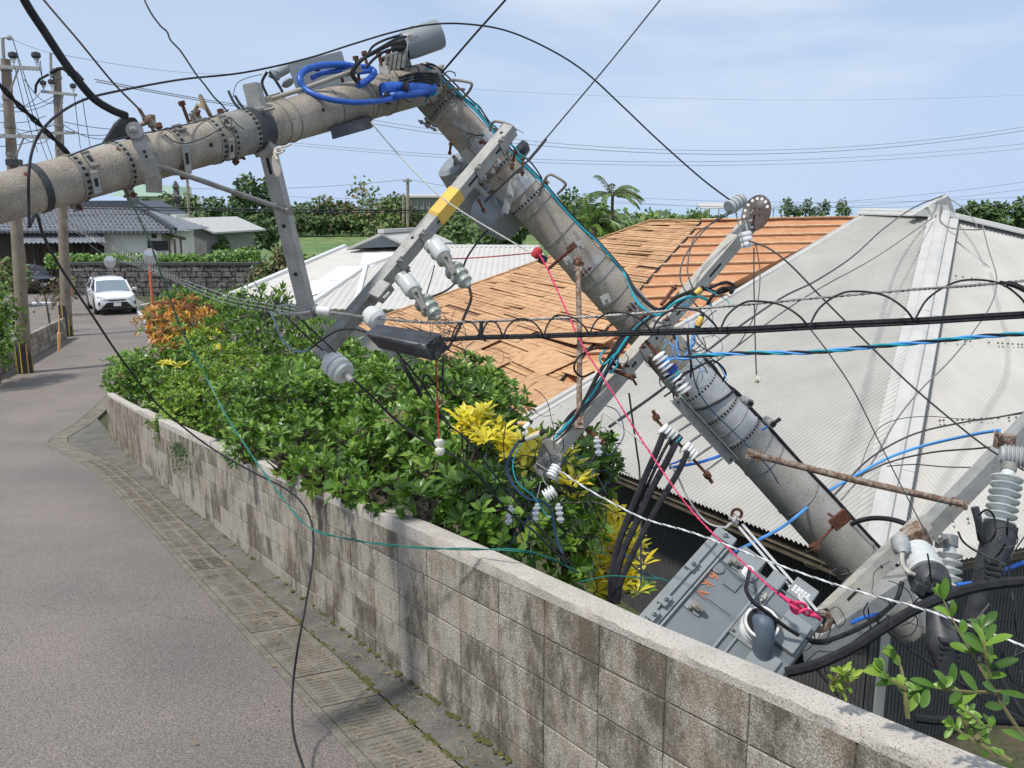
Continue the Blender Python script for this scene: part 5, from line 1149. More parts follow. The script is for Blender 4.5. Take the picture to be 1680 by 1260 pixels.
for px, q in ((219, .05), (323, .15), (508, -.05), (637, -.1), (190, -.75), (40, -.7)):
    g = MB(); t = SU.at(px=px); p, nn, mm, d = plate(g, SU, t, q, .002, .002, .001, 0); g.lathe(p - nn * .004, p + nn * .002, [(0, .010), (1, .010)], 14); g.obj('bolt_hole', m_hole if px not in (190, 40) else m_rust, bp)
# step bolts standing off the top of the upper length
def stub(p, q, r=.009, head=.017, m=m_rust, name='step_bolt'):
    g = MB(); d = (q - p).normalized(); g.tube([p, q], r, 8); g.lathe(q - d * .02, q, [(0, head), (1, head)], 8); return g.obj(name, m, bp)
for (a, b) in (((310, 201, 4.2), (297, 166, 4.15)), ((262, 212, 4.0), (259, 203, 4.0)), ((364, 190, 4.4), (361, 180, 4.4)), ((592, 148, 5.0), (583, 92, 4.95)), ((563, 135, 4.95), (552, 104, 4.9)), ((603, 110, 5.1), (597, 85, 5.1)), ((641, 100, 5.3), (636, 82, 5.3)), ((625, 106, 5.2), (621, 86, 5.2)), ((296, 273, 4.1), (302, 293, 4.1)), ((378, 255, 4.4), (389, 268, 4.4))): stub(P(*a), P(*b))
g = MB(); g.tube(PP([(314, 192, 4.3), (325, 172, 4.28), (334, 178, 4.26), (329, 158, 4.25), (338, 176, 4.3), (347, 193, 4.35)]), .011, 8); g.obj('step_rung', mat('tan_weathered_steel', (.42, .33, .22), .7, .2, (.30, .22, .14), 20), bp)
# --- bands on the leaning lower length
def tl(px): return SL.at(px=px)
for px, w_, span, q, mm_ in ((727, .04, (-1.5, 1.5), (2.1,), m_galvd), (818, .04, (-1.5, 1.5), (1.7,), m_galvd), (866, .04, (-1.5, 1.5), (-1.8,), m_galv), (964, .05, (0, 0), (.2,), m_galv), (980, .03, (0, 0), None, m_galv), (1025, .055, (0, 0), (-.2,), m_galv), (1144, .040, (-1.45, 1.45), None, m_galv), (1178, .040, (-1.45, 1.45), None, m_galv), (1213, .040, (-1.45, 1.45), None, m_galv), (1398, .02, (0, 0), None, m_galvd)):
    clamp(SL, tl(px), w_, mm_, holes=span[1] > 0, span=span, ears=q)
for px in (707, 736, 799, 850, 880, 918, 1008, 1160, 1196, 1236, 1253, 1309, 1408, 1420): wire_wrap(SL, tl(px), .0032, m_galvd if px < 1100 else m_gwire)
g = MB(); t0, t1 = tl(735), tl(800); k = 12
c = MB()
for t, w_ in ((tl(790), .14), (tl(845), .13)): ring(c, SL, t, w_, .006)
c.obj('steel_sleeve', m_pgal, bp)
g = MB(); ring(g, SL, lerp(tl(1112), tl(1230), .5), (tl(1230) - tl(1112)) * SL.L, .004); so_ = g.obj('steel_sleeve', m_pgal, bp); so_['label'] = 'bluish galvanised sleeve around the lower length'
# wire mesh left at the break
g = MB(); r = random.Random(2)
for i in range(34):
    q = 2 * math.pi * i / 34; c, n, mm = SL.frame(.0); 
    for sgn in (-1, 1):
        pts = []
        for k in range(7):
            tt = k / 6 * .16 / SL.L; qq = q + sgn * k * .16; rr = SL.rad(tt) + .006; pts.append(SL.p(tt) + (n * math.cos(qq) + mm * math.sin(qq)) * rr)
        g.tube(pts, .0022, 4)
g.obj('steel_mesh', m_galvd, bp)
g = MB(); r = random.Random(12)      # exposed bars bridging the break
for i in range(9):
    q = 2 * math.pi * i / 9; c0, n0, m0 = SU.frame(1); c1, n1, m1 = SL.frame(0)
    a_ = c0 + (n0 * math.cos(q) + m0 * math.sin(q)) * .085; b_ = c1 + (n1 * math.cos(q) + m1 * math.sin(q)) * .085
    g.tube(spline([a_ - SU.d * .1, a_ + SU.d * .03, (a_ + b_) / 2 + V((.01, 0, .015)), b_ - SL.d * .03, b_ + SL.d * .1], 4), .006, 6)
g.obj('reinforcing_bars', m_rust, bp)
g = MB(); cc = P(686, 126, 5.45); vs = []
for i, j, k in ((-1, -1, -1), (1, -1, -1), (-1, 1, -1), (1, 1, -1), (-1, -1, 1), (1, -1, 1), (-1, 1, 1), (1, 1, 1)): pass
d = SU.d; up = V((0, -.3, 1)); up = (up - d * up.dot(d)).normalized(); sd = d.cross(up)
g.prism([cc - d * .09 - up * .04, cc + d * .08 - up * .045, cc + d * .085 + up * .03, cc + d * .05 + up * .045, cc - d * .08 + up * .04], sd * .12); g.obj('concrete_fragment', m_conc, bp, bevel=.012)
# step rungs on the lower length (bent bar handles)
def handle(pts, m=m_galvl, r=.0085): g = MB(); g.tube(spline(PP(pts), 5), r, 8); return g.obj('step_rung', m, bp)
m_hand = mat('grey_brown_bar', (.34, .30, .26), .6, .3, (.25, .21, .17), 20)
handle([(728, 164, 5.6), (731, 145, 5.45), (739, 132, 5.4), (765, 134, 5.4), (774, 138, 5.4), (770, 149, 5.45), (757, 164, 5.6)], m_hand)
handle([(737, 150, 5.55), (745, 146, 5.5), (763, 147, 5.5)], m_hand)
handle([(804, 214, 5.7), (806, 204, 5.6), (815, 199, 5.5), (838, 206, 5.5), (846, 214, 5.6)], m_hand)
handle([(885, 320, 5.75), (890, 305, 5.6), (897, 290, 5.5), (906, 287, 5.5), (927, 300, 5.5), (925, 308, 5.55), (915, 318, 5.7)], m_hand)
# --- square section arms
def arm(name, a, b, w_, m=m_galv, roll=math.radians(40), label=None, slots=(), holes=(), view=None, wall=True, w2=None):
    g = MB(); a = P(*a); b = P(*b); d = (b - a).normalized(); c = (a + b) / 2; n = (V((0, 0, CZ)) - c); n = (n - d * n.dot(d)).normalized(); s = d.cross(n)
    n, s = n * math.cos(roll) + s * math.sin(roll), s * math.cos(roll) - n * math.sin(roll); h = w_ / 2; h2 = (w2 or w_) / 2; L_ = (b - a).length
    g.box(c, d * L_ / 2, s * h2, n * h, 0)
    for e, sg in ((a, -1), (b, 1)): g.box(e + d * sg * .0015, d * .001, s * (h2 - .004), n * (h - .004), 1)
    def P_(t, face): return a + d * (L_ * t) + (n * h if face == 0 else -s * h2 if face == 1 else s * h2)
    for t, face, ln in slots:
        fn = n if face == 0 else (-s if face == 1 else s); cs = s if face == 0 else n; p = P_(t, face); g.box(p + fn * .0006, d * ln / 2, cs * .008, fn * .0012, 1)
        for e in (-1, 1): g.lathe(p + d * e * ln / 2 - fn * .0006, p + d * e * ln / 2 + fn * .0018, [(0, .008), (1, .008)], 12, 1)
    for t, face in holes:
        fn = n if face == 0 else (-s if face == 1 else s); p = P_(t, face); g.lathe(p - fn * .001, p + fn * .002, [(0, .0105), (1, .0105)], 14, 1)
    ob = g.obj(name, [m, m_hole], bp, bevel=.003)
    if label: ob['label'] = label
    return ob, a, b, d, n, s
A1, a1a, a1b, a1d, a1n, a1s = arm('crossarm', (413, 138, 4.45), (507, 521, 4.75), .072, m_galv, math.radians(22), 'grey arm hanging down from the fallen upper length', slots=((.19, 0, .07), (.335, 0, .07)), holes=((.59, 0), (.80, 0)))
A2, a2a, a2b, a2d, a2n, a2s = arm('crossarm', (838, 212, 5.35), (524, 584, 4.9), .078, m_galv, math.radians(-42), 'long arm with yellow sleeve, crossing high on the leaning length', slots=((.09, 0, .06), (.235, 0, .08), (.405, 0, .07)), holes=((.04, 2), (.52, 2), (.62, 1)))
A3, a3a, a3b, a3d, a3n, a3s = arm('crossarm', (1243, 352, 5.7), (897, 752, 5.1), .085, m_galvl, math.radians(-40), 'long arm crossing the middle of the leaning length', slots=((.245, 0, .11), (.42, 0, .05)), holes=((.53, 0), (.63, 0), (.64, 0)))
A4, a4a, a4b, a4d, a4n, a4s = arm('crossarm', (1702, 682, 5.6), (1494, 898, 5.75), .12, m_galv, math.radians(-30), 'pale arm with rusty end reaching the right edge', w2=.10)
A5, a5a, a5b, a5d, a5n, a5s = arm('crossarm', (1512, 858, 5.45), (1354, 1012, 4.75), .095, m_galvl, math.radians(-22), 'near pale channel arm at the foot of the pole', slots=((.33, 0, .10), (.80, 0, .12)), holes=((.52, 0),))
A6, *_ = arm('crossarm', (1500, 945, 6.0), (1300, 1082, 5.0), .15, m_galv, math.radians(-35), 'wide grey arm below the pale channel arm')
# weathered lower third of arm two
g = MB(); p, q = a2a.lerp(a2b, .715), a2a.lerp(a2b, 1.002); d = (q - p).normalized(); g.box((p + q) / 2 + a2n * .0, d * (q - p).length / 2, a2s * .0405, a2n * .0405); g.obj('rough_channel', m_galvd, A2, bevel=.003)
g = MB(); p, q = P(772, 292, 5.27), P(716, 362, 5.17); p, q = a2a.lerp(a2b, .297), a2a.lerp(a2b, .417); d = a2d; g.box((p + q) / 2, d * (q - p).length / 2, a2s * .043, a2n * .043); g.obj('yellow_sleeve', m_yel, A2, bevel=.004)
# brackets around arms
def bracket(par, S_a, t, ln=.07, m=m_galv, pad=.008, rust=False):
    a, b, d, n, s, w_ = S_a; g = MB(); c = a + (b - a) * t
    g.box(c + n * (w_ / 2 + .004), d * ln / 2, s * (w_ / 2 + .02), n * .004); g.box(c - s * (w_ / 2 + .004), d * ln / 2, n * (w_ / 2 + .016), s * .004)
    for e in (-1, 1):
        bolt(g, c + n * (w_ / 2 + .008) + s * e * (w_ / 2 + .006), n, .012, .014, 1); 
    g.tube([c - s * (w_ / 2 + .015) + n * .05 + d * ln * .2, c - s * (w_ / 2 + .07) + n * .05 + d * ln * .2], .008, 6, 1)
    return g.obj('bracket', [m, m_rust if rust else m_galvd], par, bevel=.002)
AA2 = (a2a, a2b, a2d, a2n, a2s, .078); AA3 = (a3a, a3b, a3d, a3n, a3s, .085); AA1 = (a1a, a1b, a1d, a1n, a1s, .072)
for t in (.07, .20, .495, .61): bracket(A2, AA2, t, .05)
for t in (.475, .585, .66): bracket(A3, AA3, t, .05, m_galvl, rust=True)
bracket(A1, AA1, .11, .03); bracket(A1, AA1, .28, .03); bracket(A1, AA1, .965, .035)
# rusty bolts through arm three
for a, b in (((960, 703, 5.2), (985, 722, 5.15)), ((988, 588, 5.25), (1013, 600, 5.2)), ((1000, 604, 5.2), (1030, 617, 5.15)), ((1060, 560, 5.25), (1078, 580, 5.15)), ((1085, 500, 5.4), (1105, 474, 5.45)), ((1052, 522, 5.35), (1070, 516, 5.3))):
    g = MB(); g.tube([P(*a), P(*b)], .012, 8); bolt(g, P(*b), P(*b) - P(*a), .018, .018); g.obj('through_bolt', m_rust, A3)
# small enclosure on arm two and holes plate
g = MB(); p = P(623, 484, 4.92); d = a2d; s = a2s; n = a2n; g.box(P(626, 478, 4.93), d * .055, s * .03, n * .045); g.lathe(P(630, 490, 4.86), P(640, 480, 4.86), [(0, .012), (1, .012)], 10); g.obj('end_bracket', m_galv, A2, bevel=.006)
# disc plate on the upper end of arm three
g = MB(); c = P(1241, 350, 5.62); n = V((-.55, -.8, .22)).normalized(); a = n.cross(V((.3, 0, 1))).normalized(); b = n.cross(a); pts = []
for i in range(30):
    q = 2 * math.pi * i / 30; rr = .118 * (1 + .0 * math.sin(3 * q)); pts.append(c + a * math.cos(q) * rr * .78 + b * math.sin(q) * rr)
g.prism(pts, n * .012)
for i in range(11):
    q = -2.5 + i * .42; p = c + (a * math.cos(q) * .78 + b * math.sin(q)) * .093; g.lathe(p - n * .001, p + n * .0135, [(0, .010), (1, .010)], 10, 1)
for i in range(5): q = i * 1.25 + .4; p = c + (a * math.cos(q) * .78 + b * math.sin(q)) * .035; g.lathe(p, p + n * .0135, [(0, .006), (1, .006)], 8, 2)
g.obj('end_disc', [mat('rusty_dark_plate', (.13, .105, .095), .7, .3, (.08, .055, .045), 14, .4, .65, (.30, .28, .26), 8, .58, .7), m_porcw, m_hole], A3)
g = MB(); p = P(902, 742, 5.08); q = P(888, 775, 5.08); g.prism([P(893, 715, 5.02), P(925, 735, 5.02), P(915, 790, 5.0), P(880, 778, 5.02), P(876, 768, 5.02)], V((0, .012, 0))); g.obj('end_plate', m_galvd, A3, bevel=.002)
# braces
def strut(name, pts, r, m, par=bp, flat=True, label=None):
    g = MB(); P_ = PP(pts); g.tube(P_, r, 10)
    for e, f in ((P_[0], P_[1]), (P_[-1], P_[-2])):
        d = (f - e).normalized(); n = (V((0, 0, CZ)) - e); n = (n - d * n.dot(d)).normalized(); s = d.cross(n); g.box(e + d * .015, d * .05, s * r * 1.5, n * r * .55); g.lathe(e + n * r * .5, e + n * (r * .5 + .016), [(0, .016), (1, .014)], 6)
    ob = g.obj(name, m, par)
    if label: ob['label'] = label
    return ob
strut('brace', [(243, 266, 3.95), (470, 345, 4.45)], .0125, m_galvd, label='thin grey brace from the upper length to the hanging arm')
strut('brace', [(948, 430, 5.5), (951, 560, 5.35), (950, 694, 5.1)], .0165, m_rustp, label='upright rusty brace rod beside the middle arm')
strut('brace', [(1233, 745, 5.55), (1400, 787, 5.45), (1578, 827, 5.45)], .0215, m_rustp, label='rusty brace rod running to the right hand arm')
strut('conduit', [(442, 163, 4.7), (500, 145, 4.75), (583, 115, 4.85)], .013, mat('dull_tan_pipe', (.36, .33, .28), .6, .2, (.28, .25, .21), 9), label='tan pipe lying along the top of the upper length')
g = MB(); c, n, m_ = SL.frame(tl(948)); g.tube([P(900, 441, 5.55), P(935, 410, 5.45)], .011, 8); g.lathe(P(946, 436, 5.5), P(952, 428, 5.5), [(0, .03), (1, .03)], 8); g.box(P(938, 406, 5.45), (.025, 0, .02), (0, .004, 0), (-.012, 0, .015)); g.obj('rusty_clamp_bolt', m_rust, bp)
for a_, s_ in (((951, 403, 5.45), .026), ((932, 427, 5.46), .024), ((994, 491, 5.58), .030)):
    g = MB(); c = P(*a_); n = (V((0, 0, CZ)) - c).normalized(); s = SL.d.cross(n).normalized(); d = n.cross(s); d2 = (d + s * .35).normalized(); s2 = d2.cross(n); g.box(c, d2 * s_, s2 * s_, n * .006); bolt(g, c + n * .006, n, .010, .012); g.obj('clamp_plate', m_galv, bp, bevel=.003)
# hook arm and plate on the far left: grey strap with rusty guy fitting
m_gst = m_galv
g = MB(); ps = [P(221, 213, 3.78), P(232, 240, 3.78), P(243, 262, 3.80), P(252, 290, 3.86), P(253, 315, 3.92)]
for i, (p, q) in enumerate(zip(ps, ps[1:])): w_ = (.03, .028, .030, .034)[i]; n = (V((0, 0, CZ)) - p).normalized(); d = (q - p).normalized(); s = d.cross(n).normalized(); g.box((p + q) / 2, d * ((q - p).length / 2 + .004), s * w_, n * .007)
g.lathe(P(221, 214, 3.8), P(221, 214, 3.74), [(0, .036), (1, .034)], 16); bolt(g, P(221, 214, 3.74), V((0, -1, .2)), .014, .02)
for px, py in ((237, 249), (240, 257)): g.lathe(P(px, py, 3.775), P(px, py, 3.765), [(0, .007), (1, .007)], 8, 1)
g.obj('anchor_strap', [m_gst, m_hole], bp, bevel=.003)
g = MB(); g.tube(PP([(221, 208, 3.8), (232, 204, 3.8), (244, 200, 3.8), (249, 205, 3.8)]), .010, 8); g.tube(PP([(228, 178, 3.75), (236, 192, 3.78), (247, 205, 3.8), (253, 215, 3.85)]), .008, 8); bolt(g, P(246, 198, 3.8), V((0, -1, 0)), .022, .03); g.lathe(P(250, 208, 3.8), P(247, 190, 3.8), [(0, .018), (1, .02)], 8); g.obj('guy_fitting', m_rustp, bp)
# black wedge shaped hood
hg = MB(); hg.prism([P(166, 236, 3.9), P(187, 202, 3.9), P(200, 190, 3.9), P(222, 193, 3.9), P(236, 213, 3.95), P(233, 222, 3.95)], (P(200, 200, 4.1) - P(200, 200, 3.9))); hg.obj('black_hood', m_blk2, bp, bevel=.006)
# black spacer box under the upper length
g = MB(); g.prism([P(541, 209, 4.8), P(602, 192, 4.95), P(609, 211, 4.95), P(545, 229, 4.8)], V((0, .11, .02))); g.obj('black_box', m_blk2, bp, bevel=.005)
# grey panel behind the upper length
g = MB(); g.prism([P(470, 105, 5.25), P(556, 84, 5.4), P(563, 108, 5.4), P(580, 140, 5.4), P(492, 165, 5.25)], V((0, .10, .02))); g.obj('grey_panel', m_grey, bp, bevel=.006)
g = MB(); g.lathe(P(450, 124, 5.1), P(470, 112, 5.15), [(0, .028), (1, .03)], 12); g.lathe(P(452, 118, 5.1), P(449, 128, 5.1), [(0, .034), (1, .034)], 12); g.lathe(P(470, 133, 5.05), P(474, 139, 5.05), [(0, .03), (.5, .04), (1, .03)], 12); g.obj('panel_gland', m_grey2, bp)
# grey drum with black collar, top right of the upper length
g = MB(); p, q = P(664, 76, 5.3), P(722, 55, 5.35); g.lathe(p, q, [(0, .078), (.04, .082), (.2, .086), (.9, .088), (1, .082)], 32, 0); g.lathe(p - (q - p) * .35, p + (q - p) * .02, [(0, .02), (.3, .05), (.6, .058), (1, .058)], 18, 1)
dr = g.obj('grey_drum', [m_grey2, m_blk], bp)
g = MB(); g.tube(PP([(668, 98, 5.15), (668, 78, 5.15), (670, 64, 5.17), (672, 45, 5.2), (678, 41, 5.2)]), .0028, 5); g.box(P(673, 62, 5.17), (.014, 0, 0), (0, .008, 0), (0, 0, .014)); g.obj('drum_tie', m_gwire, dr)
g = MB()
for k in range(5): c = P(634 + 7.5 * k, 107 - 2.4 * k, 5.3); g.box(c, (.010, 0, -.004), (0, .035, 0), (.010, 0, .055))
g.box(P(649, 103, 5.36), (.085, 0, .028), (0, .03, 0), (-.012, 0, .045)); g.box(P(650, 89, 5.3), (.10, 0, .03), (0, .045, 0), (0, 0, .006)); g.obj('finned_block', m_galvd, bp, bevel=.003)
g = MB(); g.prism([P(620, 106, 5.2), P(632, 100, 5.2), P(640, 120, 5.2), P(634, 124, 5.2), P(622, 118, 5.2)], V((0, .05, 0))); g.obj('bracket', m_galv, bp, bevel=.004)
# big grey drum behind the leaning length
g = MB(); c = P(760, 282, 6.15); ax = V((.35, .25, -.55)).normalized(); g.lathe(c - ax * .10, c + ax * .26, [(0, .12), (.06, .155), (.5, .16), (1, .165)], 36, 0); ax2 = P(828, 360, 6.0); g.lathe(P(800, 340, 6.15), P(835, 368, 6.0), [(0, .14), (.5, .15), (.95, .13), (1, .115)], 32, 0)
g.obj('equipment_drum', m_grey2, bp)
g = MB(); g.lathe(P(862, 255, 6.0), P(848, 243, 6.0), [(0, .05), (.5, .075), (1, .07)], 18, 0); g.obj('black_cap', m_blk2, bp)
for a_, b_, w_ in (((758, 205, 5.6), (775, 245, 5.6), .045), ((845, 290, 5.65), (828, 350, 5.65), .05), ((820, 262, 5.62), (808, 285, 5.6), .03), ((742, 200, 5.58), (766, 214, 5.58), .022), ((776, 300, 5.5), (800, 322, 5.55), .03)):
    g = MB(); p, q = P(*a_), P(*b_); n = (V((0, 0, CZ)) - p).normalized(); d = (q - p).normalized(); g.box((p + q) / 2, d * (q - p).length / 2, d.cross(n) * w_ / 2, n * .012); bolt(g, (p + q) / 2 + n * .012, n, .012, .012); g.obj('bracket', m_galv, bp, bevel=.003)
r = random.Random(44)
for (x, y) in ((745, 258), (738, 250), (757, 274), (800, 235), (790, 222), (812, 225), (795, 318), (812, 330), (700, 206), (712, 212), (840, 275), (858, 262), (775, 300), (842, 262), (786, 330), (700, 196), (815, 214), (832, 226), (768, 226), (850, 282)):
    g = MB(); p = P(x, y, 5.5 + r.uniform(0, .1)); q = p + rvec(r) * r.uniform(.04, .09); g.tube([p, q], .008, 6); bolt(g, q, q - p, .014, .014); bolt(g, p, p - q, .013, .01); g.obj('bolt', r.choice((m_galvd, m_rust, m_galvd)), bp)
# ---- insulators
def insul(name, a, b, prof, m, par, capm=None, capr=.02, capl=.12, label=None):
    a = P(*a); b = P(*b); g = MB(); g.lathe(a, b, prof, 26, 0)
    if capm:
        d = (b - a); g.lathe(a - d * capl, a + d * .02, [(0, capr), (1, capr)], 16, 1); g.lathe(b - d * .02, b + d * capl, [(0, capr * .8), (1, capr * .7)], 16, 1)
    ob = g.obj(name, [m, capm] if capm else m, par)
    if label: ob['label'] = label
    return ob
def sheds(n, r0, r1, t0=.05, t1=.95, end=None):
    pr = [(0, r0 * .9)]
    for i in range(n):
        a = lerp(t0, t1, i / n); w_ = (t1 - t0) / n; pr += [(a, r0), (a + w_ * .25, r1), (a + w_ * .42, r1 * .98), (a + w_ * .72, r0)]
    pr.append((1, end if end is not None else r0 * .8)); return pr
def bells(n, r0, r1):
    pr = [(0, r0 * .8)]
    for i in range(n):
        a = i / n; w_ = 1 / n; f = 1 - .12 * i; pr += [(a + .03, r0), (a + w_ * .15, r1 * f), (a + w_ * .5, r1 * f * .98), (a + w_ * .85, r0 * .85)]
    pr.append((1, r0 * .3)); return pr
m_pg = mat('grey_green_porcelain', (.42, .45, .40), .35, 0, (.34, .37, .32), 6, coat=.25)
for (bx0, by0, x0, y0, x1, y1) in ((730, 415, 703, 398, 770, 470), (681, 473, 655, 452, 720, 523)):
    ob = insul('cutout_insulator', (x0, y0, 4.98), (x1, y1, 4.85), [(0, .026), (.03, .042), (.12, .044), (.14, .034), (.17, .034), (.20, .046), (.26, .047), (.28, .033), (.32, .031), (.36, .044), (.42, .046), (.44, .032), (.50, .027), (.54, .027), (.57, .046), (.62, .057), (.66, .058), (.67, .042), (.71, .040), (.74, .054), (.79, .055), (.80, .040), (.84, .036), (.88, .045), (.91, .044), (.93, .028), (1, .015)], m_pg, A2)
    g = MB(); p, q = P(bx0 - 18, by0 - 16, 4.88), P(bx0 - 2, by0 + 6, 4.82); g.lathe(p, q, [(0, .034), (.1, .046), (.85, .05), (1, .042)], 22, 0); g.obj('insulator_hood', m_porc, A2)
    g = MB(); p, q = P(bx0 - 2, by0 + 1, 4.76), P(bx0 + 18, by0 + 38, 4.74); d = (q - p).normalized(); n = V((0, -1, .2)).normalized(); g.box((p + q) / 2, d * (q - p).length / 2, d.cross(n) * .018, n * .005); bolt(g, p + n * .005 + d * .02, n, .011, .012); bolt(g, q + n * .005 - d * .02, n, .011, .012); g.obj('link_strap', m_galvd, A2, bevel=.002)
insul('pin_insulator', (534, 585, 4.86), (566, 614, 4.78), [(0, .022), (.12, .03), (.18, .034), (.22, .055), (.30, .068), (.55, .070), (.58, .050), (.64, .070), (.80, .070), (.84, .052), (.9, .066), (1, .060)], m_porc, A2, m_galv, .026, .35, 'large white pin insulator at the lower end')
g = MB(); g.lathe(P(536, 586, 4.84), P(549, 596, 4.84), [(0, .03), (.5, .034), (1, .022)], 14); g.obj('insulator_pin', m_grey2, A2)
# white tube at foot of arm one
g = MB(); g.lathe(P(519, 508, 4.6), P(541, 511, 4.6), [(0, .021), (.05, .0215), (.95, .0215), (1, .019)], 18); g.obj('white_tube', m_white, A1)
g = MB(); g.tube(PP([(541, 511, 4.6), (560, 514, 4.6), (580, 517, 4.62)]), .006, 8); g.lathe(P(514, 507, 4.6), P(519, 508, 4.6), [(0, .023), (1, .023)], 14); g.obj('tube_rod', m_galvd, A1)
g = MB(); g.tube(spline(PP([(490, 505, 4.62), (470, 500, 4.6), (455, 506, 4.58), (462, 514, 4.56), (490, 514, 4.58), (510, 511, 4.6)]), 5), .006, 8); g.obj('loop_hook', m_galv, A1)
# oval tag on arm one
g = MB(); c = P(453, 272, 4.4); d = V((.12, 0, -1)).normalized(); s = V((1, 0, .12)).normalized(); pts = [c + d * (.045 * math.sin(q * .2618)) + s * (.020 * math.cos(q * .2618)) + d * (.012 if math.sin(q * .2618) > 0 else -.012) for q in range(24)]; g.prism(pts, V((0, .016, 0))); g.obj('oval_weight', mat('cream_porcelain', (.55, .50, .42), .5, 0, (.42, .37, .3), 10), A1, bevel=.004)
g = MB(); r = random.Random(5); g.tube(spline(PP([(455, 262, 4.38), (450, 250, 4.4), (458, 243, 4.4), (464, 248, 4.4), (455, 252, 4.38), (452, 244, 4.4), (470, 240, 4.42), (478, 236, 4.42)]), 5), .006, 6); g.obj('knotted_rope', mat('beige_rope', (.55, .50, .43), .8), A1)
# spools
def spool(name, a, b, r, n, m, par, dark=True, label=None):
    pr = []
    for i in range(n): w_ = 1 / n; pr += [(i * w_, r * .95), (i * w_ + w_ * .3, r), (i * w_ + w_ * .62, r * .97), (i * w_ + w_ * .70, r * .72), (i * w_ + w_ * .92, r * .72)]
    pr.append((1, r * .8)); return insul(name, a, b, pr, m, par, label=label)
spool('spool_insulator', (1222, 381, 5.5), (1227, 406, 5.5), .040, 3, m_porcw, A3, label='white ribbed spool hanging under the disc')
spool('spool_insulator', (1196, 341, 5.5), (1218, 327, 5.55), .046, 4, m_porcd, A3, label='grey ribbed spool tied beside the disc')
g = MB(); g.tube(PP([(1218, 395, 5.45), (1210, 360, 5.5), (1206, 345, 5.5)]), .004, 5); g.tube(PP([(1228, 385, 5.5), (1222, 362, 5.55), (1236, 345, 5.6)]), .006, 5); g.obj('spool_tie', m_gwire, A3)
def rack(pts, r, cols, par, label):
    for i, p in enumerate(pts):
        m = cols[i % len(cols)]; c = P(*p); d = (P(*pts[-1]) - P(*pts[0])).normalized(); g = MB(); g.lathe(c - d * .024, c + d * .024, [(0, r * .55), (.15, r * .95), (.3, r), (.42, r * .62), (.6, r * .62), (.72, r), (.88, r * .95), (1, r * .5)], 22); ob = g.obj('spool_insulator', m, par); ob['label'] = label[i]
m_navy = mat('navy_glaze', (.01, .03, .22), .2); m_tq = mat('turquoise_glaze', (.08, .38, .48), .25)
rk = [(1083, 587, 4.95), (1092, 600, 4.95), (1100, 613, 4.95), (1112, 623, 4.95), (1122, 637, 4.95)]
rack(rk, .044, [m_porcw, m_porcw, m_porcd, m_porcw, m_porcw], bp, ['top white spool of the upper rack'] + ['white spool of the upper rack', 'bluish spool of the upper rack', 'white spool of the upper rack', 'lowest white spool of the upper rack'])
g = MB(); g.lathe(P(1088, 592, 4.95), P(1095, 597, 4.95), [(0, .036), (1, .036)], 18, 0); g.lathe(P(1098, 606, 4.95), P(1103, 611, 4.95), [(0, .047), (1, .047)], 18, 1); g.lathe(P(1103, 612, 4.95), P(1108, 617, 4.95), [(0, .040), (1, .040)], 18, 2); g.obj('cable_turns', [m_lblue, m_navy, m_tq], bp)
g = MB(); g.tube(PP([(1066, 566, 5.05), (1100, 612, 5.0), (1130, 650, 4.98)]), .010, 8); g.obj('rack_rod', m_rust, bp)
rk2 = [(1090, 706, 5.0), (1102, 714, 5.0), (1113, 727, 5.0), (1126, 736, 5.0), (1134, 746, 5.0)]
rack([rk2[0], rk2[1], rk2[3], rk2[4]], .042, [m_porcw, m_porc, m_porcw, m_porcw], bp, ['top white spool of the lower rack', 'second spool of the lower rack', 'third white spool of the lower rack', 'lowest spool of the lower rack'])
g = MB(); g.lathe(P(1104, 718, 5.0), P(1112, 726, 5.0), [(0, .042), (1, .042)], 18, 0); g.lathe(P(1107, 722, 5.0), P(1109, 724, 5.0), [(0, .044), (1, .044)], 18, 1); g.obj('cable_turns', [m_blk, m_teal], bp)
g = MB(); g.tube(PP([(1078, 690, 5.02), (1112, 726, 5.0), (1158, 776, 5.0)]), .009, 8); bolt(g, P(1078, 688, 5.02), V((-.3, -.1, .6)), .022, .03); bolt(g, P(1158, 776, 5.0), V((.4, 0, -.6)), .022, .035); g.obj('rack_rod', m_rust, bp)
g = MB(); p, q = P(1108, 655, 5.25), P(1202, 757, 5.45); d = (q - p).normalized(); n = (V((0, 0, CZ)) - p); n = (n - d * n.dot(d)).normalized(); s = d.cross(n); g.box((p + q) / 2, d * (q - p).length / 2, s * .03, n * .008); g.box((p + q) / 2 - s * .034, d * (q - p).length / 2, s * .004, n * .03)
for t in (.04, .96): g.lathe(p.lerp(q, t) + n * .007, p.lerp(q, t) + n * .011, [(0, .008), (1, .008)], 10, 1)
for a_, b_ in (((1122, 680, 5.2), (1085, 702, 5.02)), ((1135, 694, 5.2), (1112, 708, 5.02)), ((1152, 712, 5.25), (1122, 732, 5.02)), ((1168, 732, 5.3), (1138, 752, 5.02)), ((1186, 752, 5.35), (1158, 772, 5.02))):
    a2_, b2_ = P(*a_), P(*b_); dd = (b2_ - a2_).normalized(); nn = n; g.box((a2_ + b2_) / 2, dd * (b2_ - a2_).length / 2, dd.cross(nn) * .014, nn * .004)
g.obj('rack_frame', [m_galv, m_hole], bp, bevel=.002)
for px, py in ((1226, 658), (1263, 692)):
    g = MB(); g.lathe(P(px - 7, py - 4, 5.6), P(px + 5, py + 4, 5.5), [(0, .022), (.3, .026), (1, .026)], 12, 0); g.lathe(P(px + 3, py + 3, 5.51), P(px + 6, py + 5, 5.49), [(0, .016), (1, .016)], 10, 1); g.obj('cable_cleat', [m_galv, m_hole], bp)
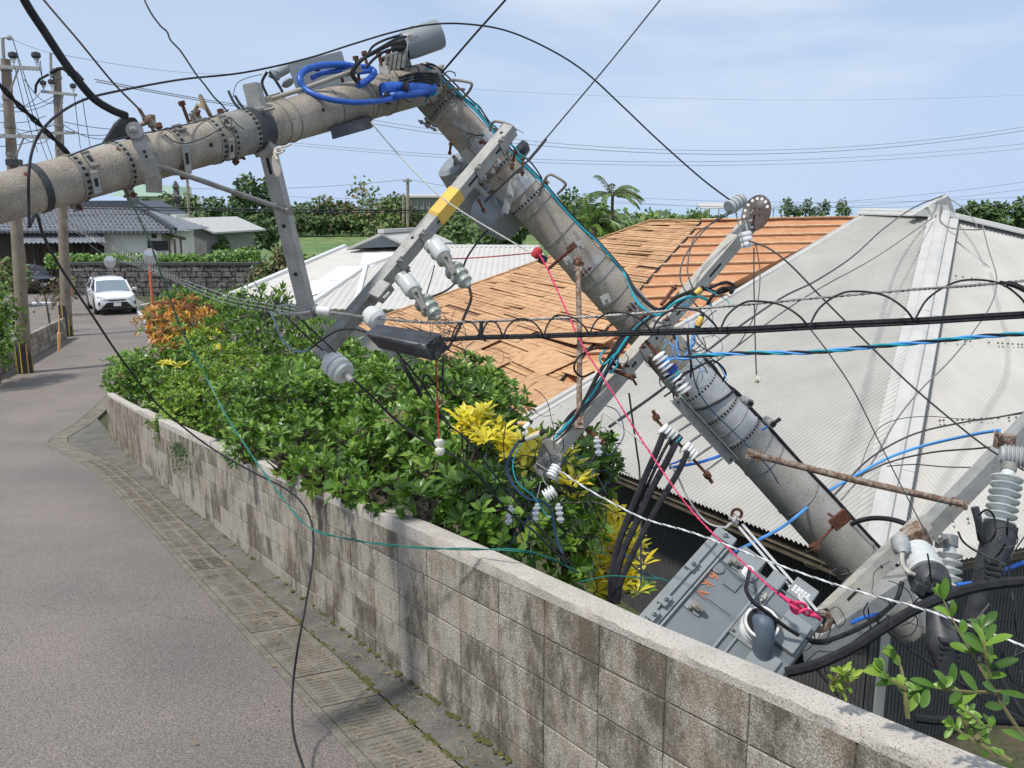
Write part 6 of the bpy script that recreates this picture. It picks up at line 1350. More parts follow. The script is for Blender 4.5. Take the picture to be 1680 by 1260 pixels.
# rusty clamp near the foot
g = MB(); g.tube([P(1336, 898, 5.95), P(1378, 852, 5.95)], .010, 8); g.box(P(1378, 853, 5.93), (.05, 0, .045), (0, .012, 0), (-.03, 0, .035)); g.tube(PP([(1358, 842, 5.95), (1370, 850, 5.93), (1382, 842, 5.95)]), .010, 6); g.lathe(P(1333, 893, 5.95), P(1340, 902, 5.95), [(0, .035), (1, .035)], 8); g.obj('rusty_clamp', m_rust, bp, bevel=.003)
m_runs = mat('rust_run_stain', (.33, .22, .13), .9, 0, (.36, .31, .26), 10, .45, .6)
# post insulators at the right
insul('post_insulator', (1655, 770, 4.9), (1638, 868, 4.8), sheds(7, .036, .082, .12, .98), m_porc, A4, m_galvd, .040, .10, 'white stacked shed insulator at the right edge')
insul('post_insulator', (1640, 745, 5.0), (1690, 752, 4.95), sheds(6, .05, .062, .1, .9), m_porcd, A4, None, label='dark grey ribbed insulator across the right hand arm')
g = MB(); ring_ = P(1662, 742, 5.05); g.box(P(1648, 724, 5.1), (.05, 0, .0), (0, .03, 0), (0, 0, .04)); bolt(g, P(1642, 716, 5.05), V((-.7, -.5, .4)), .02, .04); g.obj('rusty_bracket', m_rustp, A4, bevel=.004)
insul('post_insulator', (1558, 895, 5.1), (1555, 975, 5.0), sheds(5, .035, .072, .15, .95), m_porc, A5, m_grey2, .045, .2, 'white shed insulator behind the big striped one')
insul('post_insulator', (1503, 905, 4.75), (1522, 945, 4.55), [(0, .06), (.05, .084), (.2, .09), (.24, .082), (.30, .09), (.45, .094), (.49, .084), (.55, .094), (.7, .097), (.74, .086), (.8, .096), (1, .098)], m_porc, A5, None, label='big striped white insulator with black boot')
insul('post_insulator', (1474, 880, 4.7), (1482, 908, 4.6), [(0, .01), (.08, .03), (.2, .045), (.28, .038), (.36, .047), (.45, .040), (.52, .048), (.62, .040), (.7, .046), (.85, .028), (1, .02)], m_porcd, A5, None, label='small grey ribbed surge insulator')
g = MB(); g.tube(spline(PP([(1480, 908, 4.6), (1480, 918, 4.58), (1482, 928, 4.55), (1490, 938, 4.5), (1500, 943, 4.5)]), 4), .012, 8); g.obj('bent_lead', m_galvl, A5)
g = MB(); g.lathe(P(1522, 945, 4.55), P(1536, 975, 4.45), [(0, .10), (.4, .098), (.8, .085), (1, .06)], 26); 
for k in range(3): g.box(P(1508 + 12 * k, 965 - 5 * k, 4.42), (.03, 0, -.012), (0, .02, 0), (.01, 0, .028))
g.obj('rubber_boot', m_blk2, A5, bevel=.006)
g = MB(); g.box(P(1545, 890, 5.05), (.035, 0, 0), (0, .012, 0), (0, 0, .03)); g.tube(PP([(1532, 880, 5.05), (1540, 892, 5.0), (1550, 885, 5.0), (1545, 876, 5.05)]), .010, 6); g.obj('clevis', m_galvd, A5, bevel=.004)
g = MB(); g.box(P(1503, 880, 5.3), (.05, 0, .03), (0, .06, 0), (-.03, 0, .055)); g.obj('rusty_end', m_rustp, A4, bevel=.006)
def boot(pts, rs, label, tail=None):
    g = MB(); P_ = PP(pts); g.tube(spline(P_, 4), [lerp_r for lerp_r in [interp(i / (4 * (len(P_) - 1)), [(k / (len(rs) - 1), v) for k, v in enumerate(rs)]) for i in range(4 * (len(P_) - 1) + 1)]], 10)
    for k in range(4): q = P_[len(P_) // 2] + V((.0, -.05, -.03 * k + .05)); g.box(q, (.05, 0, -.01), (0, .025, 0), (0, 0, .010))
    ob = g.obj('cable_boot', m_blk2, bp, bevel=.004); ob['label'] = label; return ob
boot([(1640, 862, 4.78), (1636, 890, 4.76), (1622, 930, 4.75), (1608, 975, 4.75), (1592, 1020, 4.75)], [.09, .085, .07, .05, .04], 'black rubber boot under the right hand insulator')
boot([(1536, 975, 4.46), (1540, 1020, 4.4), (1548, 1060, 4.35), (1552, 1112, 4.3)], [.05, .06, .085, .03], 'black rubber boot hanging below the striped insulator')
g = MB(); g.tube(spline(PP([(1599, 832, 4.72), (1604, 850, 4.72), (1610, 885, 4.74), (1614, 910, 4.75)]), 4), [.022] * 5 + [.02] * 4 + [.008] * 4, 8); g.obj('boot_pull', m_blk2, bp)
g = MB(); p = P(1345, 1018, 4.5)
for r_, w_ in ((.052, .012), (.04, .012)): 
    g.tube([p + V((r_ * math.cos(q * .2618), -.01, r_ * math.sin(q * .2618))) for q in range(25)], w_, 8, cap=False)
g.obj('anchor_ring', m_rustp, A5)
# ================================================================== SWITCH CABINET
cab = thing('switch_cabinet', P(1190, 1080, 4.7), 'tipped over grey steel high voltage switch cabinet marked 6kV, lying behind the wall', 'switch cabinet')
# front face plane: long axis u runs from lower left (1075,1030) up right (1190,885); across v runs to the lower right (1345,1010)
O_ = P(1058, 1000, 4.45); ux = (P(1162, 884, 4.75) - O_); vx = (P(1225, 1130, 4.2) - O_)
ux_l = ux.length; u_ = ux.normalized(); v_ = (vx - u_ * vx.dot(u_)).normalized(); w_n = u_.cross(v_).normalized()
if w_n.dot(V((0, 0, CZ)) - O_) < 0: w_n = -w_n
def cb(u, v, w=0): return O_ + u_ * u + v_ * v + w_n * w
def uvof(px, py, w=0):
    r = ray(px, py); o_ = V((0, 0, CZ)); t = (cb(0, 0, w) - o_).dot(w_n) / r.dot(w_n); p = o_ + r * t - O_; return p.dot(u_), p.dot(v_)
Lu, Lv = uvof(1205, 880)[0], 0
Lu = uvof(1190, 885)[0]; Lv = uvof(1335, 1040)[1]
def cbox(g, u0, u1, v0, v1, w0, w1, mi=0): g.box(cb((u0 + u1) / 2, (v0 + v1) / 2, (w0 + w1) / 2), u_ * (u1 - u0) / 2, v_ * (v1 - v0) / 2, w_n * (w1 - w0) / 2, mi)
U0_, U1_ = -.12, ux_l + .02
g = MB(); cbox(g, U0_, U1_, .10, Lv, -.42, 0); g.obj('cabinet_body', m_grey, cab, bevel=.012)
g = MB(); cbox(g, U0_ - .01, U1_ + .01, -.0, .098, -.40, .012); g.obj('cover_flange', m_grey2, cab, bevel=.006)
g = MB(); cbox(g, U0_ + .02, U1_ - .02, .035, .050, .0125, .03); cbox(g, U0_ + .0, U1_ - .0, .105, .118, .001, .022); cbox(g, U0_ + .03, U1_ - .03, Lv * .52, Lv * .52 + .014, .001, .02); cbox(g, U0_ + .03, U1_ - .05, Lv * .60, Lv * .60 + .012, .001, .014); g.obj('stiffening_rib', m_grey2, cab, bevel=.003)
a0, b0_ = uvof(1160, 965); a1, b1_ = uvof(1200, 960)
g = MB()
def at_px(px, py, w=0): return cb(*uvof(px, py, w), w)
g = None
for x, y in ((1132, 930), (1088, 988), (1068, 1012)):   # flange clips
    g = MB()
    u, v = uvof(x, y); cbox(g, u - .035, u + .035, v - .02, v + .03, .01, .04); bolt(g, cb(u, v + .01, .04), w_n, .013, .016); g.obj('flange_clip', m_grey2, cab, bevel=.003)
for x, y in ((1138, 998), (1202, 925)):
    g = MB(); u, v = uvof(x, y); cbox(g, u - .028, u + .028, v - .045, v + .045, .0, .012, 0); cbox(g, u - .02, u + .02, v - .015, v + .035, .012, .045, 1); g.tube([cb(u - .03, v - .01, .025), cb(u + .03, v - .01, .025)], .009, 8, 1); g.lathe(cb(u, v + .01, .045), cb(u, v + .05, .04), [(0, .018), (1, .014)], 12, 1); g.obj('latch', [m_grey2, m_galvd], cab, bevel=.003)
g = MB(); p = at_px(1178, 933); g.lathe(p, p + w_n * .012, [(0, .034), (.8, .034), (1, .028)], 24); g.obj('round_boss', m_grey, cab)
g = MB(); u, v = uvof(1150, 938); cbox(g, u - .06, u + .06, v - .005, v + .012, .002, .008); g.obj('orange_mark', mat('faded_orange_paint', (.50, .20, .09), .7), cab)
g = MB(); u, v = uvof(1200, 956); cbox(g, u - .04, u + .03, v - .03, v + .045, .001, .012); g.obj('cover_plate', m_grey, cab, bevel=.003)
g = MB(); u, v = uvof(1224, 975); cbox(g, u - .16, u - .155, v - .14, v + .0, .001, .006); cbox(g, u + .06, u + .065, v - .14, v + .1, .001, .006); g.obj('panel_seam', m_grey2, cab)
# large cable port at the front with a grey hose
def tri(px, py, s, w):
    u, v = uvof(px, py); g = MB(); cbox(g, u - s, u + s, v - s, v + s, 0, w); 
    for e in (-1, 1):
        for f in (-1, 1): bolt(g, cb(u + e * s * .82, v + f * s * .82, w), w_n, .011, .012)
    return g, u, v
g, u, v = tri(1240, 1035, .105, .012); g.obj('port_flange', m_grey2, cab, bevel=.02)
c = cb(u, v, .01); dn = (w_n + V((.0, 0, -.12)) ).normalized(); g = MB(); g.lathe(c, c + dn * .10, [(0, .085), (.2, .088), (.35, .080), (.5, .088), (.65, .080), (.8, .088), (1, .086)], 32, 0); g.lathe(c + dn * .1001, c + dn * .104, [(0, .074), (1, .070)], 32, 1); g.obj('port_collar', [m_porcw, m_hole], cab)
g = MB(); g.tube(spline([c + dn * .02, c + dn * .09, c + dn * .135 - V((0, 0, .035)), c + dn * .15 + V((0, .0, -.12)), c + dn * .15 + V((0, .01, -.22)), c + dn * .15 + V((0, .02, -.36))], 5), .052, 20); g.obj('port_hose', mat('slate_blue_hose', (.085, .115, .15), .5, 0, (.12, .15, .19), 8), cab)
# upper bushing with lead
p = at_px(1226, 942); g = MB(); g.lathe(p, p + w_n * .02, [(0, .055), (1, .050)], 24, 0); g.lathe(p, p + w_n * .055, [(0, .038), (.2, .040), (.3, .028), (.45, .036), (.55, .026), (.7, .031), (1, .018)], 22, 1); g.obj('bushing', [m_grey2, m_porcw], cab)
g = MB(); q = p + w_n * .055; g.tube(spline([q] + PP([(1226, 955, 4.35), (1224, 968, 4.3), (1236, 988, 4.28), (1252, 1000, 4.28), (1285, 1026, 4.3), (1310, 1042, 4.32)]), 5), .010, 8); g.obj('bushing_lead', m_blk, cab)
# side boxes at the upper right end
g = MB(); cbox(g, U1_ - .02, U1_ + .10, .16, .30, -.30, -.02); cbox(g, U1_ - .04, U1_ + .06, .36, .44, -.25, .02); g.obj('end_housing', m_grey2, cab, bevel=.008)
g = MB(); cbox(g, U1_ + .01, U1_ + .07, .00, .12, -.2, .03); bolt(g, cb(U1_ + .04, .06, .03), w_n, .016, .016); g.obj('corner_bracket', m_grey2, cab, bevel=.004)
g = MB(); cbox(g, U1_ + .0, U1_ + .12, .47, .60, -.1, .0); g.obj('terminal_box', m_grey2, cab, bevel=.006)
g = MB()
for i in range(5):
    for j in range(3): cbox(g, U1_ + .022 + .016 * j, U1_ + .033 + .016 * j, .485 + .019 * i, .499 + .019 * i, .0, .003)
g.obj('terminal_label', m_porcw, cab)
g = MB(); cbox(g, U1_ - .30, U1_ - .10, Lv - .16, Lv - .02, .0, .03); cbox(g, U1_ - .52, U1_ - .36, Lv - .18, Lv - .04, .0, .02); g.obj('hinge_plate', m_grey2, cab, bevel=.006)
g = MB(); p = at_px(1250, 985); g.lathe(p, p + w_n * .035, [(0, .012), (1, .012)], 10); g.tube([p + w_n * .03 - u_ * .03, p + w_n * .03 + u_ * .03], .007, 6); g.obj('wing_nut', m_galvl, cab)
# writing
def text(body, size, org, xdir, ydir, m, par, depth=.0015, name='lettering'):
    c = bpy.data.curves.new(name, 'FONT'); c.body = body; c.size = size; c.extrude = depth; c.align_x = 'CENTER'; c.align_y = 'CENTER'
    tmp = bpy.data.objects.new('tmp', c); COL.objects.link(tmp); dg = bpy.context.evaluated_depsgraph_get(); me = bpy.data.meshes.new_from_object(tmp.evaluated_get(dg)); bpy.data.objects.remove(tmp)
    z = xdir.cross(ydir).normalized(); M_ = Matrix((xdir.normalized(), ydir.normalized(), z)).transposed().to_4x4(); M_.translation = org - par.location; me.transform(M_); me.materials.clear(); me.materials.append(m)
    ob = bpy.data.objects.new(name, me); COL.objects.link(ob); ob.parent = par; return ob
m_or = mat('orange_stencil_paint', (.62, .17, .05), .6, 0, (.42, .16, .08), 60, .45, .6)
# lettering reads down the cover, tops of the letters towards the lower left
pt = at_px(1160, 959, .004); xd = (at_px(1150, 975, .004) - at_px(1170, 945, .004)).normalized(); zd = w_n; yd = zd.cross(xd)
text('6 k V', .080, pt, xd, yd, m_or, cab)
# ================================================================== CLOSURE, ROPES AND HANGING THINGS
def solid(name, label, cat, g, mats, bevel=0): ob = g.obj(name, mats, None, bevel=bevel); ob['label'] = label; ob['category'] = cat; return ob
ct = thing('cable_closure', P(670, 560, 4.4), 'long black box shaped cable closure hanging from the bundled wires', 'cable closure')
a, b, c_, d_ = P(615, 530, 4.35), P(738, 553, 4.2), P(706, 592, 4.05), P(600, 553, 4.15)
dn = V((0, .03, -.085)); rim = P(722, 548, 4.18)
g = MB(); ax = (P(728, 575, 4.12) - P(606, 548, 4.3)); cr_ = [P(617, 531, 4.38), P(600, 545, 4.22), P(602, 552, 4.22), P(622, 572, 4.26), P(632, 560, 4.5)]
ce = [P(722, 546, 4.3), P(700, 565, 4.1), P(697, 573, 4.1), P(712, 593, 4.12), P(738, 572, 4.35)]
g.add(cr_ + ce, [(0, 1, 2, 3, 4), (9, 8, 7, 6, 5), (0, 5, 6, 1), (1, 6, 7, 2), (2, 7, 8, 3), (3, 8, 9, 4), (4, 9, 5, 0)], 0); g.obj('closure_shell', mat('creased_black_plastic', (.028, .03, .035), .42, 0, (.07, .074, .085), 9, .48, .7, None, 1, 0, 1, .5, 7), ct, bevel=.008)
g = MB(); e = [p + (p - q).normalized() * .004 for p, q in zip(ce, cr_)]; ctr = sum(e, V((0, 0, 0))) / 5; g.add([ctr + (p - ctr) * .86 + V((.002, -.002, 0)) for p in e], [(4, 3, 2, 1, 0)]); g.obj('closure_mouth', m_hole, ct)
g = MB(); r = random.Random(8)
for i in range(26):
    s0 = ctr + rvec(r) * .045; k = [s0]; dd = V((r.uniform(-.2, 1), r.uniform(-.6, .2), r.uniform(-.9, .8)))
    for j in range(4): dd = (dd + rvec(r) * .8).normalized(); k.append(k[-1] + dd * r.uniform(.025, .055))
    g.tube(spline(k, 3), .0014, 4)
g.obj('frayed_wires', m_dwire, ct)
g = MB(); g.lathe(P(606, 514, 4.6), P(622, 528, 4.55), [(0, .045), (.3, .055), (.8, .055), (1, .04)], 18); solid('grey_cable_joint', 'small pale grey cylinder tucked behind the left end of the black closure', 'cable joint', g, m_porc)
def rope(name, label, pts, r, m, cat='rope', step=6, parts=None, group=None):
    g = MB(); g.tube(spline(PP(pts), step), r, 7); ob = g.obj(name, m, None); ob['label'] = label; ob['category'] = cat
    if group: ob['group'] = group
    return ob
def twisted(name, label, pts, r, off, mats, turns, cat='cable', lay=1):
    root = None; base = spline(PP(pts), 14); k = len(mats); g = MB(); L_ = sum((q - p).length for p, q in zip(base, base[1:])); s = 0
    for j in range(k):
        q = []; s = 0
        for i, p in enumerate(base):
            t = (base[min(i + 1, len(base) - 1)] - base[max(i - 1, 0)]).normalized(); n = t.orthogonal().normalized(); n = t.cross(V((0, 0, 1))).normalized(); b = t.cross(n); an = turns * 2 * math.pi * s / L_ + j * 2 * math.pi / k
            q.append(p + (n * math.cos(an) + b * math.sin(an)) * off)
            if i + 1 < len(base): s += (base[i + 1] - p).length
        g.tube(q, r, 7, j)
    ob = g.obj(name, list(mats), None); ob['label'] = label; ob['category'] = cat; return ob
def cable(name, label, pts, r, m=m_blk, cat='cable', step=6, group=None): return rope(name, label, pts, r, m, cat, step, None, group)
# ---- big overhead lines
cable('thick_cable', 'thickest black cable coming down from the top left to the hood', [(10, -70, 3.25), (40, 0, 3.35), (75, 55, 3.45), (110, 108, 3.52), (150, 158, 3.6), (182, 180, 3.68), (207, 190, 3.75)], .0165, m_blk)
cable('steel_guy_wire', 'thin brownish wire running beside the thick cable at the top left', [(30, -55, 3.4), (72, 0, 3.45), (130, 68, 3.5), (185, 135, 3.6), (229, 180, 3.75), (240, 196, 3.78)], .0042, mat('brown_strand', (.09, .06, .06), .6))
cable('wavy_wire', 'crinkled thin black wire dropping from the top edge to the fallen pole', [(228, -20, 4.2), (246, 18, 4.2), (263, 42, 4.22), (274, 52, 4.23), (280, 66, 4.24), (295, 82, 4.25), (306, 98, 4.27), (322, 122, 4.3), (335, 138, 4.32), (350, 158, 4.36), (364, 172, 4.4), (378, 190, 4.45)], .0042, m_dwire)
twisted('drop_cable', 'twisted black pair from the left edge to the far left clamp of the pole', [(-30, 112, 2.9), (0, 140, 3.0), (30, 172, 3.1), (60, 200, 3.2), (85, 225, 3.28), (112, 252, 3.35)], .0052, .0055, (m_blk, m_blk), 3)
cable('arched_wire', 'long black wire arching over the pole bend from far left to the disc', [(48, 372, 3.1), (47, 330, 3.1), (47, 290, 3.08), (52, 250, 3.1), (66, 218, 3.15), (95, 188, 3.3), (140, 163, 3.55), (200, 148, 3.85), (300, 130, 4.4), (400, 119, 4.75), (500, 97, 4.95), (580, 72, 5.0), (640, 54, 5.0), (700, 41, 5.05), (760, 39, 5.1), (830, 50, 5.2), (900, 80, 5.3), (960, 118, 5.4), (1020, 173, 5.5), (1080, 230, 5.5), (1150, 292, 5.5), (1200, 330, 5.5)], .0052, m_blk)
cable('fallen_wire', 'dark green black wire that hangs down over the wall and ends on the gutter', [(48, 372, 3.1), (60, 352, 3.2), (72, 388, 3.4), (100, 440, 3.9), (150, 515, 4.6), (200, 590, 5.3), (250, 655, 5.9), (300, 700, 6.2), (350, 737, 6.3), (410, 772, 6.0), (465, 800, 5.7), (495, 825, 5.5), (512, 862, 5.3), (513, 920, 5.1), (502, 990, 4.9), (489, 1060, 4.7), (481, 1120, 4.5), (479, 1170, 4.4), (484, 1215, 4.25), (500, 1265, 4.1)], .0062, m_blk)
twisted('green_wire', 'green sheathed twin wire trailing over the shrubs and across the wall', [(205, 300, 4.0), (222, 345, 4.8), (245, 395, 5.6), (268, 460, 6.3), (300, 545, 6.8), (335, 612, 6.9), (370, 680, 6.7), (405, 735, 6.3), (440, 785, 5.8), (480, 838, 5.4), (512, 868, 5.2), (560, 882, 5.0), (620, 892, 4.75), (700, 899, 4.5), (780, 901, 4.3), (850, 903, 4.2), (900, 915, 4.4), (950, 940, 4.8)], .0034, .004, (m_grn, m_grn), 14)
cable('guy_wire', 'dark wire from the top edge down to the black bundle at the bend', [(845, -20, 5.2), (829, 0, 5.2), (780, 55, 5.3), (748, 92, 5.35), (724, 120, 5.4)], .0065, m_blk)
cable('steel_guy_wire', 'straight wire from the top centre to a clamp on the leaning length', [(1095, -15, 5.2), (1000, 103, 5.3), (900, 222, 5.35), (860, 270, 5.38), (795, 330, 5.4)], .0046, m_dwire)
g = MB(); g.tube(PP([(896, 228, 5.35), (880, 248, 5.36), (866, 264, 5.38)]), .009, 8); g.tube(PP([(868, 262, 5.38), (795, 332, 5.4)]), .006, 8); solid('wire_grip', 'grey preformed grip on the straight wire at the leaning length', 'wire grip', g, m_dwire)
# messenger, bundle and hanger spiral (right)
twisted('messenger_strand', 'grey stranded steel messenger crossing the picture to the right edge', [(520, 510, 4.6), (600, 520, 4.55), (700, 529, 4.5), (800, 527, 4.5), (900, 523, 4.5), (1000, 518, 4.45), (1110, 509, 4.4), (1220, 500, 4.35), (1350, 488, 4.3), (1500, 475, 4.2), (1600, 468, 4.15), (1720, 457, 4.1)], .0042, .0046, (m_gwire, m_gwire, m_gwire), 60, 'messenger wire')
g = MB()
for k, o_ in enumerate(((0, 0), (0, 5), (3, -3))): g.tube(spline(PP([(630, 552 + o_[1] * .4, 4.5), (700, 557 + o_[1] * .4, 4.5), (790, 553 + o_[1] * .5, 4.5), (870, 551 + o_[1] * .5, 4.48), (960, 548 + o_[1] * .6, 4.45), (1080, 544 + o_[1] * .8, 4.4), (1220, 540 + o_[1], 4.35), (1350, 533 + o_[1], 4.28), (1500, 526 + o_[1], 4.2), (1600, 520 + o_[1], 4.15), (1720, 513 + o_[1], 4.1)]), 8), .0082 - .001 * k, 8)
solid('bundled_cable', 'black bundle of cables running level under the spiral hanger', 'cable', g, m_blk)
LO = [(742, 552), (790, 556), (825, 555), (892, 553), (967, 549), (1069, 545), (1180, 545), (1327, 537), (1500, 526), (1690, 510)]
HI = [(765, 527), (806, 527), (857, 523), (920, 517), (1010, 512), (1122, 506), (1242, 494), (1410, 478), (1605, 459)]
g = MB()
for i in range(len(LO) - 1):
    (x0, y0), (xh, yh), (x1, y1) = LO[i], HI[i], LO[i + 1]; dd = lambda x: lerp(4.5, 4.12, (x - 742) / 950)
    pts = [P(x0, y0, dd(x0) - .03), P(lerp(x0, xh, .22), lerp(y0, yh, .55), dd(x0) + .02), P(lerp(x0, xh, .62), lerp(y0, yh, .93), dd(xh) + .03), P(xh, yh, dd(xh)), P(lerp(xh, x1, .45), lerp(yh, y1, .14), dd(xh) - .03), P(lerp(xh, x1, .8), lerp(yh, y1, .55), dd(x1) - .05), P(x1, y1, dd(x1) - .03)]
    g.tube(spline(pts, 6), .0046 if i < 5 else .0052, 7)
g.tube(spline(PP([(1640, 462, 4.1), (1665, 468, 4.08), (1700, 485, 4.05)]), 5), [.006] * 3 + [.013] * 8, 8)
solid('spiral_hanger', 'black spiral hanger looping between the grey messenger and the black bundle', 'spiral hanger', g, m_blk)
g = MB(); g.tube(PP([(790, 527, 4.42), (789, 545, 4.42), (792, 558, 4.42)]), .010, 8); g.tube(PP([(784, 548, 4.42), (797, 560, 4.42)]), .006, 6); solid('cable_clip', 'short black clip on the bundle right of the closure', 'clip', g, m_blk)
twisted('service_cable', 'twisted light blue, teal and black service cable running to the right edge', [(1112, 588, 4.85), (1170, 582, 4.75), (1240, 579, 4.65), (1330, 578, 4.55), (1430, 569, 4.45), (1530, 560, 4.4), (1610, 552, 4.35), (1720, 545, 4.3)], .0060, .0068, (m_lblue, m_teal, m_blk), 6)
# left continuation of the bundle to the distant mirror
g = MB()
for o_ in (0, 6, 12): g.tube(spline(PP([(520, 515 + o_ * .4, 4.7), (470, 505 + o_, 5.2), (430, 497 + o_, 5.8), (380, 487 + o_, 6.8), (330, 470 + o_, 8.5), (270, 448 + o_ * .5, 12), (215, 430 + o_ * .3, 18), (180, 422, 24), (140, 395, 30), (92, 345, 34)]), 6), .004, 5)
solid('far_bundle', 'grey green wire bundle sagging from the hanging arm back to the upright poles', 'cable', g, mat('grey_green_sheath', (.14, .18, .16), .5, 0, (.3, .32, .3), 12))
g = MB(); ptsb = spline(PP([(505, 512, 4.8), (470, 505, 5.2), (430, 497, 5.8), (380, 487, 6.8), (330, 470, 8.5), (300, 460, 10)]), 26)
for i, p in enumerate(ptsb[:-1]): pass
g.tube([p + V((0, .04 * math.cos(i * .75), -.012 + .045 * math.sin(i * .75))) for i, p in enumerate(ptsb)], .003, 5); solid('spiral_hanger', 'dense dark spiral hanger over the crotons on the left', 'spiral hanger', g, m_dwire)
g = MB(); r = random.Random(3)
hp = []
for i in range(420):
    t = i / 420; t2 = t ** .6; d_ = lerp(34, 10, t2); p = P(lerp(85, 300, t), lerp(350, 460, t), 1 / lerp(1 / 34, 1 / 10, t)); a_ = lerp(.10, .035, t); hp.append(p + V((0, a_ * math.cos(i * .8), -a_ * .6 + a_ * math.sin(i * .8))))
g.tube(hp, .0045, 4)
solid('far_spiral_hanger', 'pale spiral wrapped wire rising from the road mirror to the second upright pole', 'spiral hanger', g, m_gwire)
# ropes
twisted('pink_rope', 'bright pink rope stretched from the leaning length down to the cabinet ring', [(884, 416, 5.0), (900, 445, 4.98), (925, 500, 4.92), (955, 565, 4.85), (1000, 636, 4.8), (1060, 733, 4.7), (1130, 832, 4.6), (1200, 905, 4.45), (1262, 962, 4.35), (1295, 990, 4.3)], .0032, .0031, (m_pink, m_pink), 40, 'rope')
g = MB(); kn = [(1278, 974), (1292, 985), (1304, 998), (1316, 1003), (1322, 994), (1308, 988), (1298, 996), (1306, 1006), (1322, 1000), (1334, 1006), (1345, 1016), (1338, 1010), (1322, 1008), (1312, 996), (1296, 984)]
g.tube(spline([P(x, y, 4.28 - .02 * (i % 3)) for i, (x, y) in enumerate(kn)], 5), .0085, 8); g.lathe(P(1278, 970, 4.29), P(1286, 977, 4.29), [(0, .014), (1, .014)], 10, 1); solid('rope_knot', 'pink rope knot tied to the rusty ring', 'knot', g, [m_pink, m_blk])
cable('red_rope', 'thin dark red rope from the left to the rope pulley on the leaning length', [(712, 425, 5.4), (760, 424, 5.3), (820, 420, 5.1), (882, 414, 5.0)], .0035, m_red, 'rope')
g = MB(); g.lathe(P(876, 422, 5.02), P(886, 408, 5.02), [(0, .022), (.3, .028), (.7, .028), (1, .02)], 14, 0); g.lathe(P(888, 432, 5.05), P(893, 420, 5.05), [(0, .026), (1, .026)], 14, 1); solid('rope_pulley', 'small dark red and black pulley where the pink rope starts', 'pulley', g, [m_red, m_blk2])
cable('pale_wire', 'pale thin wire from under the black box down to the rope pulley', [(608, 200, 5.0), (640, 238, 5.0), (680, 282, 5.0), (722, 322, 5.0), (770, 355, 5.0), (820, 385, 5.0), (866, 412, 5.0)], .0042, m_rope, 'wire')
twisted('white_service_wire', 'white twisted wire crossing in front of the cabinet to the right edge', [(918, 772, 4.7), (960, 800, 4.6), (1010, 828, 4.5), (1060, 852, 4.4), (1130, 872, 4.2), (1200, 897, 4.0), (1300, 935, 3.8), (1400, 968, 3.6), (1500, 995, 3.45), (1580, 1022, 3.3), (1720, 1075, 3.1)], .0024, .0028, (m_wwire, m_wwire, m_gwire), 26)
cable('white_rope', 'white cord drooping from the middle arm to a knotted ring', [(990, 676, 5.15), (1030, 706, 5.1), (1070, 740, 5.05), (1105, 770, 5.0), (1125, 810, 5.0), (1145, 842, 5.0), (1165, 860, 5.0), (1190, 866, 5.0)], .006, m_rope, 'cord')
g = MB(); r = random.Random(2); p = P(1205, 852, 5.0)
for i in range(5):
    k = [p + rvec(r) * .028 for _ in range(5)]; g.tube(spline(k, 4), .008, 6)
g.tube([P(1190, 866, 5.0), P(1200, 858, 5.0)], .008, 6); solid('rope_knot', 'dirty white rope knot below the rusty ring at the eave', 'knot', g, m_rope)
g = MB(); p = P(1208, 842, 5.0); g.tube([p + V((.028 * math.cos(q * .3307), -.01, .028 * math.sin(q * .3307))) for q in range(20)], .009, 7, cap=False); solid('shackle', 'small rusty ring holding the dirty white rope', 'ring', g, m_rust)
g = MB(); p, q = P(1215, 862, 5.0), P(1338, 1005, 4.45); m_ = (p + q) / 2; d = (q - p).normalized(); n = V((0, -1, .3)).normalized(); s = d.cross(n).normalized()
for o_ in (-.012, .014): g.box(m_ + s * o_, d * (q - p).length / 2, s * .0075, s.cross(d) * .005)
solid('sling_strap', 'grey white flat strap from the eave down to the rusty anchor ring', 'strap', g, mat('dirty_white_webbing', (.52, .53, .54), .7, 0, (.40, .40, .40), 20), .002)
# hanging insulators
def hang(label, pts, body, m, rr, n):
    t = thing('hanging_insulator', P(*body[0]), label, 'insulator'); g = MB(); g.tube(spline(PP(pts), 4), .0042, 6); g.obj('hanging_cord', m, t); pr = []
    for i in range(n): w_ = 1 / n; pr += [(i * w_, rr * .55), (i * w_ + w_ * .2, rr), (i * w_ + w_ * .6, rr), (i * w_ + w_ * .95, rr * .55)]
    g = MB(); g.lathe(P(*body[0]), P(*body[1]), pr, 18); g.obj('insulator', m_porcw if n > 2 else mat('cream_egg_insulator', (.66, .64, .54), .4), t)
hang('cream two lobed insulator hanging on a red twisted cord', [(715, 590, 4.3), (717, 630, 4.3), (718, 680, 4.3), (720, 700, 4.3), (719, 722, 4.3)], [(720, 720, 4.3), (722, 748, 4.3)], m_red, .024, 2)
hang('white ribbed spool hanging under the lower end of the middle arm', [(885, 770, 4.9), (893, 790, 4.88), (902, 800, 4.85)], [(893, 815, 4.85), (911, 804, 4.85)], m_gwire, .036, 4)
hang('stack of white rings gripping the white service wire', [(880, 760, 4.85), (900, 772, 4.8), (915, 776, 4.75)], [(903, 783, 4.75), (914, 764, 4.78)], m_gwire, .030, 4)
hang('ball ended plumb wire hanging from the white spool over the pale roof', [(1237, 406, 5.5), (1237, 470, 5.5), (1239, 560, 5.5), (1241, 615, 5.5)], [(1239, 622, 5.5), (1247, 624, 5.5)], m_dwire, .022, 2)
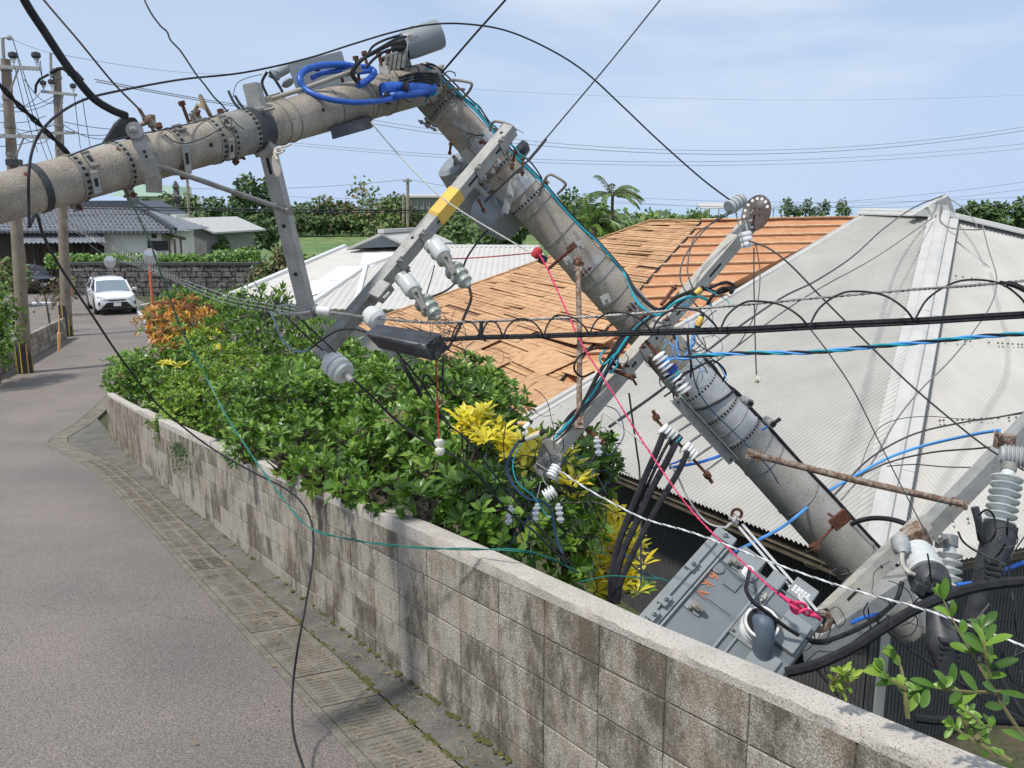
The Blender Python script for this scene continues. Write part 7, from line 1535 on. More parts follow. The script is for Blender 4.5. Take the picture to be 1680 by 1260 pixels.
for i, (lb, x, y, px, py) in enumerate((('clear plastic clamp hanging left of the lowest arm', 879, 842, 887, 790), ('clear plastic clamp hanging right of the ribbed spool', 918, 842, 926, 815), ('clear plastic clamp hanging under the middle arm over the roof edge', 981, 732, 988, 680), ('slim clear tag hanging among the shrub leaves', 836, 845, 840, 810))):
    t = thing('wire_clamp', P(x, y, 4.85), lb, 'clamp', 'clear wire clamps'); g = MB(); g.tube(spline(PP([(px, py, 4.9), (x + 1, y - 18, 4.87), (x, y - 12, 4.85)]), 4), .003, 5); g.obj('hook_wire', m_gwire, t); g = MB(); d = V((.15 * (1 if x > 900 else -1), 0, -1)).normalized(); s = V((1, 0, .1)); c = P(x, y, 4.85); g.box(c, d * .055, s * .011, V((0, .01, 0)))
    for k in (-.03, 0, .035): g.box(c + d * k, d * .006, s * .020, V((0, .014, 0)))
    g.obj('clamp_body', m_clear, t, bevel=.003)
# cables on the leaning length
EG = 'cables strapped along the leaning length'
def off_line(S_, p0, p1, ang, k=10, extra=.008, j=0):
    out = []
    for i in range(k + 1):
        t = lerp(S_.at(px=p0), S_.at(px=p1), i / k); c, n, m_ = S_.frame(t); out.append(c + (n * math.cos(ang) + m_ * math.sin(ang)) * (S_.rad(t) + extra + j * math.sin(i * 1.7)))
    return out
c_, n_, m_ = SL.frame(.5); sgn = 1 if m_.x > 0 else -1
def side(name, label, p0, p1, ang, r, m, pre=[], post=[], j=.004, extra=.008):
    g = MB(); g.tube(spline(PP(pre) + off_line(SL, p0, p1, ang * sgn, 10, extra, j) + PP(post), 5), r, 8); ob = g.obj(name, m, None); ob['label'] = label; ob['category'] = 'cable'; return ob
side('teal_cable', 'teal cable down the right side of the leaning length to the middle arm', 735, 1000, 1.30, .0085, m_teal, [(700, 112, 5.4), (722, 128, 5.45)], [(1045, 495, 5.35), (1078, 517, 5.25), (1105, 498, 5.2), (1135, 486, 5.15), (1160, 492, 5.15), (1168, 505, 5.15)], .008, .012)
side('black_cable', 'thick black cable beside the teal one on the leaning length', 735, 1000, 1.50, .0115, m_blk, [(690, 106, 5.45), (715, 118, 5.45)], [(1045, 480, 5.45), (1080, 508, 5.3), (1110, 488, 5.25), (1150, 474, 5.2), (1180, 480, 5.15), (1205, 470, 5.1)], .006, .014)
side('blue_cable', 'second teal blue cable sagging off the upper part of the leaning length', 745, 830, 1.62, .006, m_teal, [(712, 124, 5.45)], [(850, 252, 5.6), (868, 262, 5.7)], .012, .03)
side('black_cable', 'black cable standing clear of the leaning length near the bend', 742, 860, 1.75, .0055, m_blk, [(700, 104, 5.45), (720, 112, 5.5)], [], .01, .045)
g = MB(); g.tube(spline(off_line(SL, 1125, 1185, 1.35 * sgn, 5, .012, .01) + off_line(SL, 1200, 1455, 1.45 * sgn, 9, .012, .003) + PP([(1487, 955, 5.9)]), 5), .0125, 8); ob = g.obj('black_cable', m_blk, None); ob['label'] = 'thick black cable down the right edge of the lower pole length'; ob['category'] = 'cable'
g = MB(); pts = [];
for i in range(13):
    q = lerp(-1.5, 1.5, i / 12) * sgn; t = lerp(tl(1150), tl(1173), i / 12); c, n, mm = SL.frame(t); pts.append(c + (n * math.cos(q) + mm * math.sin(q)) * (SL.rad(t) + .014))
g.tube(spline(pts, 4), .009, 8); ob = g.obj('wrapped_cable', m_blk, None); ob['label'] = 'black cable wrapped once across the front of the galvanised sleeve'; ob['category'] = 'cable'
cable('thin_blue_wire', 'thin dark blue wire wandering down the front of the lower length', [(1125, 560, 4.9), (1135, 600, 4.9), (1143, 635, 5.3), (1165, 670, 5.45), (1200, 705, 5.55), (1235, 740, 5.6), (1262, 768, 5.65), (1277, 793, 5.7)], .0042, mat('dark_blue_wire', (.02, .08, .18), .5))
g = MB(); r = random.Random(14); base = [(898, 735), (915, 715), (945, 680), (965, 655), (990, 612), (1012, 575), (1035, 545), (1060, 525)]
for k in range(5): g.tube(spline([P(x + r.uniform(-3, 3) + (k - 2) * 5, y + r.uniform(-3, 3) - (k - 2) * 3, 5.18 - .02 * k) for x, y in base], 4), .009 if k else .012, 7, 1 if k == 3 else 0)
solid('cable_bunch', 'bunch of black and teal cables strapped along the upper left side of the middle arm', 'cable bunch', g, [m_blk, m_teal])
# tangles of leads: each a thing of its own
tang = [('black lead looping left of the middle arm under the rust rod', [(1000, 570, 5.1), (975, 572, 5.05), (950, 585, 5.0), (942, 605, 5.0), (955, 618, 5.05), (975, 610, 5.1)], .0065, m_blk),
('teal lead loop beside the middle arm', [(995, 572, 5.1), (984, 585, 5.05), (990, 598, 5.05), (1012, 580, 5.1), (1012, 600, 5.1), (1000, 612, 5.1)], .006, m_teal),
('black lead rising to the yellow capped joint on the arm', [(1105, 505, 5.2), (1140, 478, 5.15), (1165, 472, 5.1), (1190, 463, 5.1), (1205, 470, 5.1), (1198, 482, 5.1)], .009, m_blk),
('black lead bending over to the second yellow capped joint', [(1160, 500, 5.1), (1172, 482, 5.08), (1188, 472, 5.08), (1203, 480, 5.08)], .010, m_blk),
('blue lead dropping from the arm to the upper spool rack', [(1112, 545, 4.9), (1110, 565, 4.9), (1113, 580, 4.9), (1122, 585, 4.9), (1140, 560, 4.95), (1136, 545, 4.95)], .005, m_lblue),
('light blue lead beside the black taped cable', [(1140, 530, 4.9), (1135, 555, 4.88), (1130, 585, 4.88), (1120, 592, 4.9)], .0045, m_lblue),
('blue lead pulled tight onto the first spool', [(1096, 591, 4.93), (1118, 586, 4.88), (1160, 585, 4.8), (1170, 583, 4.75)], .0055, m_lblue),
('black taped tail hanging in front of the rack', [(1128, 545, 4.9), (1130, 570, 4.88), (1134, 598, 4.86), (1133, 620, 4.86)], .007, m_blk),
('black lead sweeping from the spools round the right of the pole', [(1112, 632, 4.93), (1120, 615, 4.9), (1140, 605, 4.88), (1170, 592, 4.9), (1190, 610, 5.0), (1186, 625, 5.2)], .006, m_blk),
('thin black loop over the upper rack', [(1100, 560, 4.95), (1118, 540, 4.9), (1140, 548, 4.9), (1150, 560, 4.9), (1170, 582, 4.85), (1195, 583, 4.85)], .0035, m_dwire),
('black lead curling between rack and sleeve', [(1106, 655, 4.9), (1104, 640, 4.88), (1110, 625, 4.86), (1128, 612, 4.86), (1150, 600, 4.9)], .0045, m_blk),
('taped black lead drooping from the right hand cut out insulator', [(770, 472, 4.83), (773, 490, 4.8), (765, 512, 4.78), (755, 535, 4.75), (742, 560, 4.7), (735, 572, 4.6)], .008, m_blk),
('black cable swinging from the grey drum down to the small metal roof', [(800, 378, 5.6), (785, 395, 5.5), (765, 425, 5.4), (755, 452, 5.3), (735, 475, 5.2), (700, 490, 5.1)], .006, m_blk),
('thin brown lead left of the swinging cable', [(713, 435, 5.1), (708, 455, 5.1), (702, 475, 5.1), (698, 490, 5.1)], .0035, m_dwire),
('long black cable running down through the shrubs from the pin insulator', [(568, 612, 4.8), (610, 650, 4.9), (650, 690, 5.0), (690, 720, 5.0), (740, 745, 4.9), (790, 785, 4.8), (830, 835, 4.7), (880, 875, 4.6), (930, 925, 4.6)], .0065, m_blk),
('second black cable beside the long one in the shrubs', [(640, 565, 4.5), (670, 600, 4.6), (700, 640, 4.7), (730, 690, 4.75), (770, 725, 4.7), (820, 790, 4.6), (880, 860, 4.6), (940, 930, 4.6)], .005, m_blk),
('black flat strap dangling below the closure', [(658, 588, 4.2), (668, 610, 4.2), (682, 632, 4.25), (690, 650, 4.3)], .011, m_blk),
('black lead dropping from the closure end into the leaves', [(727, 590, 4.2), (726, 620, 4.25), (725, 645, 4.3), (700, 615, 4.3), (690, 640, 4.3)], .005, m_blk),
('grey lead under the foot of the hanging arm ending on the left', [(443, 510, 4.7), (452, 530, 4.7), (462, 555, 4.7), (478, 572, 4.7), (495, 577, 4.7), (510, 570, 4.65)], .0055, mat('blue_grey_lead', (.18, .26, .34), .5)),
('black lead arching right over the green shrubs to the closure', [(510, 572, 4.65), (530, 556, 4.6), (555, 542, 4.55), (580, 540, 4.5), (600, 545, 4.45)], .005, m_blk),
('thin black wire slanting down left of the closure', [(462, 510, 4.8), (485, 535, 4.8), (512, 560, 4.8), (530, 575, 4.8)], .0045, m_blk),
('parallel thin wire right of the slanting one', [(480, 512, 4.8), (505, 535, 4.8), (530, 558, 4.8), (552, 580, 4.8)], .004, m_blk),
('dark blue lead bundle sagging from taped ends into the shrub', [(852, 722, 4.95), (838, 745, 4.9), (832, 770, 4.9), (842, 795, 4.88), (865, 818, 4.86), (890, 822, 4.86), (905, 840, 4.86), (912, 880, 4.85), (925, 915, 4.8)], .008, mat('navy_lead', (.015, .045, .10), .45)),
('thin teal wire beside the dark blue leads', [(860, 720, 4.93), (842, 755, 4.88), (848, 790, 4.85), (875, 815, 4.85), (900, 850, 4.85)], .003, m_teal),
('black lead hanging left of the taped cable ends', [(830, 695, 5.0), (826, 730, 4.95), (832, 780, 4.9), (848, 820, 4.88), (880, 830, 4.86)], .0035, m_blk),
('thin black lead from the arm down past the clear clamp', [(985, 735, 4.9), (970, 760, 4.9), (985, 790, 4.9), (996, 812, 4.9)], .003, m_dwire),
('dark wire loop on the right of the lowest arm plate', [(928, 758, 5.0), (950, 765, 5.0), (970, 758, 5.0), (978, 745, 4.98)], .0035, m_dwire),
('thin dark wires crossing in front of the yellow croton column', [(1025, 905, 4.9), (1040, 930, 4.85), (1070, 945, 4.8), (1100, 955, 4.75)], .0045, mat('dark_teal_wire', (.02, .09, .12), .5)),
('green wire crossing low behind the wall to the cabinet', [(950, 955, 4.6), (1000, 945, 4.6), (1050, 948, 4.6), (1090, 950, 4.6)], .0035, m_grn),
('pole front wire looping from clamp to clamp on the upper length', [(270, 220, 3.85), (285, 232, 3.84), (305, 235, 3.88), (330, 228, 3.95), (352, 217, 4.0), (372, 205, 4.1)], .0028, m_dwire),
('thin coiled wire on the upper length near the buckles', [(366, 205, 4.1), (372, 195, 4.1), (380, 198, 4.1), (378, 208, 4.1), (368, 206, 4.1), (376, 192, 4.12), (390, 205, 4.15), (400, 212, 4.2)], .0026, m_dwire),
('long thin wire lying along the top edge of the upper length', [(112, 256, 3.6), (160, 238, 3.7), (220, 222, 3.85), (280, 210, 4.0), (340, 195, 4.25), (375, 180, 4.4)], .0035, m_dwire),
('black cable from the bundle up the front of the drum', [(585, 135, 4.85), (577, 120, 4.82), (590, 100, 4.8), (612, 88, 4.85), (640, 74, 4.95), (664, 68, 5.05)], .009, m_blk),
('second black cable into the drum collar', [(590, 138, 4.82), (580, 118, 4.8), (598, 95, 4.78), (625, 78, 4.85), (650, 64, 4.95), (666, 60, 5.05)], .008, m_blk),
('third black cable into the drum collar', [(600, 112, 4.95), (612, 98, 4.95), (628, 86, 5.0), (648, 80, 5.05), (666, 78, 5.1)], .008, m_blk),
('short black cable near the drum top', [(603, 90, 5.05), (612, 76, 5.05), (630, 66, 5.05), (655, 58, 5.1)], .007, m_blk),
('black leads behind the tall arm head', [(438, 118, 4.9), (430, 135, 4.9), (436, 152, 4.9), (440, 160, 4.9)], .008, m_blk),
('black lead right of the tall arm head', [(442, 118, 4.9), (452, 132, 4.9), (462, 148, 4.9), (466, 160, 4.9)], .008, m_blk),
('thin wire arcs left of the tall arm head', [(382, 160, 4.6), (388, 138, 4.6), (405, 128, 4.65), (430, 122, 4.8)], .002, m_dwire),
('dark stubs of cut cable left of the tall arm head', [(375, 150, 4.55), (382, 165, 4.5), (392, 178, 4.45)], .007, m_blk),
('second dark stub beside the first', [(386, 158, 4.55), (392, 168, 4.5), (400, 178, 4.45)], .007, m_blk)]
for lb, pts, r_, m in tang: cable('loose_lead', lb, pts, r_, m, 'cable')
def tapejoint(label, a, b, m, r=.014):
    t = thing('taped_joint', P(*a), label, 'cable joint'); g = MB(); g.lathe(P(*a), P(*b), [(0, r * .9), (.1, r), (.9, r), (1, r * .9)], 12); g.obj('sleeve', m, t); d = P(*b) - P(*a); g = MB(); g.lathe(P(*a) - d * .5, P(*a), [(0, r * .5), (1, r * .85)], 10); g.obj('tape_end', m_blk, t); g = MB(); g.lathe(P(*b), P(*b) + d * .5, [(0, r * .85), (1, r * .5)], 10); g.obj('tape_end', m_blk, t)
tapejoint('tan taped joint lowest of the group by the lower end of the middle arm', (868, 717, 4.92), (886, 709, 4.92), m_gold); tapejoint('tan taped joint uppermost of the group by the lower end of the middle arm', (849, 695, 4.95), (864, 695, 4.95), m_gold)
tapejoint('white taped joint between the two tan ones', (860, 703, 4.93), (869, 694, 4.93), m_white); tapejoint('cream taped joint under the two tan ones', (862, 721, 4.88), (885, 712, 4.88), mat('cream_tape', (.6, .56, .45), .6))
tapejoint('pale yellow cap pointing up to the arm, above the roof edge', (1141, 482, 5.05), (1150, 474, 5.05), m_yel, .017); tapejoint('pale yellow sleeve standing upright in front of the pale roof', (1144, 535, 5.0), (1151, 520, 5.0), m_yel, .018)
# three thick black cables
for i, (lb, pts) in enumerate((('left thick black cable dropping from the lower spool rack', [(1088, 712, 4.95), (1075, 745, 4.9), (1055, 790, 4.85), (1030, 850, 4.8), (1012, 900, 4.75), (1003, 945, 4.7), (1002, 985, 4.7)]), ('middle thick black cable dropping from the lower spool rack', [(1108, 728, 4.95), (1092, 760, 4.88), (1070, 800, 4.82), (1045, 855, 4.78), (1022, 905, 4.72), (1010, 950, 4.68), (1008, 985, 4.68)]), ('right thick black cable dropping from the lower spool rack', [(1128, 742, 4.93), (1112, 775, 4.85), (1085, 820, 4.8), (1060, 865, 4.76), (1035, 915, 4.7), (1018, 955, 4.66), (1012, 990, 4.66)]))):
    cable('thick_black_cable', lb, pts, (.019, .019, .017)[i], m_blk, group='black cables below the lower rack')
cable('thick_black_cable', 'second strand beside the left thick cable at the rack', [(1100, 720, 4.93), (1086, 745, 4.9), (1065, 790, 4.87), (1040, 840, 4.83)], .009, m_blk, group='black cables below the lower rack')
# big cables at the lower right
cable('heavy_cable', 'heaviest black cable sweeping up to the right edge behind the leafy branch', [(1290, 1103, 3.9), (1340, 1090, 3.9), (1400, 1062, 3.9), (1450, 1030, 3.9), (1500, 1000, 3.9), (1560, 975, 3.9), (1620, 960, 3.9), (1720, 950, 3.9)], .024, m_blk)
cable('heavy_cable', 'heavy black cable running level at the lower right corner', [(1500, 1178, 3.2), (1540, 1182, 3.2), (1600, 1180, 3.2), (1720, 1188, 3.2)], .016, m_blk)
cable('black_cable', 'black cable bowing up behind the foot of the pole', [(1385, 868, 6.4), (1405, 856, 6.3), (1435, 850, 6.2), (1470, 854, 6.0), (1500, 866, 5.7)], .018, m_blk)
cable('black_cable', 'black cable curving from the cabinet under the near channel arm', [(1318, 1048, 4.4), (1350, 1052, 4.4), (1400, 1035, 4.5), (1440, 1012, 4.6), (1470, 985, 4.7), (1480, 955, 4.75)], .013, m_blk)
cable('black_cable', 'thin black wire falling from the channel arm across the dark siding', [(1440, 1020, 5.2), (1500, 1070, 4.8), (1560, 1110, 4.4), (1620, 1150, 4.0), (1700, 1190, 3.8)], .007, m_blk)
cable('black_cable', 'black wire dropping below the right hand boot', [(1590, 1015, 4.7), (1610, 1050, 4.4), (1640, 1110, 4.1), (1690, 1190, 3.8)], .011, m_blk)
cable('black_cable', 'short black wire below the cabinet corner', [(1330, 1085, 4.6), (1350, 1110, 4.4), (1375, 1140, 4.2)], .008, m_blk)
cable('light_blue_cable', 'bright blue cable over the pale roof, passing behind the brace', [(1205, 905, 5.6), (1240, 888, 5.8), (1290, 860, 6.0), (1350, 812, 6.4), (1400, 782, 6.6), (1460, 750, 6.6), (1520, 730, 6.5), (1600, 712, 6.0), (1640, 706, 5.7)], .0115, m_lblue)
cable('light_blue_cable', 'blue cable behind the lower spool rack', [(1098, 768, 5.6), (1120, 764, 5.6), (1150, 758, 5.6), (1190, 745, 5.7)], .010, m_blue); cable('light_blue_cable', 'thin blue cable just above the other behind the lower rack', [(1060, 770, 5.6), (1090, 764, 5.6), (1115, 756, 5.6), (1135, 738, 5.5)], .006, m_blue)
stub_ = cable('light_blue_cable', 'short blue cable stub with black cap right of the sleeve', [(1250, 705, 5.6), (1262, 698, 5.55), (1272, 692, 5.5)], .008, m_lblue)
cable('light_blue_cable', 'blue cable between the right hand boot and the edge', [(1570, 960, 4.9), (1600, 955, 4.9), (1640, 938, 4.9), (1700, 915, 4.9)], .012, m_blue)
cable('light_blue_cable', 'blue cable showing beneath the near channel arm', [(1395, 1022, 5.3), (1415, 1014, 5.3), (1450, 1005, 5.3)], .012, m_blue)
g = MB(); g.lathe(P(1270, 694, 5.5), P(1280, 687, 5.5), [(0, .012), (1, .013)], 8); g.obj('cable_cap', m_blk, stub_)
# wires lying over the pale roof
rf = [('dark wire slanting over the left slope to the roof apex', [(1000, 700, 5.8), (1100, 628, 6.5), (1180, 560, 7.5), (1280, 490, 9), (1340, 460, 10), (1400, 420, 12), (1450, 375, 14), (1500, 340, 15.2), (1550, 320, 15.8)], .011),
('second slanting wire just below it on the left slope', [(1090, 650, 6), (1180, 590, 7.5), (1280, 515, 9.2), (1350, 470, 10.5), (1440, 420, 13), (1530, 358, 15.5)], .007),
('grey wire from the roof apex curling over the right face', [(1545, 335, 15.7), (1542, 360, 15.3), (1560, 374, 15), (1600, 377, 14.4), (1615, 375, 14.2)], .012),
('grey wire down the right face with a zigzag shadow', [(1612, 370, 14), (1622, 410, 13), (1635, 455, 12.4), (1628, 495, 11.6), (1600, 540, 11), (1560, 590, 10.3), (1510, 640, 9.6), (1470, 690, 9), (1430, 760, 8.5), (1380, 820, 8.2)], .009),
('dark wire from the cleat corner to the upper right over both faces', [(1345, 840, 7.6), (1380, 800, 7.8), (1430, 750, 8.0), (1500, 712, 8.4), (1580, 693, 8.8), (1640, 684, 9), (1720, 668, 9)], .009),
('thin wire rising and falling over the hip cap', [(1400, 800, 8), (1430, 720, 8.2), (1460, 692, 8.4), (1520, 683, 8.6), (1600, 688, 8.8), (1700, 676, 9)], .004),
('dark wire from blue cable to the right hand arm', [(1400, 785, 7), (1460, 758, 7), (1530, 742, 6.8), (1600, 736, 6.4), (1640, 732, 6)], .007),
('short dark wire crossing the hip cap low down', [(1455, 765, 7.4), (1500, 762, 7.3), (1550, 766, 7.0), (1600, 767, 6.6)], .005),
('dark wire from the white spool down to the right hand bracket', [(1228, 395, 5.45), (1262, 408, 5.4), (1298, 436, 5.35), (1350, 490, 5.3), (1420, 560, 5.25), (1490, 628, 5.2), (1560, 688, 5.15), (1620, 735, 5.1), (1680, 772, 5.05)], .0058),
('thin wire looping below the white spool to the blue service cable', [(1240, 400, 5.45), (1247, 450, 5.4), (1240, 510, 5.3), (1215, 560, 5.1), (1190, 580, 4.95), (1160, 575, 4.9), (1135, 555, 4.9)], .0036),
('pale thin wire from the bundle clip across the roof to the channel arm', [(1328, 538, 4.3), (1360, 580, 4.4), (1400, 640, 4.6), (1440, 720, 4.8), (1480, 800, 4.9), (1530, 895, 5.0)], .0036),
('black wire loop left of the disc down to the joints', [(1200, 345, 5.5), (1165, 368, 5.45), (1130, 410, 5.4), (1117, 440, 5.35), (1120, 470, 5.3), (1150, 510, 5.15), (1175, 535, 5.0)], .0045),
('second wire from the disc with a dark splice', [(1198, 350, 5.5), (1150, 378, 5.45), (1135, 400, 5.42), (1128, 440, 5.35), (1132, 462, 5.3), (1140, 480, 5.2)], .0045),
('dark wire from the arm down in front of the left slope', [(1032, 645, 5.3), (1038, 690, 5.35), (1045, 740, 5.4), (1050, 790, 5.4), (1052, 960, 5.2)], .006),
('twin thin wires at the apex tied to a small insulator', [(1556, 325, 15.6), (1585, 345, 14.8), (1604, 372, 14.2)], .009)]
for lb, pts, r_ in rf: cable('roof_wire', lb, pts, r_, m_gwire if 'grey' in lb or 'pale' in lb or 'twin' in lb else m_dwire, 'wire')
# blue spiral wrapped loops at the bend
twg = [('blue wrapped cable loop lying over the top of the pole bend', [(500, 148, 4.75), (492, 130, 4.75), (500, 116, 4.8), (525, 108, 4.85), (560, 106, 4.9), (585, 110, 4.95), (605, 112, 5.0), (614, 120, 5.0), (600, 134, 4.95), (588, 140, 4.9)], .018), ('second blue wrapped cable inside the first loop', [(512, 128, 4.85), (530, 120, 4.9), (560, 116, 4.92), (590, 118, 4.95), (608, 116, 5.0)], .014), ('blue wrapped cable hanging across the front of the upper length', [(497, 142, 4.75), (510, 152, 4.72), (540, 163, 4.72), (580, 168, 4.78), (620, 166, 4.9), (655, 160, 5.05)], .0145), ('thick flat blue wrapped bundle at the bend', [(628, 148, 5.0), (650, 146, 5.05), (680, 148, 5.1), (708, 146, 5.2)], .040), ('blue wrapped cable below the flat bundle', [(630, 158, 5.02), (660, 156, 5.0), (690, 152, 5.1), (712, 144, 5.2)], .022)]
for lb, pts, r_ in twg:
    g = MB(); sp = spline(PP(pts), 8); g.tube(sp, [r_ * (1 + .07 * (i % 3 == 0)) for i in range(len(sp))], 12); ob = g.obj('wrapped_cable', m_wrap, None, sharp=30); ob['label'] = lb; ob['category'] = 'cable'
g = MB()
for k in range(5): g.tube(spline(PP([(655, 128 + k * 5, 5.15), (680, 122 + k * 5, 5.12), (705, 121 + k * 4.5, 5.15), (718, 126 + k * 3, 5.25), (720, 136 + k, 5.35)]), 5), .011, 8)
solid('cable_bunch', 'bunch of black cables curling round the end of the blue wrap', 'cable bunch', g, m_blk)
for (x, y), lb in zip(((666, 148), (636, 160), (520, 112)), ('black tape band round the thick flat blue bundle', 'black tape band at the left end of the flat blue bundle', 'black tape band on the big blue loop')):
    g = MB(); g.lathe(P(x - 4, y - 2, 5.02), P(x + 4, y - 2, 5.02), [(0, .043 if x > 600 else .024), (1, .043 if x > 600 else .024)], 12); solid('tape_band', lb, 'tape', g, m_blk)
# ---- distant lines in the sky
def far(label, a, b, Y0, Y1, sag, r, name='power_line', m=m_dwire, group=None):
    p, q = W(a[0], a[1], Y0), W(b[0], b[1], Y1); g = MB(); g.tube([p.lerp(q, i / 24) - V((0, 0, sag * 4 * (i / 24) * (1 - i / 24))) for i in range(25)], r, 5); ob = g.obj(name, m, None); ob['label'] = label; ob['category'] = 'power line'
    if group: ob['group'] = group
m_fw = mat('distant_line', (.22, .24, .27), .6)
FG = 'distant power lines'
for i, (lb, x0, y0, x1, y1, sg, r_) in enumerate((('upper line of the top double pair crossing the sky to the right', 560, 188, 1750, 196, 3.0, .022), ('lower line of the top double pair crossing the sky to the right', 560, 194, 1750, 202, 3.0, .028), ('upper line of the lower pair crossing the sky to the right', 480, 234, 1750, 228, 1.9, .018), ('lower line of the lower pair crossing the sky to the right', 480, 238, 1750, 236, 1.9, .018),
      ('faint high line across the sky right of the bend', 770, 146, 1750, 152, .8, .010), ('line rising to the right just above the roof apex', 1180, 342, 1750, 288, .5, .018), ('lower line rising to the right above the roof apex', 1180, 346, 1750, 300, .6, .018), ('lines low over the palms', 930, 318, 1750, 318, .8, .016), ('line grazing the horizon right of the disc', 930, 330, 1750, 330, .6, .016), ('lowest line through the palm crowns', 930, 324, 1400, 340, .4, .014))):
    far(lb, (x0, y0), (x1, y1), 80, 90, sg, r_, m=m_fw, group=FG)
for i, (lb, x0, y0, x1, y1, Y0, Y1, sg, r_) in enumerate((('line from the second upright pole to the bend, upper', 155, 130, 540, 188, 34, 70, .2, .02), ('line from the second upright pole to the bend, lower', 158, 134, 560, 194, 34, 72, .2, .022), ('faint line between the two ground wire brackets', 16, 62, 88, 88, 26.4, 34.5, .05, .008), ('faint line from the second bracket to the right', 92, 88, 400, 120, 34.5, 70, .3, .010), ('black double cable crossing the trees, upper', 100, 337, 800, 345, 60, 62, .1, .045), ('black double cable crossing the trees, lower', 100, 341, 800, 349, 60, 62, .1, .035), ('line over the trees to the far pole', 240, 306, 668, 294, 100, 98, .6, .03), ('line from the far pole to the drum', 672, 294, 760, 308, 98, 96, .1, .03), ('line at the bare tree, dipping left', 470, 322, 668, 322, 96, 98, .2, .02))):
    far(lb, (x0, y0), (x1, y1), Y0, Y1, sg, r_, m=m_blk if 'black' in lb else m_fw, group=FG)
r = random.Random(21)      # service drops between the left poles
for i, (x0, y0, x1, y1) in enumerate(((20, 62, 100, 300), (28, 92, 78, 262), (62, 96, 76, 140), (24, 110, 62, 250), (66, 100, 72, 148), (40, 130, 95, 165), (-10, 165, 66, 152), (-10, 172, 90, 156), (-10, 180, 92, 162), (-10, 200, 75, 190), (-10, 228, 90, 205), (-10, 240, 95, 212), (10, 205, 90, 200), (105, 200, 200, 212), (105, 205, 200, 216), (106, 214, 190, 218), (135, 160, 148, 240), (122, 158, 132, 244), (18, 205, 85, 222), (24, 255, 60, 300))):
    far(['thin line strung between or beside the two upright poles'][0], (x0, y0), (x1, y1), 26.2, 34.2 if x1 > 60 else 27, r.uniform(.03, .4), .012, 'service_line', m_dwire, 'thin lines around the upright poles')
fp = thing('far_pole', V((W(668, 400, 98).x, 98, CZ - 6.2)), 'thin far utility pole on the left of the yellow sleeve', 'utility pole'); g = MB(); p, q = W(669, 293, 98), V((W(668, 400, 98).x, 98, CZ - 6.2)); g.tube([q, p], .17, 8); g.tube([q + V((-.5, 0, 0)), p + V((-.5, 0, -1.6))], .13, 8); g.obj('shaft', m_conc, fp); g = MB(); bar(g, W(661, 297, 97.8), W(676, 297, 97.8), .08, .08); g.obj('crossarm', m_galvd, fp)
fp = thing('far_pole', V((W(308, 360, 75).x, 75, CZ - 5.6)), 'thin pole standing between the shed and the brace', 'utility pole'); g = MB(); b_ = V((W(308, 360, 75).x, 75, CZ - 5.6)); g.tube([b_, W(307, 288, 75)], .12, 8); g.obj('shaft', m_conc, fp); g = MB(); bar(g, W(303, 291, 74.8), W(311, 291, 74.8), .05, .05); g.obj('crossarm', m_galvd, fp)

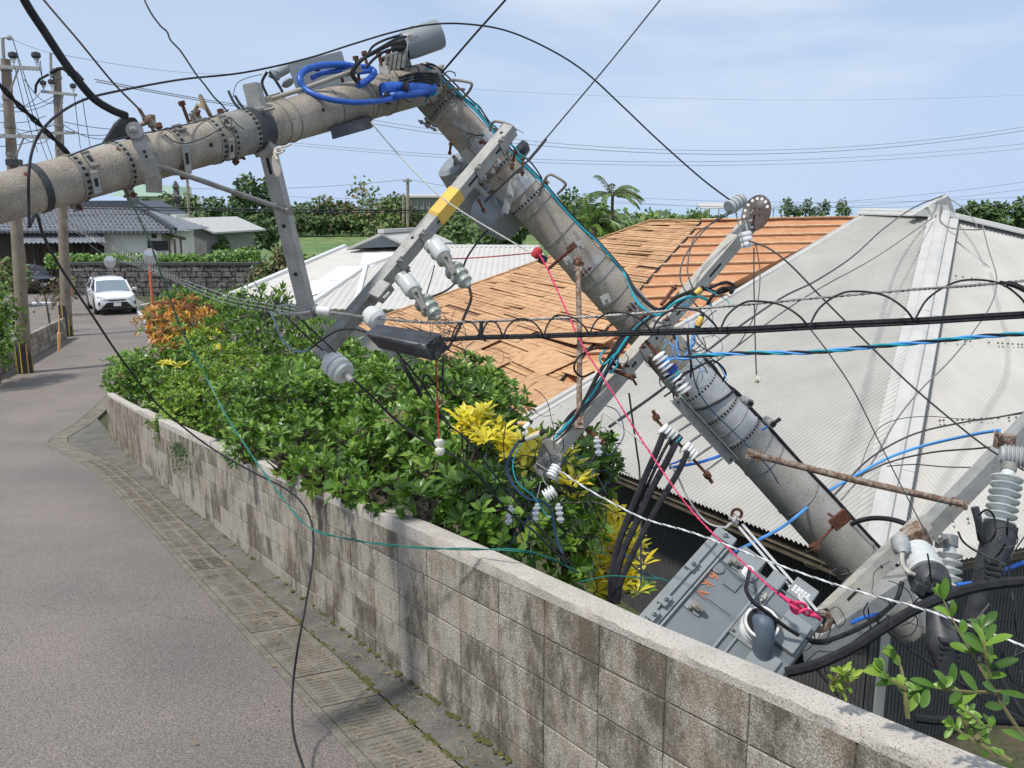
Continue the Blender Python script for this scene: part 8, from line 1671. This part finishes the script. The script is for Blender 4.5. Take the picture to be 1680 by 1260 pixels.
# tangles of thin wire too dense to count, each round one fitting
def tangle(label, c, sx, sy, n, m2, seed, rr=.0022, ln=6):
    r = random.Random(seed); g = MB(); cx, cy, d = c
    for i in range(n):
        x, y = cx + r.gauss(0, sx * .5), cy + r.gauss(0, sy * .5); k = []; a = r.uniform(0, 6.28); cv = r.uniform(-.9, .9)
        for j in range(ln): k.append(P(x, y, d + r.gauss(0, .035))); a += cv + r.gauss(0, .3); st_ = r.uniform(.10, .24) * (sx + sy) / 2; x += math.cos(a) * st_; y += math.sin(a) * st_
        g.tube(spline(k, 4), rr * r.uniform(.7, 1.6), 5, i % len(m2))
    ob = g.obj('wire_tangle', m2, None); ob['label'] = label; ob['category'] = 'wires'; ob['kind'] = 'stuff'
tangle('tangle of thin black and blue wires where the middle arm crosses the pole', (1125, 560, 4.98), 62, 66, 30, [m_blk, m_dwire, m_teal, m_lblue, m_blk], 61)
tangle('tangle of black leads below the black closure end', (735, 575, 4.3), 50, 62, 22, [m_blk, m_dwire, m_rust], 62, .0015)
tangle('tangle of black leads around the lower end of the middle arm', (895, 790, 4.95), 80, 110, 34, [m_blk, m_dwire, m_blk, mat('navy_thin_lead', (.015, .05, .14), .5)], 63, .0022, 8)
tangle('snarl of wires under the foot of the hanging arm', (440, 525, 4.9), 60, 60, 22, [m_blk, m_dwire, m_gwire], 64, .0020)
tangle('rusty tie wires and leads on the high arm at the drum', (792, 262, 5.5), 34, 38, 12, [m_rust, m_dwire, m_blk], 65, .0028)
tangle('thin wires around the top of the pole bend', (680, 138, 5.15), 50, 26, 16, [m_blk, m_dwire, m_teal], 66, .0030)
tangle('loose thin wires between the cabinet and the foot of the pole', (1400, 985, 4.6), 90, 70, 16, [m_blk, m_dwire], 67, .0026, 8)
tangle('black leads hanging in front of the dark siding at the right edge', (1610, 1000, 4.2), 80, 130, 14, [m_blk, m_dwire], 68, .0035, 8)
# broken concrete at the bend
r = random.Random(31); m_spall = mat('fresh_broken_concrete', (.46, .43, .38), .95, 0, (.30, .27, .23), 25, .4, .6, (.16, .14, .12), 60, .52, .62, 1, 60)
for i in range(9):
    c = (U1 + L0) / 2 + V((r.uniform(-.10, .10), r.uniform(-.12, .0), r.uniform(-.09, .10))); g = MB(); n = 9; pts = [rvec(r) * r.uniform(.025, .05) for _ in range(n)]
    bm = bmesh.new(); [bm.verts.new(c + p) for p in pts]; bmesh.ops.convex_hull(bm, input=bm.verts[:]); bm.verts.index_update(); used = [v for v in bm.verts if v.link_faces]; ix = {v: i for i, v in enumerate(used)}
    g.add([v.co for v in used], [tuple(ix[v] for v in f.verts) for f in bm.faces]); bm.free(); g.obj('spalled_concrete', m_spall, bp)
